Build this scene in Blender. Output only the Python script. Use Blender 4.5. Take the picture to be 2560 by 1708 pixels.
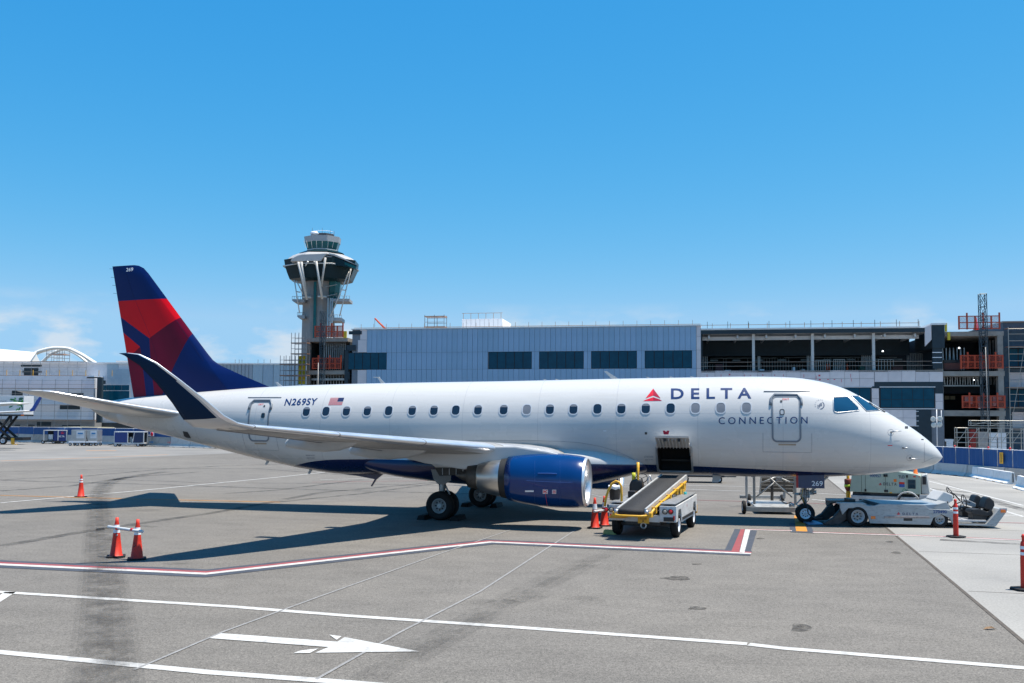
import bpy, bmesh, math, random
from mathutils import Vector, Matrix
from mathutils.bvhtree import BVHTree
random.seed(7)
for o in list(bpy.data.objects): bpy.data.objects.remove(o)
scene = bpy.context.scene
COL = scene.collection
rad = math.radians
# ---------------------------------------------------------------- camera
FPX, CAMH, PIT, ROLL, SY = 2366.0, 3.33, rad(3.07), rad(0.287), 926.0
_R = Vector((1, 0, 0)); FW = Vector((0, math.cos(PIT), math.sin(PIT))); _U = Vector((0, -math.sin(PIT), math.cos(PIT)))
RT = _R*math.cos(ROLL) + _U*math.sin(ROLL); UP = _U*math.cos(ROLL) - _R*math.sin(ROLL)
CAM = Vector((0, 0, CAMH))
cd = bpy.data.cameras.new('camera'); cam = bpy.data.objects.new('camera', cd); COL.objects.link(cam)
cd.sensor_width = 36; cd.lens = FPX/2560*36; cd.shift_y = (SY-854)/2560; cd.clip_start = 0.1; cd.clip_end = 6000
m = Matrix.Identity(4)
for i in range(3): m[i][0] = RT[i]; m[i][1] = UP[i]; m[i][2] = -FW[i]; m[i][3] = CAM[i]
cam.matrix_world = m; scene.camera = cam
# ---------------------------------------------------------------- world and sun
SUN = Vector((0.31, -0.03, 1.0)).normalized()
w = bpy.data.worlds.new('World'); scene.world = w; w.use_nodes = True
nt = w.node_tree; nt.nodes.clear(); N_ = nt.nodes.new; LK = nt.links.new
sky = N_('ShaderNodeTexSky'); sky.sky_type = 'NISHITA'; sky.sun_disc = False
sky.sun_elevation = math.asin(SUN.z); sky.sun_rotation = math.atan2(SUN.x, SUN.y)
sky.altitude = 0; sky.air_density = 1.0; sky.dust_density = 0.0; sky.ozone_density = 1.0
# deep polarised blue of the photograph: per-channel contrast of the physical sky
SKS = 0.085
sp_ = N_('ShaderNodeSeparateColor'); LK(sky.outputs[0], sp_.inputs[0]); cb_ = N_('ShaderNodeCombineColor')
for ch, g_, a_ in ((0, 1.92, 2.53), (1, 0.671, 1.006), (2, 0.30, 1.07)):
    m1 = N_('ShaderNodeMath'); m1.operation = 'MULTIPLY'; LK(sp_.outputs[ch], m1.inputs[0]); m1.inputs[1].default_value = SKS
    m2 = N_('ShaderNodeMath'); m2.operation = 'POWER'; LK(m1.outputs[0], m2.inputs[0]); m2.inputs[1].default_value = g_
    m3 = N_('ShaderNodeMath'); m3.operation = 'MULTIPLY'; LK(m2.outputs[0], m3.inputs[0]); m3.inputs[1].default_value = a_/SKS; m4 = N_('ShaderNodeMath'); m4.operation = 'MINIMUM'; LK(m3.outputs[0], m4.inputs[0]); m4.inputs[1].default_value = (0.34, 0.62, 0.93)[ch]/SKS; LK(m4.outputs[0], cb_.inputs[ch])
tc = N_('ShaderNodeTexCoord'); mp = N_('ShaderNodeMapping'); mp.inputs['Scale'].default_value = (1, 1, 2.6); mp.inputs['Location'].default_value = (3.3, 0.2, 0.9)
LK(tc.outputs['Generated'], mp.inputs['Vector'])
nz = N_('ShaderNodeTexNoise'); nz.inputs['Scale'].default_value = 9.0; nz.inputs['Detail'].default_value = 7; nz.inputs['Roughness'].default_value = 0.55
LK(mp.outputs[0], nz.inputs['Vector'])
cr = N_('ShaderNodeMapRange'); cr.inputs['From Min'].default_value = 0.485; cr.inputs['From Max'].default_value = 0.60; LK(nz.outputs['Fac'], cr.inputs['Value'])
sx = N_('ShaderNodeSeparateXYZ'); LK(tc.outputs['Generated'], sx.inputs[0])
el = N_('ShaderNodeMapRange'); el.inputs['From Min'].default_value = 0.125; el.inputs['From Max'].default_value = 0.085; LK(sx.outputs['Z'], el.inputs['Value'])
mu = N_('ShaderNodeMath'); mu.operation = 'MULTIPLY'; LK(cr.outputs[0], mu.inputs[0]); LK(el.outputs[0], mu.inputs[1])
mu2 = N_('ShaderNodeMath'); mu2.operation = 'MULTIPLY'; LK(mu.outputs[0], mu2.inputs[0]); mu2.inputs[1].default_value = 0.85
mx = N_('ShaderNodeMix'); mx.data_type = 'RGBA'; LK(mu2.outputs[0], mx.inputs['Factor']); LK(cb_.outputs[0], mx.inputs['A']); mx.inputs['B'].default_value = (7.8, 9.0, 10.2, 1)
bg = N_('ShaderNodeBackground'); bg.inputs['Strength'].default_value = 0.05; LK(mx.outputs['Result'], bg.inputs['Color'])
wo = N_('ShaderNodeOutputWorld'); LK(bg.outputs[0], wo.inputs['Surface'])
sl = bpy.data.lights.new('sun', 'SUN'); sl.energy = 4.8; sl.angle = rad(0.53); sl.color = (1.0, 0.93, 0.82)
so = bpy.data.objects.new('sun', sl); COL.objects.link(so); so.rotation_euler = SUN.to_track_quat('Z', 'Y').to_euler(); so.location = (20, -20, 60)
vs = scene.view_settings; vs.view_transform = 'Standard'; vs.look = 'None'; vs.gamma = 1.0; vs.exposure = 0.766; vs.use_curve_mapping = False
# ---------------------------------------------------------------- pixel helpers (photo pixels 2560 x 1708)
def ray(u, v): return FW + RT*((u-1280)/FPX) - UP*((v-SY)/FPX)
def gz(u, v, z=0.0):
    d = ray(u, v); t = (z-CAMH)/d.z; p = CAM + d*t; return Vector((p.x, p.y, z))
def aty(u, v, Y): d = ray(u, v); return CAM + d*(Y/d.y)
class Frame:
    """local frame: x along e, y along n (away from camera), z up"""
    def __init__(s, x, y, ang): s.o = Vector((x, y, 0)); s.a = ang; s.e = Vector((math.cos(ang), math.sin(ang), 0)); s.n = Vector((-math.sin(ang), math.cos(ang), 0))
    def px(s, u, v, d=0.0):
        r = ray(u, v); t = ((s.o + s.n*d - CAM).dot(s.n))/r.dot(s.n); p = CAM + r*t - s.o; return (p.dot(s.e), p.z)
    def loc(s, p): q = Vector(p) - s.o; return Vector((q.dot(s.e), q.dot(s.n), q.z))
# ---------------------------------------------------------------- materials
def lin(c): c /= 255.0; return c/12.92 if c <= 0.04045 else ((c+0.055)/1.055)**2.4
def S(r, g, b): return (lin(r), lin(g), lin(b))
MATS = {}
def mat(name, col, rough=0.5, metal=0.0, var=0.08, scale=3.0, bump=0.0, bscale=60.0, coat=0.0, spec=0.5, dirt=None, dirt_amt=0.0, trans=0.0, emit=None, alpha=1.0, stretch=(1, 1, 1), rvar=0.08):
    if name in MATS: return MATS[name]
    M = bpy.data.materials.new(name); M.use_nodes = True; n = M.node_tree; n.nodes.clear(); A = n.nodes.new; K = n.links.new
    b = A('ShaderNodeBsdfPrincipled'); o = A('ShaderNodeOutputMaterial'); K(b.outputs[0], o.inputs[0])
    t = A('ShaderNodeTexCoord'); mpp = A('ShaderNodeMapping'); mpp.inputs['Scale'].default_value = stretch; K(t.outputs['Object'], mpp.inputs[0])
    nn = A('ShaderNodeTexNoise'); nn.inputs['Scale'].default_value = scale; nn.inputs['Detail'].default_value = 6; K(mpp.outputs[0], nn.inputs['Vector'])
    r = A('ShaderNodeMapRange'); r.inputs['From Min'].default_value = 0.3; r.inputs['From Max'].default_value = 0.7; r.inputs['To Min'].default_value = 1-var; r.inputs['To Max'].default_value = 1+var; K(nn.outputs['Fac'], r.inputs['Value'])
    mxx = A('ShaderNodeVectorMath'); mxx.operation = 'SCALE'; mxx.inputs[0].default_value = col[:3]; K(r.outputs[0], mxx.inputs['Scale'])
    last = mxx.outputs[0]
    if dirt is not None:
        n2 = A('ShaderNodeTexNoise'); n2.inputs['Scale'].default_value = scale*1.7; n2.inputs['Detail'].default_value = 9; n2.inputs['Roughness'].default_value = 0.7; K(mpp.outputs[0], n2.inputs['Vector'])
        r2 = A('ShaderNodeMapRange'); r2.inputs['From Min'].default_value = 0.5; r2.inputs['From Max'].default_value = 0.72; r2.inputs['To Max'].default_value = dirt_amt; K(n2.outputs['Fac'], r2.inputs['Value'])
        m2 = A('ShaderNodeMix'); m2.data_type = 'RGBA'; K(r2.outputs[0], m2.inputs['Factor']); K(last, m2.inputs['A']); m2.inputs['B'].default_value = (*dirt[:3], 1); last = m2.outputs['Result']
    K(last, b.inputs['Base Color'])
    r3 = A('ShaderNodeMapRange'); r3.inputs['To Min'].default_value = max(0.02, rough-rvar); r3.inputs['To Max'].default_value = min(1, rough+rvar); K(nn.outputs['Fac'], r3.inputs['Value']); K(r3.outputs[0], b.inputs['Roughness'])
    b.inputs['Metallic'].default_value = metal; b.inputs['Specular IOR Level'].default_value = spec
    if coat: b.inputs['Coat Weight'].default_value = coat; b.inputs['Coat Roughness'].default_value = 0.06
    if trans: b.inputs['Transmission Weight'].default_value = trans
    if alpha < 1: b.inputs['Alpha'].default_value = alpha
    if emit: b.inputs['Emission Color'].default_value = (*emit[:3], 1); b.inputs['Emission Strength'].default_value = emit[3]
    if bump:
        n3 = A('ShaderNodeTexNoise'); n3.inputs['Scale'].default_value = bscale; n3.inputs['Detail'].default_value = 4; K(mpp.outputs[0], n3.inputs['Vector'])
        bp = A('ShaderNodeBump'); bp.inputs['Strength'].default_value = bump; bp.inputs['Distance'].default_value = 0.02; K(n3.outputs['Fac'], bp.inputs['Height']); K(bp.outputs[0], b.inputs['Normal'])
    MATS[name] = M; return M
def paint(name, col, rough=0.35, **k): return mat(name, col, rough, dirt=k.pop('dirt', (0.12, 0.1, 0.08)), dirt_amt=k.pop('dirt_amt', 0.25), **k)
WHITE = lambda: paint('white_vehicle_paint', (0.56, 0.56, 0.555), 0.42, scale=2.2, dirt_amt=0.4, stretch=(1, 1, 2.5))
YEL = lambda: paint('yellow_paint', (0.68, 0.36, 0.02), 0.42, scale=5, dirt_amt=0.35)
RUB = lambda: mat('rubber', (0.012, 0.012, 0.013), 0.75, var=0.3, scale=8, bump=0.15, spec=0.3)
BLK = lambda: mat('black_plastic', (0.014, 0.014, 0.016), 0.5, var=0.2, scale=6)
STEEL = lambda: mat('bare_steel', (0.42, 0.43, 0.44), 0.38, 0.9, var=0.15, scale=8)
DKST = lambda: mat('dark_steel', (0.05, 0.052, 0.055), 0.5, 0.7, var=0.25, scale=7)
GREY = lambda: mat('grey_paint', (0.33, 0.34, 0.35), 0.5, var=0.1, scale=4)
ORG = lambda: paint('cone_orange', (0.58, 0.022, 0.004), 0.55, scale=9, dirt=(0.1, 0.02, 0.015), dirt_amt=0.5)
REFL = lambda: mat('reflective_white', (0.72, 0.74, 0.78), 0.4, var=0.06, scale=10)
REDL = lambda: mat('red_lens', (0.6, 0.012, 0.012), 0.2, var=0.1, scale=9, coat=0.5)
AMB = lambda: mat('amber_lens', (0.75, 0.16, 0.01), 0.2, var=0.1, scale=9, coat=0.5)
NAVYP = lambda: mat('navy_print', (0.006, 0.028, 0.115), 0.3, var=0.05)
REDP = lambda: mat('red_print', (0.62, 0.01, 0.03), 0.3, var=0.05)
DRED = lambda: mat('dark_red_print', (0.34, 0.006, 0.03), 0.3, var=0.05)
def glass(name='tinted_glass', col=(0.01, 0.03, 0.045), rough=0.06, spec=0.6, coat=0.3): return mat(name, col, rough, 0.0, var=0.15, scale=1.3, spec=spec, coat=coat, rvar=0.03)
# ---------------------------------------------------------------- mesh builder
class MB:
    def __init__(s): s.v = []; s.f = []; s.mi = []; s.sm = []
    def add(s, vs, fs, mi=0, smooth=False):
        b = len(s.v); s.v += [tuple(p) for p in vs]
        for f in fs: s.f.append(tuple(b+i for i in f)); s.mi.append(mi); s.sm.append(smooth)
        return s
    def box(s, x0, x1, y0, y1, z0, z1, mi=0):
        return s.add([(x0, y0, z0), (x1, y0, z0), (x1, y1, z0), (x0, y1, z0), (x0, y0, z1), (x1, y0, z1), (x1, y1, z1), (x0, y1, z1)],
                     [(0, 3, 2, 1), (4, 5, 6, 7), (0, 1, 5, 4), (1, 2, 6, 5), (2, 3, 7, 6), (3, 0, 4, 7)], mi)
    def prism(s, poly, a, b, ax='y', mi=0, smooth=False):
        """poly: 2d points in the plane across axis ax (x: (y,z), y: (x,z), z: (x,y)); extruded a..b"""
        n = len(poly); mk = {'x': lambda p, t: (t, p[0], p[1]), 'y': lambda p, t: (p[0], t, p[1]), 'z': lambda p, t: (p[0], p[1], t)}[ax]
        vs = [mk(p, a) for p in poly] + [mk(p, b) for p in poly]
        s.add(vs, [tuple(range(n)), tuple(range(2*n-1, n-1, -1))], mi)
        base = len(s.v)-2*n
        for i in range(n):
            j = (i+1) % n; s.f.append((base+i, base+i+n, base+j+n, base+j)); s.mi.append(mi); s.sm.append(smooth)
        return s
    def tube(s, pts, r, n=8, mi=0, closed=False, cap=True):
        pts = [Vector(p) for p in pts]; k = len(pts); rs = r if isinstance(r, (list, tuple)) else [r]*k
        rings = []; ref = None
        for i in range(k):
            if closed: d = pts[(i+1) % k]-pts[i-1]
            else: d = pts[min(i+1, k-1)]-pts[max(i-1, 0)]
            d = d.normalized() if d.length > 1e-9 else Vector((0, 0, 1))
            if ref is None: ref = Vector((0, 0, 1)) if abs(d.z) < 0.9 else Vector((1, 0, 0))
            u = (ref - d*ref.dot(d))
            if u.length < 1e-6: u = Vector((0, 1, 0))
            u.normalize(); ww = d.cross(u); ref = u
            rings.append([pts[i] + (u*math.cos(2*math.pi*j/n) + ww*math.sin(2*math.pi*j/n))*rs[i] for j in range(n)])
        vs = [p for rr in rings for p in rr]; fs = []
        for i in range(k if closed else k-1):
            a = i*n; b = ((i+1) % k)*n
            for j in range(n): fs.append((a+j, a+(j+1) % n, b+(j+1) % n, b+j))
        s.add(vs, fs, mi, n > 5)
        if cap and not closed: 
            b0 = len(s.v)-len(vs); s.f.append(tuple(b0+j for j in range(n-1, -1, -1))); s.f.append(tuple(b0+(k-1)*n+j for j in range(n))); s.mi += [mi, mi]; s.sm += [False, False]
        return s
    def lathe(s, prof, n=24, c=(0, 0, 0), ax='z', mi=0, smooth=True, mis=None):
        """prof: (radius, height) list along the axis"""
        mk = {'z': lambda r, h, a: (c[0]+r*math.cos(a), c[1]+r*math.sin(a), c[2]+h), 'y': lambda r, h, a: (c[0]+r*math.cos(a), c[1]+h, c[2]+r*math.sin(a)), 'x': lambda r, h, a: (c[0]+h, c[1]+r*math.cos(a), c[2]+r*math.sin(a))}[ax]
        vs = []; fs = []; k = len(prof)
        for r, h in prof:
            for j in range(n): vs.append(mk(max(r, 1e-4), h, 2*math.pi*j/n))
        for i in range(k-1):
            b = len(fs)
            for j in range(n): fs.append((i*n+j, i*n+(j+1) % n, (i+1)*n+(j+1) % n, (i+1)*n+j))
        if mis is None: s.add(vs, fs, mi, smooth)
        else:
            base = len(s.v); s.v += vs
            for i in range(k-1):
                for f in fs[i*n:(i+1)*n]: s.f.append(tuple(base+q for q in f)); s.mi.append(mis[i]); s.sm.append(smooth)
        return s
    def loft(s, rings, mi=0, closed=True, cap=True, smooth=True):
        n = len(rings[0]); vs = [p for r in rings for p in r]; fs = []
        for i in range(len(rings)-1):
            for j in range(n if closed else n-1): fs.append((i*n+j, i*n+(j+1) % n, (i+1)*n+(j+1) % n, (i+1)*n+j))
        s.add(vs, fs, mi, smooth)
        if cap: 
            b0 = len(s.v)-len(vs); s.f.append(tuple(b0+j for j in range(n-1, -1, -1))); s.f.append(tuple(b0+(len(rings)-1)*n+j for j in range(n))); s.mi += [mi, mi]; s.sm += [False, False]
        return s
    def tf(s, fn): s.v = [tuple(fn(Vector(p))) for p in s.v]; return s
    def mesh(s, name, mats, bev=0.0, fix=True):
        me = bpy.data.meshes.new(name); me.from_pydata(s.v, [], s.f); me.update()
        for mm in (mats if isinstance(mats, (list, tuple)) else [mats]): me.materials.append(mm)
        me.polygons.foreach_set('material_index', s.mi); me.polygons.foreach_set('use_smooth', s.sm)
        if fix or bev:
            bm = bmesh.new(); bm.from_mesh(me)
            if fix: bmesh.ops.recalc_face_normals(bm, faces=bm.faces)
            if bev:
                ed = [e for e in bm.edges if len(e.link_faces) == 2 and e.calc_face_angle(0) > 0.6]
                bmesh.ops.bevel(bm, geom=ed, offset=bev, segments=2, affect='EDGES', profile=0.6, clamp_overlap=True)
            bm.to_mesh(me); bm.free()
        return me
    def build(s, name, mats, parent=None, bev=0.0, fix=True): return link(name, s.mesh(name, mats, bev, fix), parent)
def link(name, data, parent=None):
    o = bpy.data.objects.new(name, data); COL.objects.link(o)
    if parent is not None: o.parent = parent
    return o
def tag(o, label=None, cat=None, group=None, kind=None):
    if label: o['label'] = label
    if cat: o['category'] = cat
    if group: o['group'] = group
    if kind: o['kind'] = kind
    return o
def thing(name, label, cat, loc=(0, 0, 0), rz=0.0, group=None):
    o = bpy.data.objects.new(name, None); o.empty_display_size = 0.2; COL.objects.link(o); o.location = loc; o.rotation_euler = (0, 0, rz)
    return tag(o, label, cat, group)
def kids(o): return [c for c in bpy.data.objects if c.parent == o]
def copy_tree(o, loc=None, rz=None, label=None, parent=None):
    c = o.copy(); COL.objects.link(c); c.parent = parent
    if loc is not None: c.location = loc
    if rz is not None: c.rotation_euler = (0, 0, rz)
    if label: c['label'] = label
    for ch in kids(o): copy_tree(ch, parent=c)
    return c
def text2d(txt, bold=0.0, space=1.0, shear=0.0):
    """glyph outlines as triangles, scaled into the unit box"""
    cu = bpy.data.curves.new('txt', 'FONT'); cu.body = txt; cu.offset = bold; cu.space_character = space; cu.shear = shear; cu.resolution_u = 4; cu.fill_mode = 'FRONT'
    o = bpy.data.objects.new('txt', cu); COL.objects.link(o)
    me = bpy.data.meshes.new_from_object(o); vs = [v.co.copy() for v in me.vertices]; fs = [tuple(p.vertices) for p in me.polygons]
    bpy.data.objects.remove(o); bpy.data.curves.remove(cu); bpy.data.meshes.remove(me)
    x0 = min(v.x for v in vs); x1 = max(v.x for v in vs); y0 = min(v.y for v in vs); y1 = max(v.y for v in vs)
    return [((v.x-x0)/(x1-x0), (v.y-y0)/(y1-y0)) for v in vs], fs
def text_on(name, txt, fn, m_, parent, asp=5.0, **k):
    """one object per glyph, triangles refined so that they follow a curved surface"""
    vs, fs = text2d(txt, **k); asp = max(1.0, len(txt)*0.8); out = []; tris = []
    for f in fs: tris += [(f[0], f[i], f[i+1]) for i in range(1, len(f)-1)]
    par = list(range(len(vs)))
    def find(i):
        while par[i] != i: par[i] = par[par[i]]; i = par[i]
        return i
    for t in tris: par[find(t[0])] = find(t[1]); par[find(t[1])] = find(t[2])
    grp = {}
    for t in tris: grp.setdefault(find(t[0]), []).append(t)
    for ts in sorted(grp.values(), key=lambda q: min(vs[i][0] for t in q for i in t)):
        st = [tuple(vs[i] for i in t) for t in ts]; res = []
        while st:
            t = st.pop(); L = [math.hypot((t[i][0]-t[(i+1) % 3][0])*asp, t[i][1]-t[(i+1) % 3][1]) for i in range(3)]; i = L.index(max(L))
            if L[i] > 0.3: p, q, r = t[i], t[(i+1) % 3], t[(i+2) % 3]; mid = ((p[0]+q[0])/2, (p[1]+q[1])/2); st += [(p, mid, r), (mid, q, r)]
            else: res.append(t)
        ix = {}; V = []; F = []
        for t in res:
            f = []
            for p in t:
                kk = (round(p[0], 5), round(p[1], 5))
                if kk not in ix: ix[kk] = len(V); V.append(fn(*p))
                f.append(ix[kk])
            if len(set(f)) == 3: F.append(tuple(f))
        if all(v is not None for v in V): out.append(MB().add(V, F).build(name, m_, parent, fix=False))
    return out
def wheel_obj(parent, c, r, w_, ax='y', out=-1, rim=0.55, hub=0.2, n=28, rimmat=None):
    h = w_/2; e = min(0.25*r, h*0.8); mb = MB()
    prof = [(r*rim, -h*0.8), (r*0.75, -h), (r-e*0.55, -h), (r-e*0.12, -h+e*0.45), (r, -h*0.35)]
    for k in (-0.2, 0.2): prof += [(r, h*(k-0.05)), (r-0.02*r, h*(k-0.04)), (r-0.02*r, h*(k+0.04)), (r, h*(k+0.05))]
    prof += [(r, h*0.35), (r-e*0.12, h-e*0.45), (r-e*0.55, h), (r*0.75, h), (r*rim, h*0.8)]
    mb.lathe(prof, n, c, ax)
    t = mb.build('wheel', RUB(), parent)
    b = MB(); b.lathe([(0.0, out*h*0.35), (r*hub*0.7, out*h*0.5), (r*hub, out*h*0.45), (r*hub*1.2, out*h*0.2), (r*rim*0.72, out*h*0.35), (r*rim*0.9, out*h*0.85), (r*rim, out*h*0.9), (r*rim*1.02, out*h*0.6)], n, c, ax, 0)
    b.lathe([(0.0, out*h*0.66), (r*hub*0.5, out*h*0.62), (r*hub*0.6, out*h*0.3)], 12, c, ax, 1); b.lathe([(0.0, -out*h*0.3), (r*rim, -out*h*0.5)], n, c, ax, 1)
    for k in range(8):
        a = k*math.pi/4; rr = r*rim*0.55; d = {'y': (rr*math.cos(a), 0, rr*math.sin(a)), 'x': (0, rr*math.cos(a), rr*math.sin(a))}[ax]
        q = (c[0]+d[0], c[1]+d[1], c[2]+d[2]); b.lathe([(0.0, out*h*0.44), (r*rim*0.1, out*h*0.43), (r*rim*0.1, out*h*0.1)], 6, q, ax, 1)
    b.build('rim', [rimmat or REFL(), DKST()], t); return t
# ---------------------------------------------------------------- ground materials
def ground_mat(name, base, dark, agg, bump, slab=None, crack=0.0):
    M = bpy.data.materials.new(name); M.use_nodes = True; n = M.node_tree; n.nodes.clear(); A = n.nodes.new; K = n.links.new
    b = A('ShaderNodeBsdfPrincipled'); o = A('ShaderNodeOutputMaterial'); K(b.outputs[0], o.inputs[0]); t = A('ShaderNodeTexCoord')
    def noise(sc, det=5, ro=0.6, stretch=None, dist=0):
        x = A('ShaderNodeTexNoise'); x.inputs['Scale'].default_value = sc; x.inputs['Detail'].default_value = det; x.inputs['Roughness'].default_value = ro; x.inputs['Distortion'].default_value = dist
        if stretch: mm = A('ShaderNodeMapping'); mm.inputs['Scale'].default_value = stretch[:3]; mm.inputs['Rotation'].default_value = (0, 0, stretch[3]); K(t.outputs['Object'], mm.inputs[0]); K(mm.outputs[0], x.inputs['Vector'])
        else: K(t.outputs['Object'], x.inputs['Vector'])
        return x.outputs['Fac']
    def mr(x, a, bb, c, d): r = A('ShaderNodeMapRange'); r.inputs['From Min'].default_value = a; r.inputs['From Max'].default_value = bb; r.inputs['To Min'].default_value = c; r.inputs['To Max'].default_value = d; K(x, r.inputs['Value']); return r.outputs[0]
    def mix(f, a, bcol):
        m_ = A('ShaderNodeMix'); m_.data_type = 'RGBA'; K(f, m_.inputs['Factor'])
        (K(a, m_.inputs['A']) if not isinstance(a, tuple) else setattr(m_.inputs['A'], 'default_value', (*a, 1)))
        (K(bcol, m_.inputs['B']) if not isinstance(bcol, tuple) else setattr(m_.inputs['B'], 'default_value', (*bcol, 1))); return m_.outputs['Result']
    c = mix(mr(noise(0.12, 6, 0.62), 0.35, 0.68, 0, 1), base, dark)                        # broad patches
    c = mix(mr(noise(0.55, 7, 0.7, (1, 2.6, 1, rad(-12))), 0.56, 0.8, 0, 0.3), c, tuple(0.6*q for q in dark))   # drag smears
    c = mix(mr(noise(2.2, 8, 0.75), 0.64, 0.76, 0, 0.35), c, tuple(0.5*q for q in dark))     # small oil spots
    def gain(c, f, lo, hi):
        v = A('ShaderNodeVectorMath'); v.operation = 'SCALE'; K(c, v.inputs[0]); K(mr(f, 0.34, 0.66, lo, hi), v.inputs['Scale']); return v.outputs[0]
    if agg:
        c = gain(c, noise(0.05, 4, 0.55), 0.9, 1.1); c = gain(c, noise(0.9, 5, 0.6, (1, 1.7, 1, rad(35))), 0.9, 1.1)
        c = gain(c, noise(13, 2, 0.6), 0.83, 1.17); c = gain(c, noise(33, 2, 0.7), 0.7, 1.3); c = mix(mr(noise(52, 1, 0.5), 0.62, 0.7, 0, 0.7), c, tuple(min(1, 1.9*q) for q in base)); c = mix(mr(noise(41, 1, 0.5), 0.63, 0.7, 0, 0.8), c, tuple(0.3*q for q in base))
    else:
        c = mix(mr(noise(9, 6, 0.7, (6, 1, 1, rad(20))), 0.45, 0.75, 0, 0.3), c, tuple(0.75*q for q in base)); c = gain(c, noise(0.2, 4, 0.55), 0.88, 1.1); c = gain(c, noise(24, 2, 0.6), 0.88, 1.12)
    K(c, b.inputs['Base Color']); K(mr(noise(6, 4), 0, 1, 0.78, 0.95), b.inputs['Roughness']); b.inputs['Specular IOR Level'].default_value = 0.25
    bm_ = A('ShaderNodeBump'); bm_.inputs['Strength'].default_value = bump; bm_.inputs['Distance'].default_value = 0.015; K(noise(38 if agg else 22, 4, 0.8), bm_.inputs['Height']); K(bm_.outputs[0], b.inputs['Normal'])
    return M
ASPH = ground_mat('asphalt', (0.158, 0.146, 0.13), (0.132, 0.123, 0.112), True, 0.55)
CONC = ground_mat('apron_concrete', (0.285, 0.275, 0.255), (0.235, 0.23, 0.22), False, 0.15)
CONF = ground_mat('far_concrete', (0.21, 0.202, 0.19), (0.175, 0.17, 0.163), False, 0.1)
def sheet(name, pts, z, m_, parent=None):
    b = MB().add([(p[0], p[1], z) for p in pts], [tuple(range(len(pts)))]); o = b.build(name, m_, parent, fix=False)
    if o.data.polygons[0].normal.z < 0: o.data.flip_normals()
    if parent is None: tag(o, kind='structure')
    return o
sheet('ground', [(-2500, -800), (2500, -800), (2500, 4000), (-2500, 4000)], 0, ASPH)
a, b_ = gz(2063, 1192), gz(2560, 1605); dr = (a-b_).normalized()
p0 = b_-dr*10; p1 = a+dr*55
sheet('concrete_apron', [p0, p0+Vector((60, 0, 0)), (140, 150, 0), (p1.x, p1.y, 0)], 0.004, CONC)
def ribbon(name, pts, wd, z, m_, parent=None, off=0.0):
    """flat painted strip along a polyline of ground points, mitred"""
    P = [Vector((p[0], p[1], 0)) for p in pts]; L = []; Rr = []
    for i, p in enumerate(P):
        d0 = (p-P[i-1]).normalized() if i else (P[1]-p).normalized(); d1 = (P[i+1]-p).normalized() if i < len(P)-1 else d0
        n0 = Vector((-d0.y, d0.x, 0)); n1 = Vector((-d1.y, d1.x, 0)); mm = (n0+n1).normalized(); k = 1/max(0.3, mm.dot(n0))
        L.append(p+mm*k*(off+wd/2)); Rr.append(p+mm*k*(off-wd/2))
    vs = []; fs = []
    for l, r in zip(L, Rr): vs += [(l.x, l.y, z), (r.x, r.y, z)]
    for i in range(len(P)-1): fs.append((2*i, 2*i+1, 2*i+3, 2*i+2))
    o = MB().add(vs, fs).build(name, m_, parent, fix=False)
    if o.data.polygons[0].normal.z < 0: o.data.flip_normals()
    return tag(o, kind='structure') if parent is None else o
# joint between the asphalt and the concrete slabs, slab joints
JM = mat('joint_sealant', (0.075, 0.062, 0.05), 0.9, var=0.3, scale=5)
ribbon('expansion_joint', [p0+(p1-p0)*t/12+Vector((random.uniform(-.02, .02), 0, 0)) for t in range(13)], 0.07, 0.008, JM)
sd = Vector((dr.y, -dr.x, 0))
for k, t in enumerate((4.5, 10.5, 16.5, 22.5, 28.5, 34.5, 40.5)):
    q = b_+dr*t; ribbon('expansion_joint', [q+sd*0.1, q+sd*26], 0.025, 0.007, JM)
for k in (6, 12): ribbon('expansion_joint', [p0+sd*k, p1+sd*k], 0.025, 0.0065, JM)
f0, f1, f2 = gz(0, 1156), gz(255, 1148), gz(500, 1137)
sheet('far_concrete_apron', [(-150, 62, 0), f0, f1, f2, (-14, 118, 0), (10, 190, 0), (-260, 190, 0)], 0.004, CONF)
def wornmat(name, col, wear=0.35, under=(0.12, 0.115, 0.11), sc=3.0):
    return mat(name, col, 0.7, var=0.12, scale=sc, dirt=under, dirt_amt=wear, bump=0.3, bscale=40, spec=0.3)
PW = wornmat('white_road_paint', (0.46, 0.455, 0.44), 0.55); PR = wornmat('red_road_paint', (0.25, 0.055, 0.06), 0.45)
PB = wornmat('slate_road_paint', (0.05, 0.058, 0.076), 0.4); PO = wornmat('orange_road_paint', (0.46, 0.2, 0.03), 0.3); PT = wornmat('faint_white_paint', (0.24, 0.235, 0.23), 0.8, sc=6)
G = lambda *pts: [gz(u, v) for u, v in pts]
def wl(name, pts, wd, z=0.008, m_=PW, off=0): return ribbon(name, G(*pts), wd, z, m_, off=off)
wl('white_lane_line', [(-200, 1468), (0, 1481), (572, 1517), (871, 1540.5), (1280, 1568.5), (1868, 1611)], 0.19)
wl('white_lane_line', [(1872, 1612), (1961, 1622), (2560, 1671), (2700, 1684)], 0.19)
wl('white_lane_line', [(-200, 1614), (0, 1631.5), (523, 1682), (877, 1708), (1500, 1762)], 0.2)
wl('white_lane_line', [(26, 1481), (-60, 1535)], 0.2)
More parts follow.
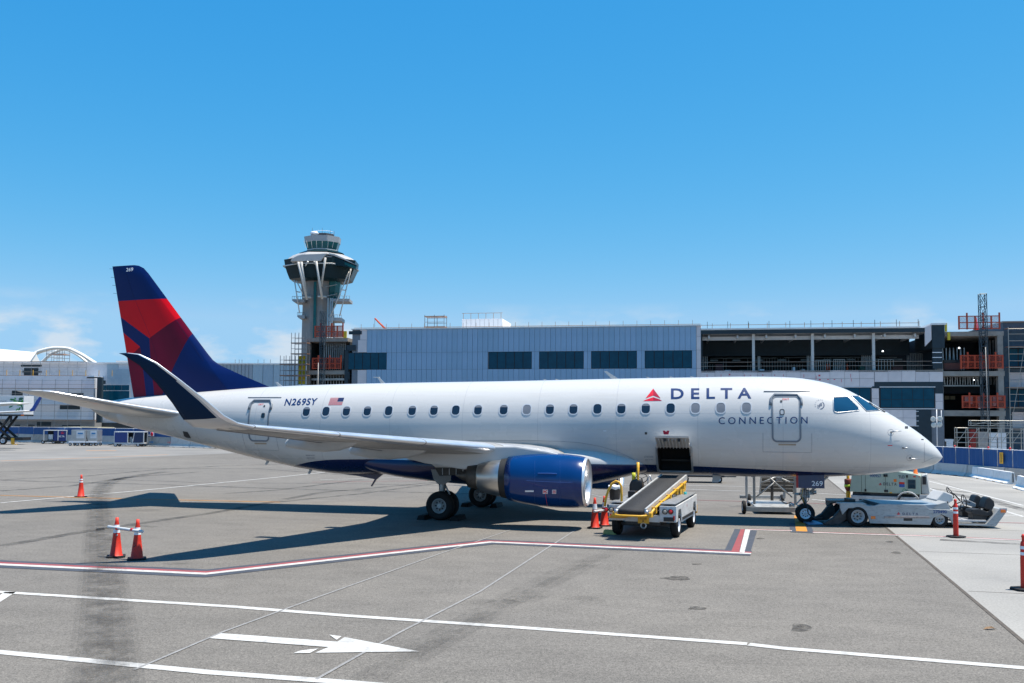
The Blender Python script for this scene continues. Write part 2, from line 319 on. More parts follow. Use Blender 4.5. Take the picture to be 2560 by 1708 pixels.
# red, white and slate boundary band
bd = [(-200, 1401), (0, 1410.5), (515, 1434), (1225, 1355), (1878, 1384)]
for nm, wd, off, z, m_ in (('slate_boundary_band', 0.95, 0.0, 0.008, PB), ('red_boundary_stripe', 0.2, 0.13, 0.012, PR), ('white_boundary_stripe', 0.22, -0.085, 0.0125, PW)): ribbon(nm, G(*bd), wd, z, m_, off=off)
def quad(name, pts, z, m_): return sheet(name, G(*pts), z, m_)
quad('slate_boundary_band', [(1811, 1378), (1837, 1323), (1893, 1327), (1875, 1385)], 0.0084, PB)
quad('red_boundary_stripe', [(1828, 1380), (1852, 1324), (1862, 1324.5), (1848, 1381)], 0.0126, PR)
quad('white_boundary_stripe', [(1849, 1381), (1863, 1324.5), (1876, 1325), (1861, 1383)], 0.013, PW)
b2 = [(1870, 1325), (1980, 1328)]; b3 = [(2032, 1332), (2300, 1341), (2760, 1361)]
for bb in (b2, b3):
    for nm, wd, off, z, m_ in (('red_boundary_stripe', 0.12, 0.1, 0.012, PR), ('white_boundary_stripe', 0.14, -0.03, 0.0125, PW)): ribbon(nm, G(*bb), wd, z, m_, off=off)
quad('slate_boundary_band', [(1977, 1331), (1972, 1308), (2024, 1309), (2036, 1334)], 0.0088, PB)
quad('orange_lead_in_block', [(1990, 1329), (1985, 1290), (2006, 1290), (2019, 1330)], 0.0124, PO)
# arrow
def ar(pts): return [(u*0.5447, 1400+v*0.5447) for u, v in pts]
quad('painted_arrow', ar([(963, 362), (1016, 339), (1548, 378), (1582, 357), (1926, 423), (1446, 429), (1508, 403)]), 0.010, PW)
quad('painted_arrow', ar([(1511, 346), (1568, 353), (1545, 370)]), 0.010, PW)
quad('painted_arrow', ar([(1346, 431), (1378, 419), (1462, 409), (1422, 430)]), 0.010, PW)
# thin old lines
LZ = [0.0092, 0.0042]
for pts, wd, m_ in (([(335, 1676), (560, 1580), (800, 1492), (1100, 1385), (1275, 1326)], 0.05, PT), ([(790, 1700), (1000, 1582), (1200, 1480), (1370, 1370), (1440, 1325)], 0.05, PT),
                    ([(0, 1258), (350, 1227), (700, 1193), (830, 1179), (960, 1168)], 0.16, PW), ([(0, 1239), (330, 1248), (700, 1256)], 0.14, PO),
                    ([(0, 1153), (250, 1144), (420, 1137)], 0.3, PO), ([(215, 1127), (290, 1127)], 0.8, PO),
                    ([(1560, 1213), (1780, 1215), (1910, 1218)], 0.12, PW), ([(1560, 1218), (1780, 1226), (2039, 1234), (2116, 1238)], 0.14, PW),
                    ([(1500, 1243), (1780, 1252), (2000, 1258), (2300, 1268)], 0.1, PR), ([(2029, 1249), (2110, 1258), (2250, 1268)], 0.14, PW),
                    ([(1473, 1235), (1560, 1258), (1500, 1290)], 0.1, PT), ([(2290, 1195), (2560, 1265)], 0.14, PW), ([(2300, 1215), (2560, 1293)], 0.14, PW), ([(2320, 1182), (2560, 1221)], 0.12, PW),
                    ([(2440, 1292), (2560, 1289)], 0.1, PW), ([(2430, 1306), (2620, 1310)], 0.1, PR), ([(780, 1206), (1100, 1202)], 0.1, PR), ([(800, 1200), (1090, 1192)], 0.12, PW)):
    LZ[0] += 0.00012; wl('painted_line', pts, wd, LZ[0], m_)
# tyre marks, stains
def stainmat(name, col, amt, sc=4, stretch=(1, 1, 1)):
    M = bpy.data.materials.new(name); M.use_nodes = True; n = M.node_tree; n.nodes.clear(); A = n.nodes.new; K = n.links.new
    b = A('ShaderNodeBsdfPrincipled'); b.inputs['Base Color'].default_value = (*col, 1); b.inputs['Roughness'].default_value = 0.85; t = A('ShaderNodeBsdfTransparent'); mx_ = A('ShaderNodeMixShader'); o = A('ShaderNodeOutputMaterial')
    tc_ = A('ShaderNodeTexCoord'); nn = A('ShaderNodeTexNoise'); nn.inputs['Scale'].default_value = sc; nn.inputs['Detail'].default_value = 6; nn.inputs['Roughness'].default_value = 0.7; K(tc_.outputs['Object'], nn.inputs['Vector'])
    r = A('ShaderNodeMapRange'); r.inputs['From Min'].default_value = 0.35; r.inputs['From Max'].default_value = 0.65; r.inputs['To Max'].default_value = amt; K(nn.outputs['Fac'], r.inputs['Value'])
    K(r.outputs[0], mx_.inputs[0]); K(t.outputs[0], mx_.inputs[1]); K(b.outputs[0], mx_.inputs[2]); K(mx_.outputs[0], o.inputs[0]); return M
TYM = stainmat('tyre_rubber_mark', (0.045, 0.043, 0.042), 0.55, 1.2); OIL = stainmat('oil_stain', (0.04, 0.035, 0.03), 0.75, 7)
for i, (pts, wd) in enumerate((([(0, 1200), (220, 1190), (420, 1172), (560, 1165), (760, 1160)], 0.5), ([(0, 1201), (400, 1212), (700, 1222), (900, 1228), (1200, 1235)], 0.4), ([(0, 1228), (180, 1215), (330, 1193), (500, 1180)], 0.5),
                    ([(0, 1366), (220, 1328), (560, 1278), (800, 1232), (1090, 1206)], 0.42), ([(700, 1255), (900, 1235), (1120, 1205)], 0.35), ([(330, 1314), (390, 1318)], 0.3),
                    ([(0, 1180), (300, 1172), (640, 1172), (900, 1190)], 0.4), ([(260, 1198), (500, 1207), (900, 1210), (1100, 1215)], 0.3), ([(2330, 1225), (2470, 1252), (2600, 1285)], 0.55), ([(2230, 1222), (2330, 1222), (2420, 1232)], 0.5),
                    ([(560, 1235), (700, 1225), (900, 1200)], 0.35), ([(2290, 1308), (2430, 1320)], 0.4), ([(2350, 1350), (2560, 1362)], 0.4))):
    ribbon('tyre_mark', G(*pts), wd, 0.0056+0.00015*i, TYM)
SMR = stainmat('soft_rubber_smear', (0.05, 0.046, 0.043), 0.15, 1.6); SM2 = stainmat('faint_rubber_smear', (0.05, 0.047, 0.044), 0.16, 1.4)
trk = [(262, 1790), (264, 1700), (264, 1600), (261, 1500), (256, 1400), (249, 1300), (247, 1255), (251, 1228), (266, 1209), (300, 1197), (380, 1184), (460, 1176)]
for i, wd in enumerate((0.95, 0.78, 0.6, 0.24)): ribbon('tyre_mark', [q for a_, b2 in zip(G(*trk), G(*trk)[1:]) for q in (a_, a_.lerp(b2, 0.5))], wd, 0.0132+0.0002*i, SMR)
for i, (pts, wd) in enumerate((([(900, 1710), (1150, 1560), (1400, 1430), (1560, 1370)], 0.5), ([(1020, 1660), (1250, 1520), (1480, 1410)], 0.45))): ribbon('tyre_mark', G(*pts), wd, 0.0142+0.0002*i, SM2)
for u, v, rx, ry in ((1693, 1446, 36, 5), (1741, 1521, 22, 5), (2000, 1570, 24, 12), (1310, 1497, 60, 8), (1460, 1500, 55, 9), (1200, 1505, 40, 6), (435, 1408, 38, 5), (2240, 1382, 12, 3), (1900, 1347, 10, 2), (2225, 1355, 10, 2), (1740, 1411, 12, 2), (360, 1275, 40, 4)):
    ph = random.random()*6; pts = [(u+rx*math.cos(t)*(1+0.25*math.sin(3*t+ph)), v+ry*math.sin(t)*(1+0.2*math.sin(2*t+ph))) for t in [k*math.pi/12 for k in range(24)]]
    LZ[1] += 0.0001; sheet('oil_stain', G(*pts), LZ[1], SM2 if rx >= 38 else OIL)
# ================================================================ airliner
PX, PY, PSI = 13.96, 30.81, rad(13.9)
AF = Frame(PX, PY, -PSI)
plane = thing('airliner', 'white regional jet airliner with navy belly, blue engine and red and blue tail', 'airplane', (PX, PY, 0), -PSI)
def A_(u, v, y): return AF.px(u, v, y)          # (x, z) on the plane local y = const
def pchip(xs, ys):
    n = len(xs); h = [xs[i+1]-xs[i] for i in range(n-1)]; d = [(ys[i+1]-ys[i])/h[i] for i in range(n-1)]; mm = [d[0]] + [0]*(n-2) + [d[-1]]
    for i in range(1, n-1):
        if d[i-1]*d[i] > 0: w1 = 2*h[i]+h[i-1]; w2 = h[i]+2*h[i-1]; mm[i] = (w1+w2)/(w1/d[i-1]+w2/d[i])
    def f(x):
        if x <= xs[0]: return ys[0]
        if x >= xs[-1]: return ys[-1]
        i = max(k for k in range(n-1) if xs[k] <= x); t = (x-xs[i])/h[i]
        return (2*t**3-3*t*t+1)*ys[i] + (t**3-2*t*t+t)*h[i]*mm[i] + (-2*t**3+3*t*t)*ys[i+1] + (t**3-t*t)*h[i]*mm[i+1]
    return f
TOP = [(-31.95, 3.76), (-31.6, 3.93), (-31.07, 4.06), (-30.02, 4.2), (-28.56, 4.31), (-27.2, 4.41), (-26, 4.49), (-24.05, 4.6), (-22.1, 4.67), (-20.2, 4.71), (-17.1, 4.75), (-15, 4.77), (-10.5, 4.84), (-7.9, 4.87), (-6.35, 4.885), (-5.6, 4.88), (-4.57, 4.84), (-3.75, 4.71), (-3.35, 4.6), (-2.94, 4.45), (-2.6, 4.27), (-2.14, 4.0), (-1.76, 3.75), (-1.37, 3.5), (-0.98, 3.23), (-0.6, 2.94), (-0.35, 2.72), (-0.15, 2.51), (-0.04, 2.35), (0.02, 2.24)]
BOT = [(-31.95, 3.72), (-31.7, 3.56), (-31.17, 3.31), (-30.6, 3.15), (-29.4, 2.87), (-28.43, 2.69), (-26.33, 2.24), (-24.1, 1.77), (-22.45, 1.48), (-20.8, 1.31), (-19, 1.33), (-15, 1.41), (-9.2, 1.5), (-7.3, 1.51), (-6, 1.49), (-4.65, 1.5), (-3.62, 1.53), (-2.98, 1.57), (-2.19, 1.63), (-1.66, 1.69), (-1.01, 1.79), (-0.48, 1.9), (-0.15, 2.04), (-0.04, 2.14), (0.02, 2.22)]
WID = [(-31.95, 0.12), (-31.6, 0.24), (-31, 0.37), (-30, 0.56), (-28, 0.88), (-26, 1.14), (-24, 1.34), (-22, 1.46), (-20, 1.505), (-5.7, 1.505), (-4.6, 1.475), (-3.8, 1.42), (-3.4, 1.375), (-3, 1.31), (-2.6, 1.235), (-2.2, 1.15), (-1.8, 1.055), (-1.4, 0.935), (-1, 0.785), (-0.6, 0.6), (-0.35, 0.45), (-0.15, 0.28), (-0.04, 0.13), (0.02, 0.012)]
ftop, fbot, fwid = [pchip([p[0] for p in q], [p[1] for p in q]) for q in (TOP, BOT, WID)]
CX0, CX1, CZ0, CZ1 = -9.06, -7.93, 1.63, 2.52                   # cargo opening
xs = [-31.95, -31.85, -31.7, -31.5] + [-31.2+i*0.4 for i in range(55)] + [CX0, CX1] + [-9.5, -8.5, -7.6, -7.2, -6.8, -6.4, -6, -5.6, -5.2, -4.9, -4.6, -4.3, -4, -3.8, -3.6, -3.4, -3.2, -3, -2.8, -2.6, -2.4, -2.2, -2, -1.8, -1.6, -1.4, -1.2, -1, -0.8, -0.62, -0.48, -0.35, -0.24, -0.15, -0.08, -0.03, 0, 0.02]
xs = sorted(set(round(x, 3) for x in xs)); xs = [x for i, x in enumerate(xs) if i == 0 or x-xs[i-1] > 0.011]
h8 = (ftop(-8.5)-fbot(-8.5))/2; z8 = (ftop(-8.5)+fbot(-8.5))/2
angs = sorted([k*2*math.pi/72 for k in range(72)] + [math.acos((z8-CZ0)/h8), math.acos((z8-CZ1)/h8)])   # angle 0 = keel, then the near side
angs = [a_ for i, a_ in enumerate(angs) if i == 0 or a_-angs[i-1] > 0.012]
def ring(x, grow=0.0):
    zc = (ftop(x)+fbot(x))/2; h = (ftop(x)-fbot(x))/2+grow; w_ = fwid(x)+grow
    return [(x, -w_*math.sin(a_), zc-h*math.cos(a_)) for a_ in angs]
fm = MB(); na = len(angs); vs = [p for x in xs for p in ring(x)]; fs = []
for i in range(len(xs)-1):
    for j in range(na):
        k = (j+1) % na; q = (i*na+j, i*na+k, (i+1)*na+k, (i+1)*na+j); c = sum((Vector(vs[t]) for t in q), Vector())/4
        if CX0 < c.x < CX1 and c.y < -0.3 and CZ0 < c.z < CZ1: continue
        fs.append(q)
fs.append(tuple(range(na)))
fm.add(vs, fs, 0, True)
# paint: white body, navy belly below a curved line, faint panel seams
def body_paint():
    M = bpy.data.materials.new('airliner_paint'); M.use_nodes = True; n = M.node_tree; n.nodes.clear(); A = n.nodes.new; K = n.links.new
    b = A('ShaderNodeBsdfPrincipled'); o = A('ShaderNodeOutputMaterial'); K(b.outputs[0], o.inputs[0]); t = A('ShaderNodeTexCoord'); s_ = A('ShaderNodeSeparateXYZ'); K(t.outputs['Object'], s_.inputs[0])
    x01 = A('ShaderNodeMapRange'); x01.inputs['From Min'].default_value = -24; x01.inputs['From Max'].default_value = -2; K(s_.outputs['X'], x01.inputs['Value'])
    fc = A('ShaderNodeFloatCurve'); cv = fc.mapping.curves[0]
    pts = [(-24, 1.2), (-22.6, 1.62), (-21.2, 1.86), (-19.7, 1.92), (-17, 1.93), (-11, 1.9), (-7, 1.83), (-4.48, 1.73), (-2.9, 1.66), (-2.2, 1.4)]
    while len(cv.points) < len(pts): cv.points.new(0.5, 0.5)
    for p, (x, z) in zip(cv.points, pts): p.location = ((x+24)/22, z/3); p.handle_type = 'AUTO'
    fc.mapping.update(); K(x01.outputs[0], fc.inputs['Value'])
    ml = A('ShaderNodeMath'); ml.operation = 'MULTIPLY'; K(fc.outputs[0], ml.inputs[0]); ml.inputs[1].default_value = 3.0
    lt = A('ShaderNodeMath'); lt.operation = 'LESS_THAN'; K(s_.outputs['Z'], lt.inputs[0]); K(ml.outputs[0], lt.inputs[1])
    nn = A('ShaderNodeTexNoise'); nn.inputs['Scale'].default_value = 0.9; nn.inputs['Detail'].default_value = 8; K(t.outputs['Object'], nn.inputs['Vector'])
    mp_ = A('ShaderNodeMapping'); mp_.inputs['Scale'].default_value = (0.35, 1, 6); K(t.outputs['Object'], mp_.inputs[0]); n2 = A('ShaderNodeTexNoise'); n2.inputs['Scale'].default_value = 2.2; n2.inputs['Detail'].default_value = 7; K(mp_.outputs[0], n2.inputs['Vector'])
    g = A('ShaderNodeMapRange'); g.inputs['From Min'].default_value = 0.5; g.inputs['From Max'].default_value = 0.78; g.inputs['To Max'].default_value = 0.28; K(n2.outputs['Fac'], g.inputs['Value'])
    wh = A('ShaderNodeMix'); wh.data_type = 'RGBA'; wh.inputs['A'].default_value = (0.50, 0.50, 0.495, 1); wh.inputs['B'].default_value = (0.42, 0.40, 0.37, 1); K(g.outputs[0], wh.inputs['Factor'])
    # panel seams every 2.4 m along x and at two heights
    def seam(sock, per, off, wd):
        a1 = A('ShaderNodeMath'); a1.operation = 'ADD'; K(sock, a1.inputs[0]); a1.inputs[1].default_value = off; a2 = A('ShaderNodeMath'); a2.operation = 'PINGPONG'; K(a1.outputs[0], a2.inputs[0]); a2.inputs[1].default_value = per
        a3 = A('ShaderNodeMath'); a3.operation = 'LESS_THAN'; K(a2.outputs[0], a3.inputs[0]); a3.inputs[1].default_value = wd; return a3.outputs[0]
    s1 = seam(s_.outputs['X'], 1.35, 40.1, 0.009); s2 = seam(s_.outputs['Z'], 0.86, 10.15, 0.007)
    mxm = A('ShaderNodeMath'); mxm.operation = 'MAXIMUM'; K(s1, mxm.inputs[0]); K(s2, mxm.inputs[1]); sc_ = A('ShaderNodeMath'); sc_.operation = 'MULTIPLY'; K(mxm.outputs[0], sc_.inputs[0]); sc_.inputs[1].default_value = 0.5
    w2 = A('ShaderNodeMix'); w2.data_type = 'RGBA'; K(sc_.outputs[0], w2.inputs['Factor']); K(wh.outputs['Result'], w2.inputs['A']); w2.inputs['B'].default_value = (0.3, 0.31, 0.33, 1)
    # soot on the tail cone
    tl = A('ShaderNodeMapRange'); tl.inputs['From Min'].default_value = -30.4; tl.inputs['From Max'].default_value = -30.5; tl.inputs['To Max'].default_value = 1; K(s_.outputs['X'], tl.inputs['Value'])
    tn = A('ShaderNodeMix'); tn.data_type = 'RGBA'; K(nn.outputs['Fac'], tn.inputs['Factor']); tn.inputs['A'].default_value = (0.30, 0.25, 0.20, 1); tn.inputs['B'].default_value = (0.5, 0.47, 0.43, 1)
    w3 = A('ShaderNodeMix'); w3.data_type = 'RGBA'; K(tl.outputs[0], w3.inputs['Factor']); K(w2.outputs['Result'], w3.inputs['A']); K(tn.outputs['Result'], w3.inputs['B'])
    f_ = A('ShaderNodeMix'); f_.data_type = 'RGBA'; K(lt.outputs[0], f_.inputs['Factor']); K(w3.outputs['Result'], f_.inputs['A']); f_.inputs['B'].default_value = (0.004, 0.012, 0.065, 1)
    K(f_.outputs['Result'], b.inputs['Base Color'])
    r = A('ShaderNodeMapRange'); r.inputs['To Min'].default_value = 0.2; r.inputs['To Max'].default_value = 0.36; K(nn.outputs['Fac'], r.inputs['Value']); K(r.outputs[0], b.inputs['Roughness'])
    b.inputs['Specular IOR Level'].default_value = 0.42; b.inputs['Coat Weight'].default_value = 0.18; b.inputs['Coat Roughness'].default_value = 0.12
    n3 = A('ShaderNodeTexNoise'); n3.inputs['Scale'].default_value = 1.6; n3.inputs['Detail'].default_value = 2; K(mp_.outputs[0], n3.inputs['Vector']); bp = A('ShaderNodeBump'); bp.inputs['Strength'].default_value = 0.06; bp.inputs['Distance'].default_value = 0.02; K(n3.outputs['Fac'], bp.inputs['Height']); K(bp.outputs[0], b.inputs['Normal'])
    return M
PAINT = body_paint()
PWH = mat('airliner_white', (0.48, 0.48, 0.475), 0.3, var=0.05, scale=1.5, coat=0.3, dirt=(0.4, 0.37, 0.33), dirt_amt=0.22, stretch=(0.5, 2, 2))
PGR = mat('airliner_grey', (0.42, 0.44, 0.46), 0.4, var=0.08, scale=2, dirt=(0.25, 0.22, 0.19), dirt_amt=0.35)
POL = mat('polished_metal', (0.78, 0.78, 0.79), 0.3, 0.75, var=0.05, scale=2, rvar=0.05)
fus = fm.build('fuselage', PAINT, plane)
BV = BVHTree.FromPolygons([Vector(v) for v in fm.v], [f for f in fm.f])
def hit(u, v, off=0.006):
    d = ray(u, v); o_ = AF.loc(CAM); dl = Vector((d.dot(AF.e), d.dot(AF.n), d.z)).normalized()
    p, n, i, t = BV.ray_cast(o_, dl)
    if p is None: return None
    if n.dot(dl) > 0: n = -n
    return p+n*off
def sy_(x, z):                                   # near-side skin y at (x, z)
    zc = (ftop(x)+fbot(x))/2; h = (ftop(x)-fbot(x))/2; q = max(0.0, 1-((z-zc)/h)**2); return -fwid(x)*math.sqrt(q)
def skin(x, z, off=0.006):
    zc = (ftop(x)+fbot(x))/2; h = (ftop(x)-fbot(x))/2; y = sy_(x, z); n = Vector((0, y/fwid(x)**2, (z-zc)/h**2)).normalized(); return Vector((x, y, z))+n*off
def rrect(cx, cz, w_, h_, r, n=6):
    P = []
    for sxx, szz, a0 in ((1, -1, -90), (1, 1, 0), (-1, 1, 90), (-1, -1, 180)):
        for k in range(n+1): t = rad(a0+90*k/n); P.append((cx+sxx*(w_/2-r)+r*math.cos(t), cz+szz*(h_/2-r)+r*math.sin(t)))
    Q = []
    for i_, (p, q) in enumerate(zip(P, P[1:]+P[:1])):
        m_ = 12 if h_ > 0.6 and i_ % (n+1) == n else 1
        Q += [(p[0]+(q[0]-p[0])*i/m_, p[1]+(q[1]-p[1])*i/m_) for i in range(m_)]
    return Q
def skin_ring(name, outer, inner, m_, parent, off=0.012):
    n = len(outer); b = MB().add([skin(x, z, off) for x, z in outer]+[skin(x, z, off) for x, z in inner]+[skin(x, z, -0.01) for x, z in outer]+[skin(x, z, -0.02) for x, z in inner], [])
    F = []
    for i in range(n): j = (i+1) % n; F += [(i, j, n+j, n+i), (i, 2*n+i, 2*n+j, j), (n+i, n+j, 3*n+j, 3*n+i)]
    b.f += F; b.mi += [0]*len(F); b.sm += [False]*len(F); return b.build(name, m_, parent)
def skin_patch(name, P, m_, parent, off=0.006):
    cx = sum(p[0] for p in P)/len(P); cz = sum(p[1] for p in P)/len(P); n = len(P)
    vs = [skin(cx, cz, off)]+[skin(cx+(x-cx)*0.5, cz+(z-cz)*0.5, off) for x, z in P]+[skin(x, z, off) for x, z in P]
    F = [(0, 1+i, 1+(i+1) % n) for i in range(n)]+[(1+i, 1+n+i, 1+n+(i+1) % n, 1+(i+1) % n) for i in range(n)]
    return MB().add(vs, F, 0, True).build(name, m_, parent)
# cabin windows: each pane with its grey surround
WGL = glass('cabin_window_glass', (0.012, 0.02, 0.035), 0.08); WSH = mat('window_shade', (0.16, 0.17, 0.19), 0.35, var=0.05, coat=0.5); WFR = mat('window_surround', (0.46, 0.49, 0.53), 0.4, var=0.04)
for i, u in enumerate([703, 748, 795, 843, 892, 946, 996, 1046, 1097, 1156, 1209, 1262, 1316, 1371, 1426, 1482, 1539, 1596, 1654, 1713]):
    p = hit(u*1.08936, (945-9*i/19)*1.08936); x, z = p.x, p.z
    wn = skin_patch('cabin_window', rrect(x, z, 0.285, 0.335, 0.11), WSH if i in (10, 17, 18, 19) else WGL, plane, 0.004)
    skin_ring('surround', rrect(x, z, 0.35, 0.40, 0.145), rrect(x, z, 0.275, 0.325, 0.108), WFR, wn, 0.011)
    if i not in (10, 17, 18, 19) and i % 3 != 1: skin_patch('window_blind', rrect(x, z+0.125, 0.25, 0.075, 0.03, 3), WSH, wn, 0.0065)
# doors
DGR = mat('door_frame_grey', (0.15, 0.175, 0.205), 0.4, var=0.06)
def door(px0, px1, py0, py1, wpx, lab):
    a1 = hit(px0, (py0+py1)/2); a2 = hit(px1, (py0+py1)/2); x0, x1 = a1.x, a2.x; zt, zb = hit((px0+px1)/2, py0).z, hit((px0+px1)/2, py1).z
    cx, cz, w_, h_ = (x0+x1)/2, (zt+zb)/2, x1-x0, zt-zb
    d = skin_ring('passenger_door', rrect(cx, cz, w_, h_, 0.17), rrect(cx, cz, w_-0.11, h_-0.11, 0.12), DGR, plane, 0.014); d['label'] = lab
    P = [(cx-w_/2-0.02, zt-0.32), (cx-w_/2-0.02, zt-0.22), (cx-w_/2-0.01, zt-0.12), (cx-w_/2+0.1, zt+0.02), (cx+w_/2-0.1, zt+0.02), (cx+w_/2+0.01, zt-0.12), (cx+w_/2+0.02, zt-0.22), (cx+w_/2+0.02, zt-0.32)]
    b = MB(); b.tube([skin(x, z, 0.012) for x, z in P], 0.045, 8); b.build('door_gutter', DGR, d)
    b = MB(); b.tube([skin(cx-w_*0.75+t*w_*1.6/8, zt+0.13+0.02*math.sin(t*0.4)*0, 0.012) for t in range(9)], 0.014, 6); b.build('rain_strip', mat('seal_grey', (0.2, 0.22, 0.25), 0.5), d)
    px_ = cx-w_*0.14 if lab.startswith('front') else cx+w_*0.2
    skin_ring('door_window', rrect(px_, cz+h_*0.14, 0.15, 0.19, 0.05), rrect(px_, cz+h_*0.14, 0.10, 0.14, 0.035), mat('dark_seal', (0.03, 0.035, 0.04), 0.4), d, 0.01)
    skin_patch('door_pane', rrect(px_, cz+h_*0.14, 0.11, 0.15, 0.035), PGR if lab.startswith('front') else WGL, d, 0.006)
    skin_patch('latch', rrect(px_-0.02, cz+h_*0.37, 0.07, 0.08, 0.03, 4), mat('dark_seal', (0.03, 0.035, 0.04), 0.4), d, 0.007)
    skin_patch('step_plate', rrect(cx+0.02, zb-0.07, w_*0.6, 0.055, 0.015, 3), mat('tan_step', (0.34, 0.27, 0.2) if lab.startswith('front') else (0.05, 0.045, 0.04), 0.5), d, 0.007)
    text_on('letter', 'EXIT', lambda u, v: skin(cx-0.1+u*0.2, zt-0.16+v*0.06, 0.008), REDP(), d, bold=0.01, space=1.2)
    for (xa, za, xb, zb_) in ((cx-w_*0.8, zb-0.32, cx+w_*0.85, zb-0.32), (cx-w_*0.8, zb-0.32, cx-w_*0.8, zb+0.3), (cx+w_*0.85, zb-0.32, cx+w_*0.85, zb+0.3)):
        b = MB(); b.tube([skin(xa+(xb-xa)*t/6, za+(zb_-za)*t/6, 0.001) for t in range(7)], 0.006, 4); b.build('panel_seam', mat('seam', (0.25, 0.26, 0.28), 0.6), d)
door(1929, 2003, 989, 1106, 0, 'front passenger door with thick grey frame'); door(620, 672, 1003, 1104, 0, 'rear service door half hidden by the wing')
# cargo hold opening, liner and open door
DKL = mat('hold_liner', (0.02, 0.021, 0.023), 0.7, var=0.3, scale=5); FRM = mat('hold_frame', (0.30, 0.33, 0.36), 0.4, 0.4, var=0.1)
b = MB(); yi = 0.5
P = [(CX0, CZ0), (CX1, CZ0), (CX1, CZ1), (CX0, CZ1)]
for i in range(4):
    (xa, za), (xb, zb) = P[i], P[(i+1) % 4]; pts = []
    for k in range(5): t = k/4; x, z = xa+(xb-xa)*t, za+(zb-za)*t; pts.append(((x, sy_(x, z), z), (x, yi, z)))
    for k in range(4): b.add([pts[k][0], pts[k+1][0], pts[k+1][1], pts[k][1]], [(0, 1, 2, 3)])
b.add([(x, yi, z) for x, z in P], [(0, 1, 2, 3)]); b.box(CX0+0.05, CX1-0.05, -0.2, 0.3, CZ0+0.35, CZ0+0.42); b.build('cargo_hold', DKL, plane, fix=False)
cxx, czz = (CX0+CX1)/2, (CZ0+CZ1)/2
skin_ring('cargo_door_frame', rrect(cxx, czz, CX1-CX0+0.09, CZ1-CZ0+0.08, 0.11), rrect(cxx, czz, CX1-CX0-0.04, CZ1-CZ0-0.05, 0.08), FRM, plane, 0.02)
cdr = MB(); y0 = sy_(-8.5, CZ1+0.03)-0.015; Ld = 0.92; ph = rad(21)
for k in range(2):
    rr = []
for side in (0,):
    pro = [(t*Ld, 0.07*math.sin(math.pi*t)) for t in [i/8 for i in range(9)]]       # curved outer skin
    outer = [(y0-d*math.cos(ph)-h_*math.sin(ph), CZ1+0.03+d*math.sin(ph)+h_*math.cos(ph)) for d, h_ in pro]; inner = [(y0-d*math.cos(ph)+0.075*math.sin(ph)-h_*math.sin(ph)*0.6, CZ1+0.03+d*math.sin(ph)-0.075*math.cos(ph)+h_*math.cos(ph)*0.6) for d, h_ in pro]
    cdr.prism(outer+inner[::-1], CX0+0.02, CX1-0.02, 'x')
cdo = cdr.build('cargo_door', PWH, plane, bev=0.012)
for k in range(9): 
    xk = CX0+0.14+k*(CX1-CX0-0.28)/8; MB().prism([(y0-0.1*math.cos(ph), CZ1-0.02), (y0-0.84*math.cos(ph), CZ1-0.04+0.84*math.sin(ph)), (y0-0.84*math.cos(ph), CZ1-0.09+0.84*math.sin(ph)), (y0-0.1*math.cos(ph), CZ1-0.07)], xk-0.012, xk+0.012, 'x').build('door_rib', PGR, cdo)
for xk in (-8.72, -8.27): MB().box(xk-0.04, xk+0.04, y0-0.83, y0-0.73, CZ1+0.17, CZ1+0.26).build('door_latch', BLK(), cdo)
b = MB(); zz = CZ1+0.03+Ld*math.sin(ph)+0.04; b.prism([(-8.75, zz), (-8.6, zz), (-8.57, zz+0.12), (-8.63, zz+0.13), (-8.675, zz+0.09), (-8.72, zz+0.13), (-8.78, zz+0.12)], y0-0.85, y0-0.8, 'y'); b.build('warning_flag', mat('red_flag', (0.42, 0.012, 0.035), 0.7, var=0.2, scale=20), cdo)
for xk in (CX0+0.03, CX1-0.03): MB().tube([(xk, y0+0.03, CZ1-0.3), (xk, y0-0.4, CZ1+0.1)], 0.018, 6).build('door_strut', STEEL(), cdo)
# cockpit glazing: rays of the photo outline onto the nose skin
CGL = glass('cockpit_glass', (0.008, 0.05, 0.11), 0.05, 0.5, 0.3)
def px_patch(name, P, m_, parent, off, mats2=None, shrink=0.93, fr=None):
    def dens(Q, k=6): return [(Q[i][0]+(Q[(i+1) % len(Q)][0]-Q[i][0])*t/k, Q[i][1]+(Q[(i+1) % len(Q)][1]-Q[i][1])*t/k) for i in range(len(Q)) for t in range(k)]
    D = dens(P); cx = sum(p[0] for p in D)/len(D); cz = sum(p[1] for p in D)/len(D); n = len(D); rings = [[hit(cx+(u-cx)*s, cz+(v-cz)*s, off) for u, v in D] for s in (1, 0.75, 0.5, 0.25)]
    if any(q is None for r in rings for q in r): rings = [[q or rings[-1][0] for q in r] for r in rings]
    vs = [q for r in rings for q in r]+[hit(cx, cz, off)]; F = []
    for k in range(3):
        for i in range(n): j = (i+1) % n; F.append((k*n+i, k*n+j, (k+1)*n+j, (k+1)*n+i))
    F += [(3*n+i, 3*n+(i+1) % n, 4*n) for i in range(n)]
    o = MB().add(vs, F, 0, True).build(name, m_, parent)
    if fr:
        b = MB(); b.tube([q for q in rings[0]], fr, 6, closed=True); b.build('window_frame', STEEL(), o)
    return o
px_patch('cockpit_side_window', [(2083, 993.5), (2119, 992.5), (2130, 1003), (2147, 1021), (2147, 1027), (2094, 1032), (2086, 1030), (2083.5, 1024)], CGL, plane, 0.006, fr=0.016)
px_patch('windshield', [(2128, 990.5), (2146, 991), (2162, 1001), (2180, 1013), (2199, 1026.5), (2166, 1028), (2152, 1014)], CGL, plane, 0.006, fr=0.016)
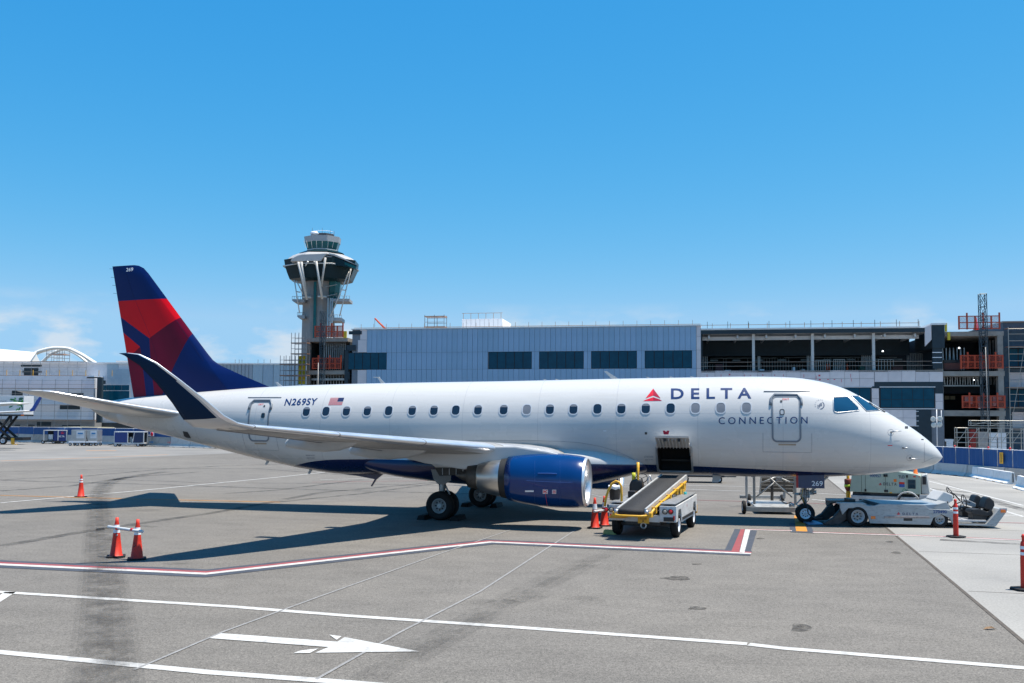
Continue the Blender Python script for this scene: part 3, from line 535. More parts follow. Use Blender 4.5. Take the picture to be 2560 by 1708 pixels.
b = MB(); pts = [hit(2172, 1008, 0.03), hit(2186, 1018, 0.04), hit(2200, 1026, 0.04), hit(2212, 1031, 0.015)]; b.tube(pts, [0.012, 0.012, 0.015, 0.02], 6); b.build('wiper', BLK(), plane)
# nose probes and small marks
for u, v, L in ((2228, 1081, 0.26), (2275, 1145, 0.26), (2258, 1119.5, 0.12)):
    p = hit(u, v, 0.0); n = (hit(u, v, 0.1)-p).normalized(); b = MB(); b.tube([p, p+n*0.07+Vector((0.02, 0, 0)), p+n*0.09+Vector((L, 0, 0.01))], [0.035, 0.022, 0.008], 8); b.build('nose_probe', STEEL(), plane)
    if L > 0.2:
        b = MB(); b.tube([hit(u-1+7.5*math.cos(t), v+7.5*math.sin(t), 0.002) for t in [k*math.pi/10 for k in range(20)]], 0.005, 4, closed=True); b.build('probe_plate_seam', mat('seam', (0.25, 0.26, 0.28), 0.6), plane)
for u, v, du, dv, m_ in ((2266, 1069, 4, 3, BLK()), (2306, 1099, 3, 1.2, BLK()), (2242, 1102, 7, 0.6, GREY()), (2225, 1114, 6, 1, REDP()), (1615, 1083.5, 3, 3, DKST()), (1512, 1077.5, 4, 0.9, REFL())):
    px_patch('skin_fitting', [(u-du, v-dv), (u+du, v-dv), (u+du, v+dv), (u-du, v+dv)], m_, plane, 0.005)
b = MB(); b.tube([hit(2311-0.6*k*0, 1107+k*6, 0.001) for k in range(9)], 0.006, 4); b.build('radome_seam', mat('seam', (0.25, 0.26, 0.28), 0.6), plane)
b = MB(); b.tube([hit(2304+k*5, 1158-k*2.2-0.02*k*k, 0.001) for k in range(8)], 0.006, 4); b.build('radome_seam', mat('seam', (0.25, 0.26, 0.28), 0.6), plane)
px_patch('outflow_vent', [(457, 1078), (469, 1080), (475, 1090), (478, 1096), (466, 1094), (460, 1090)], mat('vent_dark', (0.04, 0.042, 0.045), 0.5, var=0.2), plane, 0.006)
# lettering and emblems
def px_text(name, txt, BL, BR, TL, m_, parent, off=0.008, **k):
    f = lambda u, v: hit(BL[0]+(BR[0]-BL[0])*u+(TL[0]-BL[0])*v, BL[1]+(BR[1]-BL[1])*u+(TL[1]-BL[1])*v, off); return text_on(name, txt, f, m_, parent, **k)
px_text('title_letter', 'DELTA', (1677.5, 998), (1878.5, 996.5), (1677.5, 971.5), NAVYP(), plane, bold=0.022, space=1.62)
px_text('title_letter', 'CONNECTION', (1796.5, 1061), (2019, 1059.5), (1796.5, 1043.5), NAVYP(), plane, bold=0.006, space=1.5)
px_text('registration_letter', 'N269SY', (710.5, 1014.5), (795, 1013), (710.5, 997), NAVYP(), plane, bold=0.022, shear=0.3, space=1.1)
def Q4(x, y): return (1560+x*0.22979, 930+y*0.22979)
def emblem(P, m_): px_patch('triangle_emblem', [Q4(*p) for p in P], m_, plane, 0.008)
emblem([(318, 183), (235, 288), (318, 258)], REDP()); emblem([(318, 183), (318, 258), (397, 288)], DRED()); emblem([(208, 317), (242, 302), (318, 276), (318, 316)], REDP()); emblem([(318, 276), (388, 300), (414, 315), (318, 316)], DRED())
FRED = mat('flag_red', (0.42, 0.03, 0.05), 0.35); FBL = mat('flag_blue', (0.02, 0.03, 0.09), 0.35)
def FQ(s, t): return (820.5+s*34.5+t*6, 1013.2-t*18-s*0.5)
for k in range(7):
    t0 = 2*k/13; t1 = (2*k+1)/13; s1 = 1 if t1 < 6.5/13 else 0.58
    px_patch('flag_stripe', [FQ(0, t0), FQ(s1, t0), FQ(s1, t1), FQ(0, t1)], FRED, plane, 0.007)
px_patch('flag_canton', [FQ(0.58, 6/13), FQ(1, 6/13), FQ(1, 1), FQ(0.58, 1)], FBL, plane, 0.0075)
px_patch('flag_field', [FQ(0, 0), FQ(1, 0), FQ(1, 1), FQ(0, 1)], PWH, plane, 0.004)
EM = mat('emblem_ink', (0.10, 0.13, 0.2), 0.4)
def arcp(c, r, a0, a1, n=12): return [(c[0]+r*math.cos(rad(a0+(a1-a0)*k/n)), c[1]-r*math.sin(rad(a0+(a1-a0)*k/n))) for k in range(n+1)]
b = MB(); b.tube([hit(u, v, 0.004) for u, v in arcp((2051, 1013), 9.2, -95, 60)], [0.004+0.012*math.sin(math.pi*k/12) for k in range(13)], 5); b.build('alliance_emblem', EM, plane)
for dy in (-2.6, 0.4, 3.4):
    b = MB(); b.tube([hit(2044+k*1.1, 1013+dy-2.2*math.sin((k-5)*0.55)-k*0.25+1.4, 0.004) for k in range(11)], 0.009, 5); b.build('alliance_emblem', EM, plane)
for k, ch in enumerate('SKYTEAM'):
    t = rad(195-k*21); c = (2051+13*math.cos(t), 1013-13*math.sin(t)); px_text('alliance_letter', ch, (c[0]-1.3, c[1]+1.5), (c[0]+1.3, c[1]+1.5), (c[0]-1.3, c[1]-1.5), EM, plane, off=0.004)
for (u, v) in ((1611, 1144), (765, 1140)):
    px_text('stencil_letter', 'BATTERY ACCESS', (u, v), (u+22, v), (u, v-3), EM, plane, off=0.004); px_text('stencil_letter', 'PUSH TO OPEN', (u+2, v+7), (u+22, v+7), (u+2, v+4), EM, plane, off=0.004)
# belly fairing
ff = [(-20.6, 1.9, 0.2, 0.06), (-20.0, 1.84, 0.8, 0.24), (-19.2, 1.78, 1.2, 0.4), (-18, 1.74, 1.52, 0.54), (-16.5, 1.74, 1.74, 0.66), (-14.5, 1.76, 1.8, 0.76), (-12.8, 1.8, 1.78, 0.78), (-11.6, 1.84, 1.7, 0.72), (-10.6, 1.86, 1.55, 0.54), (-9.9, 1.86, 1.3, 0.36), (-9.4, 1.84, 0.8, 0.22), (-9.2, 1.82, 0.2, 0.12)]
fz, fw_, fh = [pchip([p[0] for p in ff], [p[k] for p in ff]) for k in (1, 2, 3)]
b = MB(); b.loft([[(x, -fw_(x)*math.copysign(abs(math.sin(t))**0.75, math.sin(t)), fz(x)-fh(x)*math.copysign(abs(math.cos(t))**0.9, math.cos(t))) for t in [k*2*math.pi/40 for k in range(40)]] for x in [-20.6+i*11.4/40 for i in range(41)]]); b.build('belly_fairing', PAINT, plane)
# antennas
def blade(name, px_base, ztip, lean, m_=PWH, wd=0.22, T=None):
    p = AF.px(px_base[0], px_base[1], 0); x = p[0]; z = ftop(x)-0.03; b = MB(); dz = ztip
    b.prism([(x+wd/2, z), (x-wd/2, z), (x-wd/2-lean, z+dz), (x-wd*0.1-lean, z+dz)], -0.012, 0.012, 'y', 0)
    if T: b.box(x-lean-T, x-lean+0.02, -0.03, 0.03, z+dz-0.025, z+dz)
    return b.build(name, m_, plane)
blade('antenna', (959, 957), 0.27, 0.18, wd=0.16, T=0.24); blade('antenna', (703, 966), 0.2, 0.16, wd=0.2); blade('antenna', (1540, 946), 0.3, 0.3, wd=0.26)
for u in (1367, 1397, 1625, 1683, 1735, 1885): blade('antenna', (u, 950), 0.07, 0.05, wd=0.16)
def belly_blade(x, dz, lean, wd, m_, z=None):
    z = (fbot(x)+0.06) if z is None else z; MB().prism([(x+wd/2, z), (x-wd/2, z), (x-wd/2-lean, z-dz), (x+wd*0.15-lean, z-dz)], -0.015, 0.015, 'y').build('belly_antenna', m_, plane)
belly_blade(-24.0, 0.2, 0.1, 0.14, PGR); belly_blade(-22.2, 0.22, 0.1, 0.14, PGR); belly_blade(-7.1, 0.3, 0.05, 0.32, PGR); belly_blade(-5.9, 0.08, 0.05, 0.12, PGR)
b = MB(); b.prism([A_(420+x*0.2468, 940+y*0.2468, 0) for x, y in ((1650, 955), (2140, 960), (2178, 998), (2112, 1050), (2068, 1120), (2056, 1116), (2096, 1046), (1900, 1008), (1700, 985))], -0.035, 0.035, 'y'); b.build('drain_mast', mat('navy_paint', (0.004, 0.012, 0.065), 0.25, coat=0.4), plane)
# ---------------------------------------------------------------- lifting surfaces
def naca(s): return 5*(0.2969*math.sqrt(s)-0.126*s-0.3516*s*s+0.2843*s**3-0.1036*s**4)
SS = [0, 0.006, 0.02, 0.05, 0.1, 0.17, 0.27, 0.4, 0.55, 0.72, 0.88, 1.0]
def section(L, T, nrm, tk, camber=0.0, smax=1.0, off=0.0):
    L, T, nrm = Vector(L), Vector(T), Vector(nrm).normalized(); c = (T-L).length; up = []; dn = []
    for s in SS:
        if s > smax: break
        t = naca(s)*tk*c+off; cb = camber*c*4*s*(1-s); p = L+(T-L)*s
        if s == 0: p = L-(T-L).normalized()*off
        up.append(p+nrm*(cb+t if s > 0 else 0)); dn.append(p+nrm*(cb-t if s > 0 else 0))
    if smax == 1.0: return up+dn[1:-1][::-1] + []
    return up[::-1]+dn[1:]
def wingparts(side):
    """side -1 = near (starboard) wing, +1 = far wing"""
    m_ = lambda p: Vector((p[0], p[1]*(-side), p[2]))
    st = [((-11.7, -1.1, 2.02), (-17.9, -1.1, 1.98), 0.125), ((-12.35, -1.9, 2.2), (-17.75, -1.9, 2.06), 0.125), ((-13.1, -2.9, 2.34), (-17.6, -2.9, 2.18), 0.12), ((-13.8, -4.2, 2.46), (-17.5, -4.2, 2.32), 0.115), ((-15.2, -7.1, 2.7), (-17.95, -7.1, 2.6), 0.11), ((-16.6, -10.0, 2.95), (-18.55, -10.0, 2.88), 0.105), ((-17.75, -12.4, 3.16), (-19.1, -12.4, 3.11), 0.1)]
    secs = []
    for i, (L, T, tk) in enumerate(st):
        a_ = st[max(0, i-1)]; c_ = st[min(len(st)-1, i+1)]; sp = (Vector(c_[0])-Vector(a_[0])); nr = Vector((0, -sp.z, -abs(sp.y)*-1)); nr = Vector((0, 1, 0)).cross(Vector((1, 0, 0))); nr = Vector((0, -0.0, 1)); secs.append((L, T, nr, tk))
    wl_ = [((-17.95, -12.8, 3.24), (-19.15, -12.85, 3.15), (0, 0.25, 1), 0.09), ((-18.15, -13.1, 3.42), (-19.18, -13.2, 3.32), (0, 0.6, 0.8), 0.085), ((-18.5, -13.42, 3.82), (-19.3, -13.5, 3.72), (0, 0.82, 0.55), 0.08), ((-18.95, -13.72, 4.25), (-19.52, -13.8, 4.17), (0, 0.88, 0.48), 0.08), ((-19.4, -13.98, 4.64), (-19.82, -14.05, 4.58), (0, 0.9, 0.45), 0.08), ((-19.75, -14.14, 4.83), (-20.1, -14.22, 4.8), (0, 0.9, 0.45), 0.08), ((-20.02, -14.2, 4.86), (-20.22, -14.26, 4.85), (0, 0.9, 0.45), 0.08)]
    wing = MB(); wing.loft([[m_(p) for p in section(L, T, nr, tk, 0.015)] for L, T, nr, tk in secs]); wo_ = wing.build('wing', mat('wing_grey', (0.27, 0.27, 0.265), 0.4, var=0.08, scale=1.2, dirt=(0.12, 0.1, 0.085), dirt_amt=0.45, stretch=(0.6, 2, 1)), plane)
    wt = MB(); wt.loft([[m_(p) for p in section(L, T, nr, tk, 0.0)] for L, T, nr, tk in [secs[-1]]+wl_])
    # paint split on the winglet: navy blade, white foot and front band
    wme = wt.build('winglet', [mat('winglet_navy', (0.003, 0.02, 0.055), 0.45, var=0.08, spec=0.08, scale=1), PWH], wo_)
    for p in wme.data.polygons:
        c = p.center; p.material_index = 1 if (c.z < 3.33 or (c.x > -18.02-(c.z-3.3)*0.80-0.28+0.0 and c.z < 4.3)) else 0
    def slat(name, k0, k1, t0, t1):
        A0, A1 = secs[k0], secs[k1]; R = []
        for t in (t0, t0+(t1-t0)/3, t0+(t1-t0)*2/3, t1):
            L = Vector(A0[0]).lerp(Vector(A1[0]), t); T = Vector(A0[1]).lerp(Vector(A1[1]), t); R.append([m_(p) for p in section(L, T, Vector((0, 0, 1)), A0[3]+(A1[3]-A0[3])*t, 0.015, 0.12, 0.006)])
        MB().loft(R, closed=False, cap=False).build(name, POL, wo_)
    slat('leading_edge_slat', 0, 1, 0.75, 1); slat('leading_edge_slat', 1, 2, 0, 0.99); slat('leading_edge_slat', 2, 3, 0, 0.7); slat('leading_edge_slat', 3, 4, 0.03, 0.985); slat('leading_edge_slat', 4, 5, 0, 0.985); slat('leading_edge_slat', 5, 6, 0, 0.985)
    R = [[m_(p) for p in section(L, T, nr, tk, 0.0, 0.12, 0.005)] for L, T, nr, tk in [secs[-1]]+wl_]
    MB().loft(R, closed=False, cap=False).build('leading_edge_strip', POL, wo_)
    # flap track fairings
    for (y, P, wd) in ((-10.3, [(702, 1091), (722, 1097), (752, 1096), (790, 1091), (760, 1084), (716, 1087)], 0.09), (-8.5, [(713, 1112), (716, 1118), (775, 1128), (812, 1130), (848, 1127), (880, 1117), (900, 1104), (880, 1098), (840, 1090), (757, 1095)], 0.16), (-5.7, [(873, 1128), (876, 1135), (925, 1146), (975, 1149), (1020, 1145), (1055, 1135), (1078, 1121), (1050, 1112), (1000, 1106), (914, 1113)], 0.18)):
        Q = [A_(u, v, y) for u, v in P]; cx_ = sum(q[0] for q in Q)/len(Q); R = []
        for t in (-1, -0.85, -0.5, 0, 0.5, 0.85, 1): k = math.sqrt(max(0.0, 1-0.75*t*t)) if abs(t) < 1 else 0.35; zt_ = max(q[1] for q in Q); R.append([m_((cx_+(q[0]-cx_)*(0.8+0.2*k), y+t*wd, zt_+(q[1]-zt_)*k)) for q in Q])
        MB().loft(R).build('flap_fairing', mat('fairing_grey', (0.40, 0.41, 0.41), 0.4, var=0.05), wo_)
    # flap and aileron gap lines on the underside as thin proud edges
    for (i0, i1) in ((1, 3), (3, 5), (5, 6)):
        pts = []
        for k in range(5):
            t = k/4; L = Vector(st[i0][0]).lerp(Vector(st[i1][0]), t); T = Vector(st[i0][1]).lerp(Vector(st[i1][1]), t); p = L+(T-L)*0.76; p.z -= 0.035*(T-L).length; pts.append(m_(p))
        MB().tube(pts, 0.012, 4).build('flap_gap', mat('seam', (0.25, 0.26, 0.28), 0.6), wo_)
    return wo_
wnear = wingparts(1); wfar = wingparts(-1)
# root fillet in front of the wing
b = MB(); R = []
for k in range(15):
    t = k/14; x = -10.9-t*7.2; hw = 0.48*math.sin(math.pi*min(1, t*0.75+0.03))**0.6; zz = 2.08-0.1*t
    R.append([(x, sy_(x, 2.1)-hw*0.85*math.sin(a_)+0.15, zz-hw*0.62*math.cos(a_)) for a_ in [q*2*math.pi/16 for q in range(16)]])
b.loft(R); b.build('wing_root_fairing', PWH, plane)
b = MB(); b.tube([hit(u, v, 0.002) or Vector((-14, -1.5, 2.5)) for u, v in ((1168, 1102), (1250, 1101.5), (1330, 1102), (1400, 1103.5), (1450, 1107), (1500, 1116), (1540, 1128), (1570, 1141), (1588, 1151))], 0.008, 5); b.build('fairing_seam', mat('seam', (0.25, 0.26, 0.28), 0.6), plane)
# horizontal stabilisers
for sgn in (1, -1):
    f = lambda p: Vector((p[0], p[1]*sgn, p[2])); st = [((-26.9, -0.45, 3.48), (-30.15, -0.3, 3.5), 0.11), ((-27.25, -0.95, 3.55), (-30.25, -0.95, 3.55), 0.11), ((-28.6, -3, 3.92), (-30.75, -3, 3.9), 0.1), ((-29.8, -4.8, 4.27), (-31.15, -4.8, 4.26), 0.095), ((-30.1, -4.96, 4.3), (-31.18, -4.97, 4.3), 0.06), ((-30.5, -5.03, 4.31), (-31.16, -5.03, 4.31), 0.04)]
    s_ = MB().loft([[f(p) for p in section(L, T, (0, 0, 1), tk)] for L, T, tk in st]).build('horizontal_stabilizer', PWH, plane)
    MB().loft([[f(p) for p in section(L, T, (0, 0, 1), tk, 0, 0.12, 0.005)] for L, T, tk in st[1:5]], closed=False, cap=False).build('leading_edge_strip', POL, s_)
# fin: planform cut along the livery lines, then given its aerofoil thickness
def FQ2(x, y): return A_(250+x*0.23597, 640+y*0.23597, 0.0)
LEp = [(-23.6, 4.3), (-24.05, 4.61), (-25.2, 5.05), (-26.15, 5.44), (-26.5, 5.66), (-26.75, 5.93), (-27.45, 6.75), (-28.62, 8.15), (-29.5, 9.2), (-29.72, 9.42), (-29.95, 9.53), (-30.15, 9.56)]; TEp = [(-29.9, 3.7), (-30.02, 4.2), (-31.18, 9.55)]
outl = [(-23.6, 3.9)]+LEp[1:]+[(-31.18, 9.54), (-30.04, 4.25), (-29.9, 3.9)]
def lerpz(P, z):
    P = sorted(P, key=lambda p: p[1])
    if z <= P[0][1]: return P[0][0]
    for (xa, za), (xb, zb) in zip(P, P[1:]):
        if z <= zb: return xa+(xb-xa)*(z-za)/max(1e-6, zb-za)
    return P[-1][0]
bm = bmesh.new(); bm.faces.new([bm.verts.new((x, 0, z)) for x, z in outl])
def cut(p, q):
    d = Vector((q[0]-p[0], 0, q[1]-p[1])); bmesh.ops.bisect_plane(bm, geom=bm.verts[:]+bm.edges[:]+bm.faces[:], plane_co=(p[0], 0, p[1]), plane_no=(d.z, 0, -d.x), dist=1e-5)
for k in range(1, 20): z = 3.9+k*0.29; cut((0, z), (1, z))
for fr in (0.012, 0.03, 0.06, 0.1, 0.15, 0.22, 0.3, 0.4, 0.5, 0.62, 0.75, 0.88): cut((-26.6+(-30.2+26.6)*fr, 5.6), (-29.9+(-31.18+29.9)*fr, 9.4))
PT = {k: FQ2(*v) for k, v in dict(a=(193, 480), b=(712, 455), c=(222, 650), d=(543, 875), e=(857, 653), f=(250, 815), g=(438, 965), h=(283, 1022), i=(372, 1022), j=(447, 1010), k=(497, 1482), l=(550, 1000), m=(588, 1478), n=(982, 822), o=(770, 1262), p=(672, 1478)).items()}
for p, q in (('a', 'b'), ('c', 'd'), ('d', 'e'), ('f', 'g'), ('i', 'g'), ('j', 'k'), ('g', 'j'), ('l', 'm'), ('d', 'l'), ('n', 'o'), ('o', 'p')): cut(PT[p], PT[q])
def left_of(p, q, x, z): return (q[0]-p[0])*(z-p[1])-(q[1]-p[1])*(x-p[0])
def inpoly(x, z, P):
    r = False
    for i in range(len(P)):
        (xa, za), (xb, zb) = P[i], P[i-1]
        if (za > z) != (zb > z) and x < (xb-xa)*(z-za)/(zb-za)+xa: r = not r
    return r
ext = lambda p, q, t: (p[0]+(q[0]-p[0])*t, p[1]+(q[1]-p[1])*t)
RED_U = [ext(PT['b'], PT['a'], 1.3), ext(PT['a'], PT['b'], 1.3), ext(PT['d'], PT['e'], 1.3), PT['d'], ext(PT['d'], PT['c'], 1.3)]
RED_S = [ext(PT['g'], PT['f'], 1.5), PT['g'], PT['i'], ext(PT['g'], PT['i'], 3)]
MAR_R = [PT['d'], ext(PT['d'], PT['e'], 1.3), ext(PT['o'], PT['n'], 1.3), PT['o'], ext(PT['o'], PT['p'], 1.3), ext(PT['l'], PT['m'], 1.2), PT['l']]
MAR_L = [PT['g'], PT['j'], ext(PT['j'], PT['k'], 1.2), (-31.5, 4.0), (-31.5, 6.0), ext(PT['g'], PT['i'], 3), PT['i']]
for f in bm.faces:
    c = f.calc_center_median(); x, z = c.x, c.z
    f.material_index = 1 if (inpoly(x, z, RED_U) or inpoly(x, z, RED_S)) else 2 if (inpoly(x, z, MAR_R) or inpoly(x, z, MAR_L)) else 0
    f.smooth = True
me = bpy.data.meshes.new('vertical_fin')
bmesh.ops.duplicate(bm, geom=bm.verts[:]+bm.edges[:]+bm.faces[:]); bm.verts.ensure_lookup_table(); nv = len(bm.verts)//2
def finy(x, z):
    le, te = lerpz(LEp, z), lerpz(TEp, z); c = max(0.05, le-te); s = min(1, max(0, (le-x)/c)); ce = min(c, 4.2); return min(0.21, naca(s)*0.105*ce)*(1 if z < 9.3 else max(0.25, 1-(z-9.3)*2.6))+0.004
for i, v in enumerate(bm.verts): v.co.y = (-1 if i < nv else 1)*finy(v.co.x, v.co.z)
for f in bm.faces:
    if (f.normal.y > 0) == (f.calc_center_median().y < 0): pass
bm.normal_update(); fl = [f for f in bm.faces if (f.calc_center_median().y < 0) == (f.normal.y > 0)]; bmesh.ops.reverse_faces(bm, faces=fl); bm.to_mesh(me); bm.free()
for mm in (mat('tail_navy', (0.002, 0.013, 0.09), 0.35, var=0.06, scale=1, spec=0.2), mat('tail_red', (0.62, 0.002, 0.008), 0.35, var=0.06, scale=1, spec=0.2), mat('tail_maroon', (0.13, 0.0, 0.018), 0.35, var=0.3, scale=0.5, spec=0.2)): me.materials.append(mm)
fin = link('vertical_fin', me, plane)
def fin_pt(u, v, off=0.004): x, z = A_(u, v, -0.1); return (x, -finy(x, z)-off, z)
text_on('fleet_number', '269', lambda u, v: fin_pt(314+u*17.5, 679-v*9.5-u), REFL(), fin, bold=0.012)
b = MB(); b.tube([fin_pt(250+x*0.236, 640+y*0.236, 0.001) for x, y in ((815, 690), (950, 890), (1100, 1110), (1290, 1400))], 0.0035, 4); b.build('fin_seam', mat('seam_blue', (0.012, 0.015, 0.05), 0.7, spec=0.1), fin)
b = MB(); b.tube([fin_pt(250+x*0.236, 640+y*0.236, 0.001) for x, y in ((270, 180), (350, 420), (545, 870), (610, 1100), (700, 1440))], 0.0035, 4); b.build('rudder_hinge_line', mat('seam_blue', (0.03, 0.06, 0.16), 0.5), fin)
for (x, y) in ((150, 140), (165, 230), (180, 315), (190, 400), (330, 1080)):
    p = FQ2(x, y); MB().tube([(p[0]+0.05, 0, p[1]), (p[0]-0.22, 0, p[1]+0.02)], 0.006, 4).build('static_wick', BLK(), fin)
# ---------------------------------------------------------------- engines
NAC = mat('nacelle_blue', (0.001, 0.03, 0.135), 0.22, var=0.08, scale=1.2, coat=0.35, spec=0.35); TITAN = mat('exhaust_metal', (0.56, 0.55, 0.53), 0.32, 0.95, var=0.15, scale=3, stretch=(0.4, 2, 2)); HOT = mat('exhaust_dark', (0.09, 0.08, 0.07), 0.5, 0.6, var=0.3, scale=4)
for sgn in (-1, 1):
    c = (0, sgn*4.15, 1.46); e = thing('engine', '', ''); e.parent = plane
    for k in ('label', 'category'): 
        if k in e: del e[k]
    up = lambda x: 0.03*(-11-x)
    def lat(prof, mm, nm, n=48, **k): 
        b = MB().lathe([(r, h) for h, r in prof], n, c, 'x', 0, True, **k).tf(lambda p: Vector((p.x, p.y, p.z+up(p.x)))); return b.build(nm, mm, e)
    nc = lat([(-10.985, 0.752), (-11.06, 0.778), (-11.2, 0.805), (-11.5, 0.83), (-11.9, 0.838), (-12.4, 0.825), (-12.9, 0.775), (-13.2, 0.73), (-13.42, 0.69), (-13.4, 0.675), (-13.0, 0.68)], NAC, 'nacelle')
    lat([(-11.35, 0.66), (-11.15, 0.655), (-10.98, 0.668), (-10.9, 0.705), (-10.915, 0.73), (-10.95, 0.746), (-10.988, 0.755)], POL, 'intake_lip')
    lat([(-11.34, 0.66), (-11.8, 0.665), (-12.1, 0.66)], mat('intake_liner', (0.25, 0.25, 0.245), 0.5, 0.1, var=0.08), 'intake_liner')
    lat([(-11.75, 0.0), (-11.8, 0.06), (-12.0, 0.17), (-12.08, 0.2)], DKST(), 'spinner', 24); lat([(-12.1, 0.0), (-12.12, 0.665)], HOT, 'fan_backing')
    fb = MB()
    for k in range(24):
        a0 = k*2*math.pi/24; r = [(0.19, -12.0, 0.0), (0.64, -12.03, 0.10), (0.64, -12.09, 0.17), (0.19, -12.08, 0.10)]
        fb.add([(h, c[1]+q*math.cos(a0+t), c[2]+q*math.sin(a0+t)+up(h)) for q, h, t in r], [(0, 1, 2, 3)])
    fb.build('fan_blades', STEEL(), e)
    lat([(-13.38, 0.67), (-13.46, 0.6)], HOT, 'bypass_duct', 40); lat([(-13.3, 0.62), (-13.55, 0.615), (-13.65, 0.605), (-14.0, 0.55), (-14.35, 0.46), (-14.4, 0.44), (-14.35, 0.4)], TITAN, 'core_cowl', 40)
    lat([(-14.3, 0.42), (-14.5, 0.4), (-14.75, 0.36), (-14.74, 0.33), (-14.4, 0.34)], HOT, 'exhaust_nozzle', 36); lat([(-14.4, 0.27), (-14.8, 0.2), (-15.1, 0.08), (-15.2, 0.01)], HOT, 'exhaust_cone', 24)
    lat([(-13.4, 0.66), (-13.64, 0.62)], mat('seal_black', (0.012, 0.012, 0.012), 0.6), 'cowl_seal', 40)
    y = sgn*4.15; P = [(-11.55, 2.25), (-12.2, 2.40), (-13.2, 2.54), (-14.4, 2.52), (-16.6, 2.25), (-17.2, 2.2), (-16.2, 1.96), (-14.9, 1.78), (-14.2, 1.85), (-13.4, 2.02), (-12.4, 2.08)]
    MB().prism(P, y-0.15, y+0.15, 'y').build('pylon', PWH, e, bev=0.05)
    if sgn < 0:
        def nq(u, v, off=0.006):
            o_ = AF.loc(CAM); d = ray(u, v); dl = Vector((d.dot(AF.e), d.dot(AF.n), d.z)).normalized(); p, n, i_, t = NBV.ray_cast(o_, dl)
            return None if p is None else p+(n if n.dot(dl) < 0 else -n)*off
        NBV = BVHTree.FromPolygons([v.co.copy() for v in nc.data.vertices], [tuple(p.vertices) for p in nc.data.polygons])
        def ndec(name, u0, u1, v0, v1, m_, off=0.006):
            g_ = [[nq(u0+(u1-u0)*i/4, v0+(v1-v0)*j/4, off) for i in range(5)] for j in range(5)]; b = MB().add([p for r in g_ for p in r], [(j*5+i, j*5+i+1, j*5+i+6, j*5+i+5) for j in range(4) for i in range(4)], 0, True); return b.build(name, m_, e)
        ndec('warning_decal', 1357, 1369.5, 1224, 1234.5, REFL()); ndec('warning_decal', 1380.5, 1390.5, 1224.5, 1234.5, REFL()); ndec('white_mark', 1313, 1334.5, 1226, 1230, REFL())
        for (u0, u1, v0, v1) in ((1358.5, 1361, 1225.5, 1233), (1361, 1364, 1228, 1230.5), (1364, 1368.5, 1225.5, 1227.5), (1364, 1366, 1227, 1233), (1364, 1368.5, 1231, 1233.2), (1382, 1389, 1226, 1227.2), (1382, 1389, 1232, 1233.2), (1382, 1383.2, 1226, 1233), (1388, 1389.2, 1226, 1233), (1384, 1387, 1228, 1231)): ndec('warning_ink', u0, u1, v0, v1, REDP(), 0.009)
        for us, vs2 in (([1316, 1340, 1380, 1420, 1432], [1202, 1203.5, 1205.5, 1206.5, 1206]), ([1345, 1370, 1392], [1184, 1184, 1185])):
            b = MB(); b.tube([nq(u, v, 0.004) for u, v in zip(us, vs2)], 0.009 if len(us) > 3 else 0.02, 5); b.build('cowl_seam' if len(us) > 3 else 'nacelle_strake', mat('seam_blue2', (0.01, 0.05, 0.2), 0.3), e)
        for u in (1337, 1400):
            b = MB(); b.tube([q for q in (nq(u+0.004*(v-1205)**2*0.1*0, v, 0.001) for v in range(1152, 1264, 8)) if q], 0.005, 4); b.build('cowl_seam', mat('seam_blue2', (0.01, 0.05, 0.2), 0.3), e)
        b = MB(); b.tube([nq(1361+t*1.2, 1222+t*7, 0.003) for t in range(7)], 0.006, 4); b.build('red_cowl_line', REDP(), e)
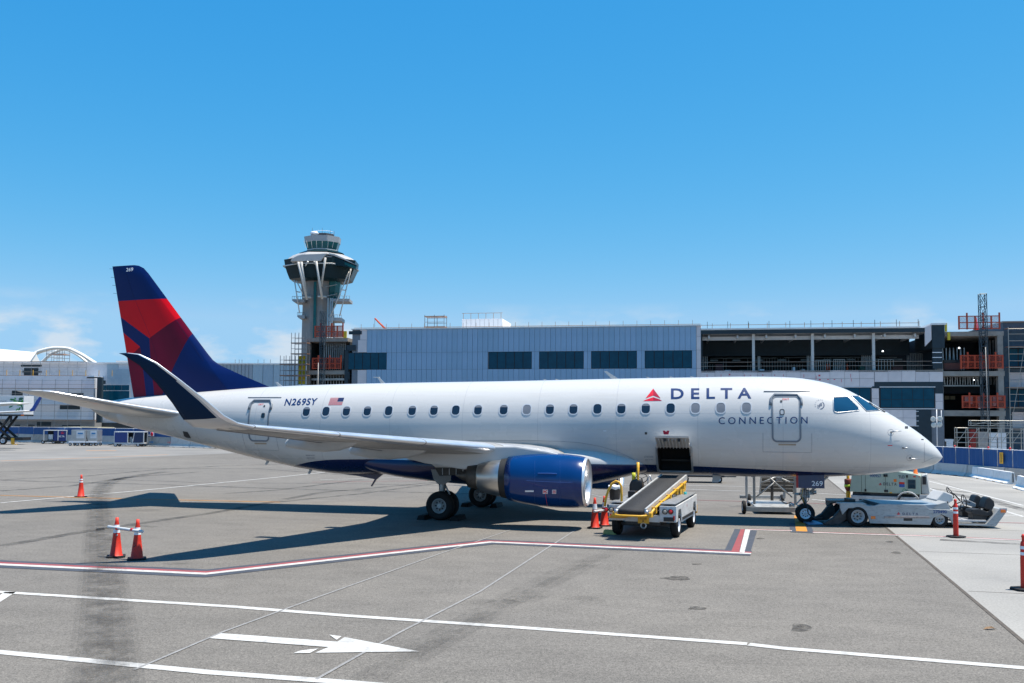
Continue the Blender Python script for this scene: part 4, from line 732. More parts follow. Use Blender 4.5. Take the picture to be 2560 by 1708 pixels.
# ---------------------------------------------------------------- landing gear
GP = mat('gear_paint', (0.50, 0.51, 0.51), 0.4, var=0.12, scale=6, dirt=(0.08, 0.07, 0.06), dirt_amt=0.5)
XM = -16.15
for sgn in (-1, 1):
    g = link('main_landing_gear', None, plane); g.empty_display_size = 0.2; y = sgn*2.52
    for dy in (-0.27, 0.27): wheel_obj(g, (XM, y+dy, 0.482), 0.482, 0.34, 'y', -1 if dy < 0 else 1, rim=0.52, hub=0.2, n=40, rimmat=mat('wheel_grey', (0.30, 0.305, 0.31), 0.5, 0.2, var=0.15, scale=8))
    MB().tube([(XM, y, 0.48), (XM-0.02, y, 1.0), (XM-0.05, y, 1.9)], [0.085, 0.1, 0.13], 14).build('strut', GP, g); MB().tube([(XM, y-0.4, 0.482), (XM, y+0.4, 0.482)], 0.07, 12).build('axle', GP, g)
    MB().tube([(XM, y, 1.3), (XM-0.05, y-sgn*0.9, 1.75)], 0.05, 8).build('side_stay', GP, g); MB().tube([(XM+0.05, y, 0.62), (XM+0.24, y, 0.85), (XM+0.08, y, 1.15)], 0.035, 6).build('torque_link', GP, g)
    MB().prism([(XM-0.3, 1.7), (XM+0.42, 1.7), (XM+0.4, 1.32), (XM+0.2, 1.22), (XM-0.05, 1.2), (XM-0.2, 1.36)], y+sgn*0.36, y+sgn*0.40, 'y').build('gear_door', mat('gear_door_grey', (0.2, 0.2, 0.195), 0.5, var=0.2, scale=3), g, bev=0.015)
    for k, (dx, dz) in enumerate(((0.12, 1.0), (-0.14, 0.95), (0.16, 0.8))): MB().tube([(XM+dx, y-0.05, 1.6), (XM+dx*0.6, y-0.12, dz), (XM+0.02, y-0.15, 0.55)], 0.012, 5).build('hydraulic_line', BLK(), g)
    MB().prism([A_(u, v, -2.95) for u, v in ((1080, 1160), (1206, 1165), (1206, 1186), (1098, 1190))], y-0.42, y+0.42, 'y').build('gear_bay', mat('gear_bay_dark', (0.04, 0.036, 0.032), 0.6, var=0.5, scale=4), g, bev=0.02); MB().prism([A_(u, v, -2.95) for u, v in ((1060, 1146), (1100, 1132), (1205, 1140), (1212, 1170), (1090, 1169))], y-0.47, y+0.47, 'y').build('bay_fairing', PWH, g, bev=0.03)
    for k in range(6): xq = A_(1106+k*17, 1180, -2.96)[0]; MB().box(xq-0.012, xq+0.012, y-0.432, y-0.42, A_(1100, 1187, -2.96)[1], A_(1100, 1171, -2.96)[1]).build('bay_rib', PGR, g)
    for dxx in (-0.62, 0.55):
        ck = tag(MB().prism([(XM+dxx-0.16, 0), (XM+dxx+0.16, 0), (XM+dxx+0.1, 0.15), (XM+dxx-0.1, 0.15)], y-0.45, y+0.45, 'y').build('wheel_chock', RUB(), None, bev=0.015), 'black rubber chock against the %s main wheels of the airliner, %s' % ('engine-side' if sgn < 0 else 'far side', 'behind them' if dxx < 0 else 'ahead of them'), 'wheel chock', 'wheel chocks')
        ck.location = (PX, PY, 0.001); ck.rotation_euler = (0, 0, -PSI)
g = link('nose_landing_gear', None, plane); g.empty_display_size = 0.2; XG = -4.27
for dy in (-0.19, 0.19): wheel_obj(g, (XG, dy, 0.31), 0.31, 0.19, 'y', -1 if dy < 0 else 1, rim=0.56, hub=0.24, n=36)
MB().tube([(XG, 0, 0.31), (XG, 0, 0.7), (XG-0.03, 0, 1.7)], [0.05, 0.065, 0.085], 12).build('strut', GP, g); MB().tube([(XG, -0.28, 0.31), (XG, 0.28, 0.31)], 0.04, 10).build('axle', GP, g)
MB().box(XG-0.12, XG+0.16, -0.14, 0.14, 0.82, 1.08).build('steering_unit', GP, g, bev=0.03); MB().tube([(XG-0.32, -0.12, 0.94), (XG+0.3, -0.12, 0.98)], 0.045, 8).build('steering_cylinder', GP, g)
MB().tube([(XG+0.05, 0, 0.9), (XG+0.75, 0, 1.55)], 0.04, 8).build('drag_stay', GP, g); MB().tube([(XG-0.04, 0, 0.42), (XG-0.28, 0, 0.6), (XG-0.06, 0, 0.84)], 0.03, 6).build('torque_link', GP, g)
for k in range(5): MB().tube([(XG+0.05*k-0.1, -0.15, 1.2), (XG+0.07*k-0.18, -0.2, 0.95-0.05*k), (XG-0.02, -0.1, 0.6)], 0.012, 5).build('hydraulic_line', mat('hose_yellow', (0.5, 0.3, 0.03), 0.5) if k == 1 else BLK(), g)
MB().tube([(XG+0.24, -0.16, 1.02), (XG+0.36, -0.16, 1.02)], [0.055, 0.065], 12).build('taxi_light', STEEL(), g)
dnav = mat('navy_paint', (0.004, 0.012, 0.065), 0.25, coat=0.4)
xa, zb = A_(1996, 1220, -0.42); xb, zt = A_(2061, 1192, -0.42)
gd = MB().box(xa, xb, -0.44, -0.415, zb, zt+0.1).build('nose_gear_door', mat('gear_door_navy', (0.008, 0.03, 0.09), 0.3, coat=0.3), g)
MB().box(xa-0.07, xa-0.002, -0.438, -0.417, zb, zt+0.1).build('red_edge_strip', mat('red_strip', (0.36, 0.015, 0.015), 0.4), gd)
x1_, z1_ = A_(2029.5, 1215, -0.45); x2_, z2_ = A_(2057, 1203, -0.45)
text_on('fleet_number', '269', lambda u, v: (x1_+u*(x2_-x1_), -0.444, z1_+v*(z2_-z1_)), REFL(), gd, bold=0.01)
for sgn in (1,): MB().box(xa, xb, 0.415, 0.44, zb, zt+0.1).build('nose_gear_door', dnav, g)
# ================================================================ belt loader
LO = thing('belt_loader', 'white and yellow baggage belt loader with black conveyor raised to the open cargo hold', 'belt loader', (3.96, 27.92, 0), rad(-19.5))
LF = Frame(3.96, 27.92, rad(-19.5)); WH = WHITE()
def bx(parent, name, x0, x1, y0, y1, z0, z1, m_, bev=0.012): return MB().box(x0, x1, y0, y1, z0, z1).build(name, m_, parent, bev=bev)
GPLATE = mat('tread_plate', (0.24, 0.25, 0.26), 0.5, 0.4, var=0.2, scale=12, bump=0.4, bscale=50)
LENS = mat('clear_lens', (0.35, 0.33, 0.29), 0.2, var=0.1)
for s_, nm in ((1, 'side_body'), (-1, 'side_body')):
    x0, x1 = (0.5, 0.98) if s_ > 0 else (-0.98, -0.5)
    P = [(-0.62, 0.48), (-0.32, 0.48), (-0.32, 0.62), (-0.22, 0.80), (0.22, 0.80), (0.32, 0.62), (0.32, 0.4), (2.42, 0.4), (2.5, 0.62), (2.6, 0.8), (3.0, 0.8), (3.1, 0.62), (3.1, 0.46), (3.3, 0.46), (3.3, 1.0), (-0.62, 0.93)]
    sb = MB().prism(P, x0, x1, 'x').build(nm, WH, LO, bev=0.012)
    bx(sb, 'top_plate', x0+0.02, x1-0.02, -0.58, 3.26, 0.995 if False else 0.99, 1.012, GPLATE, 0.004).rotation_euler = (0.018, 0, 0)
    for k, (uu, m_) in enumerate(((1662.5, LENS), (1677, REDL())) if s_ > 0 else ((1515.5, REDL()), (1528.5, LENS))):
        xx, zz_ = LF.px(uu, 1279.5 if s_ > 0 else 1274, -0.62); b = MB(); b.lathe([(0.0, -0.035), (0.042, -0.03), (0.058, -0.012), (0.06, 0)], 18, (xx, -0.62, zz_), 'y', 0); b.lathe([(0.06, -0.02), (0.078, -0.02), (0.078, 0.005)], 18, (xx, -0.62, zz_), 'y', 1); b.build('tail_light', [m_, BLK()], sb)
    bx(sb, 'red_marker', x1-0.09 if s_ > 0 else x0+0.03, x1-0.04 if s_ > 0 else x0+0.08, -0.64, -0.618, 0.54, 0.66, REDL(), 0.004)
    wheel_obj(LO, (s_*0.86, 0, 0.34), 0.34, 0.22, 'x', s_, rim=0.58, n=30); wheel_obj(LO, (s_*0.86, 2.8, 0.34), 0.34, 0.22, 'x', s_, rim=0.58, n=30)
    if s_ > 0:
        bx(sb, 'rubber_strip', x1, x1+0.02, 0.4, 2.4, 0.46, 0.54, BLK(), 0.003); bx(sb, 'vent', x0+0.12, x0+0.42, -0.64, -0.617, 0.5, 0.62, BLK(), 0.004)
        text_on('letter', '15', lambda u, v: (x1+0.006, 1.2+u*0.12, 0.78+v*0.07), REDP(), sb)
bx(LO, 'rear_crossmember', -0.5, 0.5, -0.6, -0.5, 0.46, 0.66, WH); bx(LO, 'chassis', -0.5, 0.5, -0.48, 3.2, 0.36, 0.5, DKST()); bx(LO, 'front_bumper', -0.98, 0.98, 3.3, 3.4, 0.4, 0.66, YEL())
bx(LO, 'axle', -0.75, 0.75, -0.05, 0.05, 0.28, 0.38, DKST()); bx(LO, 'axle', -0.75, 0.75, 2.75, 2.85, 0.28, 0.38, DKST())
MB().prism([(-0.98, 0.56), (-0.52, 0.9), (-0.3, 0.9), (-0.3, 0.62), (-0.52, 0.56)], -0.82, -0.66, 'y').build('yellow_guard_plate', mat('yellow_guard', (0.62, 0.28, 0.015), 0.45, var=0.1, dirt=(0.1, 0.06, 0.02), dirt_amt=0.3), LO, bev=0.01)
yp = bx(LO, 'tow_plate', -0.12, 0.2, -0.64, -0.605, 0.42, 0.6, YEL(), 0.004); text_on('letter', 'TOW', lambda u, v: (-0.06+u*0.2, -0.643, 0.52+v*0.06), BLK(), yp)
MB().prism([(0.03, 0.45), (0.06, 0.5), (0.045, 0.5), (0.045, 0.51), (0.025, 0.51), (0.025, 0.5), (0.01, 0.5)], -0.646, -0.642, 'y').build('tow_arrow', BLK(), yp)
MB().tube([(0.04+0.075*math.cos(t), -0.62, 0.36+0.075*math.sin(t)) for t in [k*math.pi/8 for k in range(16)]], 0.022, 8, closed=True).build('tow_ring', STEEL(), LO)
# conveyor: frame, belt and rollers along a slope
YB0, ZB0, YB1, ZB1 = -1.25, 0.80, 3.42, 1.52; sl_ = (ZB1-ZB0)/(YB1-YB0); bc = 0.08
def bz(y): return ZB0+(y-YB0)*sl_
BELT = mat('conveyor_belt', (0.016, 0.0165, 0.018), 0.8, var=0.3, scale=6, bump=0.3, bscale=120)
R = []; th = 0.075
for k in range(9): t = math.pi/2+math.pi*k/8; R.append((YB0+th*math.cos(t), ZB0+th*math.sin(t)))
for k in range(9): t = -math.pi/2+math.pi*k/8; R.append((YB1+th*math.cos(t), ZB1+th*math.sin(t)))
bl = MB().prism(R, bc-0.36, bc+0.36, 'x', smooth=True).build('conveyor_belt', BELT, LO)
ALU = mat('belt_frame_alu', (0.55, 0.55, 0.54), 0.42, 0.4, var=0.12, scale=5, dirt=(0.2, 0.18, 0.14), dirt_amt=0.35)
for s_ in (-1, 1):
    x0, x1 = (bc+0.37, bc+0.43) if s_ > 0 else (bc-0.43, bc-0.37)
    MB().prism([(YB0-0.02, bz(YB0)-0.11), (YB1-0.05, bz(YB1)-0.11), (YB1+0.02, bz(YB1)), (YB1-0.05, bz(YB1)+0.1), (YB0, bz(YB0)+0.1)], x0, x1, 'x').build('belt_side_rail', ALU, LO, bev=0.008)
    xx = bc+s_*0.5; MB().tube([(xx, YB0+0.15, bz(YB0)-0.06), (xx, YB0+0.6, bz(YB0+0.6)-0.02), (xx, YB1-0.5, bz(YB1-0.5)-0.02)], 0.035, 8).build('yellow_rail', YEL(), LO)
    if s_ > 0:
        for y in (-0.7, 0.1, 0.9, 1.7, 2.5): MB().box(bc+0.42, bc+0.56, y-0.05, y+0.05, bz(y)-0.16, bz(y)+0.02).build('rail_bracket', YEL(), LO, bev=0.008)
        MB().prism([(2.2, bz(2.2)-0.1), (3.0, bz(3.0)-0.08), (2.9, bz(2.9)-0.3), (2.3, bz(2.3)-0.42)], bc+0.44, bc+0.5, 'x').build('yellow_side_plate', YEL(), LO, bev=0.01)
        MB().tube([(bc+0.48, 0.9, 0.55), (bc+0.48, 2.3, bz(2.3)-0.2)], 0.05, 10).build('lift_ram', DKST(), LO)
        for k in range(3): MB().tube([(bc+0.52, -0.9+k*0.1, bz(-0.9)-0.1), (bc+0.6, 0.2+k*0.2, bz(0.2)-0.18-0.04*k), (bc+0.5, 1.4+k*0.2, bz(1.4)-0.1)], 0.012, 5).build('hydraulic_hose', BLK(), LO)
MB().tube([(bc-0.44, YB0+0.1, ZB0-0.08), (bc-0.42, YB0-0.13, ZB0-0.09), (bc-0.3, YB0-0.19, ZB0-0.1), (bc+0.3, YB0-0.19, ZB0-0.1), (bc+0.42, YB0-0.13, ZB0-0.09), (bc+0.46, YB0+0.1, ZB0-0.08)], 0.03, 8).build('rear_guard_bar', YEL(), LO)
for s_ in (-1, 1): MB().lathe([(0.0, -0.06), (0.06, -0.06), (0.07, 0), (0.06, 0.06), (0, 0.06)], 14, (bc+s_*0.43, YB0, ZB0), 'x').build('roller_bearing', STEEL(), LO); MB().box(bc+s_*0.5-0.06, bc+s_*0.5+0.06, YB0+0.02, YB0+0.2, ZB0-0.15, ZB0-0.02).build('guard_block', YEL(), LO, bev=0.01)
for y in (0.6, 2.2): bx(LO, 'boom_support', bc-0.3, bc+0.3, y-0.05, y+0.05, 0.45, bz(y)-0.09, DKST())
MB().box(bc-0.36, bc+0.36, YB0+0.1, YB1-0.1, 0, 0.05).tf(lambda p: Vector((p.x, p.y, bz(p.y)-0.12+p.z))).build('belt_pan', DKST(), LO)
for c_ in kids(LO):
    if c_.name.split('.')[0] in ('conveyor_belt', 'belt_side_rail', 'yellow_rail', 'rail_bracket', 'rear_guard_bar', 'roller_bearing', 'guard_block', 'belt_pan', 'yellow_side_plate', 'hydraulic_hose'):
        for v_ in c_.data.vertices: v_.co.x += -0.25+(v_.co.y-YB0)*0.4/(YB1-YB0)
# left side: driver's place
LP = lambda u, v, d: (lambda q: (q[0], d, q[1]))(LF.px(u, v, d))
MB().tube([LP(u, v, -0.35) for u, v in ((1512, 1266), (1514, 1248), (1521, 1226), (1530, 1209), (1540, 1203), (1548, 1206), (1553, 1216), (1554, 1235), (1554, 1266))], 0.036, 10).build('yellow_grab_loop', YEL(), LO)
pc = LP(1590, 1222, 2.0); sd_ = [LP(u, v, 2.0) for u, v in ((1575, 1212), (1580, 1200), (1592, 1197), (1606, 1201), (1609, 1215), (1606, 1240), (1580, 1246), (1575, 1235))]; MB().prism([(q[0], q[2]) for q in sd_], 1.85, 2.15, 'y').build('driver_seat', BLK(), LO, bev=0.06); x_ = pc[0]; bx(LO, 'seat_pedestal', x_-0.2, x_+0.2, 1.9, 2.4, 0.9, sd_[6][2]+0.03, BLK())
swc = Vector(LP(1604, 1196, 2.6)); dsw = Vector((0, -0.75, 0.66)).normalized(); u1 = Vector((1, 0, 0)); u2 = dsw.cross(u1)
sw = MB().tube([swc+u1*0.19*math.cos(t)+u2*0.19*math.sin(t) for t in [k*math.pi/12 for k in range(24)]], 0.016, 6, closed=True).build('steering_wheel', BLK(), LO); MB().tube([swc, swc-dsw*0.3, swc-dsw*0.3+Vector((0, 0.1, -0.5))], 0.025, 8).build('steering_column', BLK(), LO)
for k in range(3): t = k*2.1+0.5; MB().tube([swc, swc+u1*0.19*math.cos(t)+u2*0.19*math.sin(t)], 0.01, 5).build('spoke', BLK(), sw)
MB().tube([LP(u, v, 1.9) for u, v in ((1606, 1234), (1598, 1228), (1595, 1218), (1595, 1190), (1595, 1156))], [0.035, 0.035, 0.035, 0.035, 0.05], 10).build('yellow_post', YEL(), LO); MB().tube([LP(1584, 1200, 2.8), LP(1584.5, 1182, 2.8)], 0.06, 8).build('yellow_lamp_post', mat('hi_yellow', (0.5, 0.5, 0.02), 0.5), LO)
MB().tube([LP(1629, 1212, 2.4), LP(1628, 1200, 2.4), LP(1624, 1187, 2.4)], 0.018, 6).build('lever', STEEL(), LO)
MB().tube([(-0.55, 2.9, 1.1), (-0.53, 2.92, 1.55)], 0.015, 6).build('lever', STEEL(), LO); bx(LO, 'control_box', -0.72, -0.5, 0.75, 1.15, 0.98, 1.22, BLK()); bx(LO, 'dashboard', -0.95, -0.48, 2.95, 3.2, 1.0, 1.25, BLK())
MB().lathe([(0.05, 0), (0.05, 0.1), (0.0, 0.11)], 12, (0.75, 2.4, 1.03)).build('marker_lamp', mat('teal_lens', (0.03, 0.3, 0.32), 0.3), LO)
bk = thing('bucket', 'black plastic bucket with a white liner on the belt loader', 'bucket', (*(LF.o+LF.e*LF.px(1537, 1262, 0.15)[0]+LF.n*0.15).xy, 1.0))
MB().lathe([(0.0, 0.0), (0.145, 0.0), (0.15, 0.02), (0.175, 0.36), (0.185, 0.36), (0.185, 0.4), (0.17, 0.4), (0.14, 0.05)], 26).build('pail', BLK(), bk)
MB().lathe([(0.16, 0.3), (0.19, 0.36), (0.195, 0.41), (0.175, 0.43), (0.15, 0.38)], 26).tf(lambda p: Vector((p.x, p.y, p.z+0.015*math.sin(5*math.atan2(p.y, p.x))))).build('bin_liner', REFL(), bk)
ckp = gz(1525, 1336); ck = tag(MB().prism([(-0.2, 0), (0.2, 0), (0.17, 0.13), (-0.17, 0.13)], -0.09, 0.09, 'y').build('wheel_chock', mat('yellow_chock', (0.30, 0.29, 0.11), 0.8, var=0.2, scale=10), None, bev=0.01), 'faded yellow chock at the rear wheel of the belt loader', 'wheel chock'); ck.location = (ckp.x, ckp.y, 0.001); ck.rotation_euler = (0, 0, rad(-19))
# ================================================================ towbarless tug
TG = thing('aircraft_tug', 'low white towbarless tug holding the nose wheel of the airliner', 'tug', (12.35, 31.3, 0), rad(-4)); TF_ = Frame(12.35, 31.3, rad(-4)); WT = paint('tug_white', (0.33, 0.345, 0.35), 0.45, scale=7, dirt=(0.1, 0.085, 0.07), dirt_amt=0.6, stretch=(0.5, 1, 2)); yn = -0.92
bxr = (lambda u, v, y=yn: TF_.px(u, v, y)); T1 = (lambda x, y: (2080+x*0.20426, 1140+y*0.20426))
def tq(P): return [bxr(*T1(*p)) for p in P]
big = bxr(2145, 1293); sm = bxr(2351, 1309)
side = tq([(100, 572), (350, 575), (430, 610), (525, 610), (590, 588), (1130, 600), (1190, 650), (1400, 660), (1480, 680), (1540, 830), (1890, 835), (2060, 640), (2145, 640), (2140, 680), (2005, 865), (1485, 845), (1440, 760), (1340, 715), (1240, 760), (1205, 845), (465, 825), (440, 730), (360, 640), (200, 640), (130, 720), (100, 640)])
for s_ in (-1, 1):
    y0, y1 = (yn, yn+0.07) if s_ < 0 else (-yn-0.07, -yn)
    MB().prism(side, y0, y1, 'y').build('side_panel', WT, TG, bev=0.01)
    wheel_obj(TG, (big[0], s_*0.8, 0.34), 0.34, 0.26, 'y', s_, rim=0.62, n=34, rimmat=mat('dull_rim', (0.34, 0.35, 0.36), 0.5, var=0.2, scale=9, dirt=(0.06, 0.05, 0.04), dirt_amt=0.6)); wheel_obj(TG, (sm[0], s_*0.8, 0.27), 0.27, 0.2, 'y', s_, rim=0.56, n=30, rimmat=MATS['dull_rim'])
def X(x): return bxr(*T1(x, 700))[0]
def Z(y): return bxr(*T1(1000, y))[1]
bx(TG, 'deck', X(440), X(1200), yn+0.07, -yn-0.07, 0.35, Z(640), WT, 0.01); bx(TG, 'cab_floor', X(1480), X(1900), yn+0.07, -yn-0.07, 0.2, 0.26, GREY()); bx(TG, 'rear_bulkhead', X(1200), X(1490), yn+0.07, -yn-0.07, 0.3, Z(655), WT, 0.02)
MB().prism([(X(590), Z(588)), (X(1140), Z(600)), (X(1310), Z(590)), (X(1190), Z(690)), (X(690), Z(690)), (X(640), Z(640))], yn+0.06, -yn-0.06, 'y').build('winch_tray', mat('tug_grey_blue', (0.20, 0.25, 0.30), 0.4, var=0.1, dirt=(0.1, 0.1, 0.1), dirt_amt=0.3), TG, bev=0.012)
MB().prism([(X(1190), Z(650)), (X(1310), Z(590)), (X(1420), Z(560)), (X(1470), Z(640)), (X(1450), Z(660))], yn+0.1, -yn-0.1, 'y').build('cowl', WT, TG, bev=0.02)
MB().prism([(X(1380), Z(560)), (X(1480), Z(450)), (X(1590), Z(490)), (X(1600), Z(560)), (X(1480), Z(640))], -0.2, 0.75, 'y').build('white_console', mat('console_white', (0.62, 0.6, 0.58), 0.4, var=0.05), TG, bev=0.03)
MB().prism([(X(1890), Z(835)), (X(2060), Z(640)), (X(2145), Z(640)), (X(2140), Z(680)), (X(2000), Z(860)), (X(1890), Z(850))], yn+0.07, -yn-0.07, 'y').build('front_bumper', WT, TG, bev=0.02)
bx(TG, 'bumper_lamp', X(2065), X(2125), yn-0.012, yn+0.01, Z(682), Z(648), AMB(), 0.004); bx(TG, 'side_marker', X(475), X(530), yn-0.012, yn+0.01, Z(778), Z(742), AMB(), 0.004); bx(TG, 'maker_plate', X(875), X(982), yn-0.008, yn+0.01, Z(796), Z(764), BLK(), 0.003); bx(TG, 'rub_rail', X(640), X(1190), yn-0.02, yn+0.01, Z(762), Z(740), mat('worn_rail', (0.3, 0.24, 0.22), 0.6, var=0.3, scale=12), 0.004)
# seats, wheels and levers
for ys in (-0.5, 0.35):
    s_ = MB().prism([(X(1725), Z(690)), (X(1745), Z(650)), (X(1830), Z(645)), (X(1935), Z(680)), (X(1985), Z(640)), (X(2010), Z(720)), (X(1930), Z(740)), (X(1760), Z(715))], ys-0.25, ys+0.25, 'y').build('seat', BLK(), TG, bev=0.03)
    MB().prism([(X(1890), Z(640)), (X(1915), Z(560)), (X(1935), Z(510)), (X(1965), Z(500)), (X(2020), Z(545)), (X(2030), Z(600)), (X(1990), Z(670))], ys-0.23, ys+0.23, 'y').build('seat_back', BLK(), s_, bev=0.04)
    bx(TG, 'seat_base', X(1760), X(1940), ys-0.2, ys+0.2, 0.26, Z(715), BLK())
for (cx_, cz_, ys, tl) in ((1635, 480, 0.3, 0.5), (1685, 555, -0.5, 0.15)):
    c = Vector((X(cx_), ys, Z(cz_))); d = Vector((math.cos(tl), 0, math.sin(tl))); u2 = Vector((0, 1, 0)); u1 = d.cross(u2); r = 0.19
    w_ = MB().tube([c+u1*r*math.cos(t)+u2*r*math.sin(t) for t in [k*math.pi/12 for k in range(24)]], 0.016, 6, closed=True).build('steering_wheel', BLK(), TG)
    MB().tube([c, c+Vector((0.12, 0, -0.03)), Vector((X(1760), ys, Z(580)))], 0.022, 6).build('steering_column', BLK(), w_)
    for k in range(3): t = k*2.09; MB().tube([c, c+u1*r*math.cos(t)+u2*r*math.sin(t)], 0.01, 5).build('spoke', BLK(), w_)
MB().prism([(X(1750), Z(610)), (X(1790), Z(550)), (X(1900), Z(600)), (X(1890), Z(650))], -0.1, 0.2, 'y').build('dashboard', GREY(), TG, bev=0.02)
for p in (((1450, 560), (1480, 640), (1490, 670)), ((1410, 570), (1470, 600), (1500, 640)), ((1620, 560), (1560, 600), (1490, 640)), ((1618, 590), (1625, 640), (1630, 655))): MB().tube([(X(q[0]), -0.7+0.15*(i % 2), Z(q[1])) for i, q in enumerate(p)], 0.018, 6).build('lever', BLK(), TG)
MB().lathe([(0.07, 0), (0.045, 0.08), (0.01, 0.1)], 12, (X(1622), -0.55, Z(660))).build('lever_boot', BLK(), TG)
# cradle around the nose wheel
MB().prism([(X(100), 0.06), (X(-80), 0.03), (X(-95), 0.1), (X(30), 0.28), (X(100), 0.5), (X(160), Z(640)), (X(200), Z(700)), (X(200), 0.25)], yn+0.12, yn+0.3, 'y').build('cradle_arm', DKST(), TG, bev=0.02)
MB().prism([(X(100), 0.06), (X(-80), 0.03), (X(-95), 0.1), (X(30), 0.28), (X(100), 0.5), (X(160), Z(640)), (X(200), Z(700)), (X(200), 0.25)], -yn-0.3, -yn-0.12, 'y').build('cradle_arm', DKST(), TG, bev=0.02)
MB().box(X(-260), X(-60), -0.5, 0.6, 0.02, 0.05).build('cradle_plate', mat('cradle_blue', (0.12, 0.3, 0.5), 0.4, 0.4, var=0.15), TG); MB().tube([(X(-240), -0.25, 0.62), (X(-235), -0.3, 0.35), (X(-150), -0.3, 0.2), (X(-60), -0.35, 0.22)], 0.02, 6).build('winch_strap', BLK(), TG)
MB().box(X(280), X(360), -0.3, 0.3, Z(600), Z(555)).build('winch_drum', DKST(), TG, bev=0.02); bx(TG, 'fender_top', X(100), X(430), yn+0.07, yn+0.5, Z(610), Z(590), WT); bx(TG, 'fender_top', X(100), X(430), -yn-0.5, -yn-0.07, Z(610), Z(590), WT)
text_on('fleet_number', '270490', lambda u, v: (X(1238)+u*(X(1405)-X(1238)), yn-0.006, Z(700)+v*(Z(662)-Z(700))), mat('number_blue', (0.005, 0.05, 0.2), 0.4), TG, bold=0.025)
text_on('letter', 'DELTA', lambda u, v: (X(862)+u*(X(1055)-X(862)), yn-0.006, Z(724)+v*(Z(695)-Z(724))), mat('faded_navy', (0.04, 0.05, 0.12), 0.5), TG, bold=0.02, space=1.6)
for P, m_ in (([(815, 690), (795, 716), (815, 708)], REDP()), ([(815, 690), (815, 708), (835, 716)], DRED()), ([(790, 722), (815, 713), (840, 722)], REDP())): MB().add([(X(x), yn-0.006, Z(y)) for x, y in P], [(0, 1, 2)]).build('triangle_emblem', m_, TG, fix=False)
# ================================================================ ground power unit
GF = Frame(15.6, 36.2, rad(-25)); GU = thing('ground_power_unit', 'pale green ground power unit on a flat trailer behind the tug', 'generator', (15.6, 36.2, 0), rad(-25)); g1 = (lambda x, y, d=0: GF.px(*T1(x, y), d))
PGN = paint('pale_green_paint', (0.34, 0.40, 0.33), 0.4, scale=2, dirt=(0.2, 0.18, 0.14), dirt_amt=0.3)
xl, xr = g1(215, 300)[0], g1(1085, 300)[0]; zt, zb = g1(600, 222)[1], g1(600, 450)[1]; xe = g1(1165, 300)[0]
MB().prism([(xl, zb), (xl+0.12, zt+0.28), (xl+0.2, zt+0.33), (xr-0.15, zt+0.02), (xr, zt-0.04), (xr, zb-0.02)], 0, 1.5, 'y').build('enclosure', PGN, GU, bev=0.02)
MB().prism([(xr+0.02, zb), (xr+0.02, zt-0.03), (xe-0.02, zt+0.02), (xe+0.08, zb)], 0.1, 1.45, 'y').build('radiator_end', mat('gpu_end', (0.4, 0.4, 0.38), 0.5, var=0.1), GU, bev=0.02); MB().box(xr+0.06, xe-0.04, 0.07, 0.1, zb+0.5*(zt-zb), zt-0.06).build('control_panel', BLK(), GU, bev=0.01)
x0, x1 = g1(235, 500)[0], g1(1070, 500)[0]; zc0, zc1 = g1(600, 560)[1], g1(600, 492)[1]
tr = bx(GU, 'trailer_deck', x0, x1, -0.08, 1.6, zc0-0.02, zc1, mat('trailer_grey', (0.42, 0.43, 0.44), 0.45, var=0.1, dirt=(0.1, 0.09, 0.08), dirt_amt=0.4), 0.012); bx(tr, 'side_slot', g1(335, 560)[0], g1(830, 560)[0], -0.09, -0.07, zc0-0.0, g1(600, 535)[1], BLK(), 0.003); bx(GU, 'trailer_box', x1+0.005, g1(1265, 500)[0], -0.05, 1.5, zc0-0.12, g1(1100, 475)[1], mat('trailer_grey', (0.42, 0.43, 0.44), 0.45), 0.015); bx(GU, 'skid', xl+0.1, xr, 0.05, 1.45, zc1, zb-0.021, DKST(), 0.01)
for xx in (g1(930, 560)[0], g1(420, 560)[0]):
    for yy in (0.1, 1.42): wheel_obj(GU, (xx, yy, 0.3), 0.3, 0.2, 'y', -1 if yy < 1 else 1, n=24)
MB().tube([(g1(930, 560)[0]+0.4*math.cos(t), -0.1, 0.3+0.4*math.sin(t)) for t in [k*math.pi/10 for k in range(1, 10)]], 0.03, 6).build('mudguard', GREY(), GU)
b = MB(); xw0, xw1, zw0, zw1 = g1(930, 400)[0], g1(1025, 400)[0], g1(970, 402)[1], g1(970, 290)[1]; b.prism([(xw0, zw0), (xw1, zw0), (xw1, zw1), (xw0, zw1)], -0.015, 0.02, 'y'); b.build('panel_window', glass(), GU, bev=0.012)
for xx in (360, 408, 655, 918): MB().box(g1(xx, 300)[0]-0.006, g1(xx, 300)[0]+0.006, -0.004, 0.01, zb+0.02, zt-0.02).build('door_gap', BLK(), GU)
for xx, yy in ((642, 240), (668, 240), (650, 430), (675, 430), (410, 420), (918, 250), (925, 445)): p = g1(xx, yy); MB().box(p[0]-0.035, p[0]+0.035, -0.02, 0.01, p[1]-0.05, p[1]+0.05).build('hinge', BLK(), GU, bev=0.006)
for (xa, ya, xb, yb, m_) in ((755, 285, 790, 318, AMB()), (822, 322, 888, 345, ORG()), (822, 345, 888, 382, mat('sticker_blue', (0.02, 0.08, 0.3), 0.5)), (830, 275, 885, 318, mat('sticker_grey', (0.4, 0.4, 0.4), 0.5)), (995, 247, 1025, 262, REDL()), (705, 443, 735, 455, YEL()), (1060, 250, 1075, 262, REDL())):
    p, q = g1(xa, yb), g1(xb, ya); MB().box(p[0], q[0], -0.006, 0.004, p[1], q[1]).build('sticker', m_, GU)
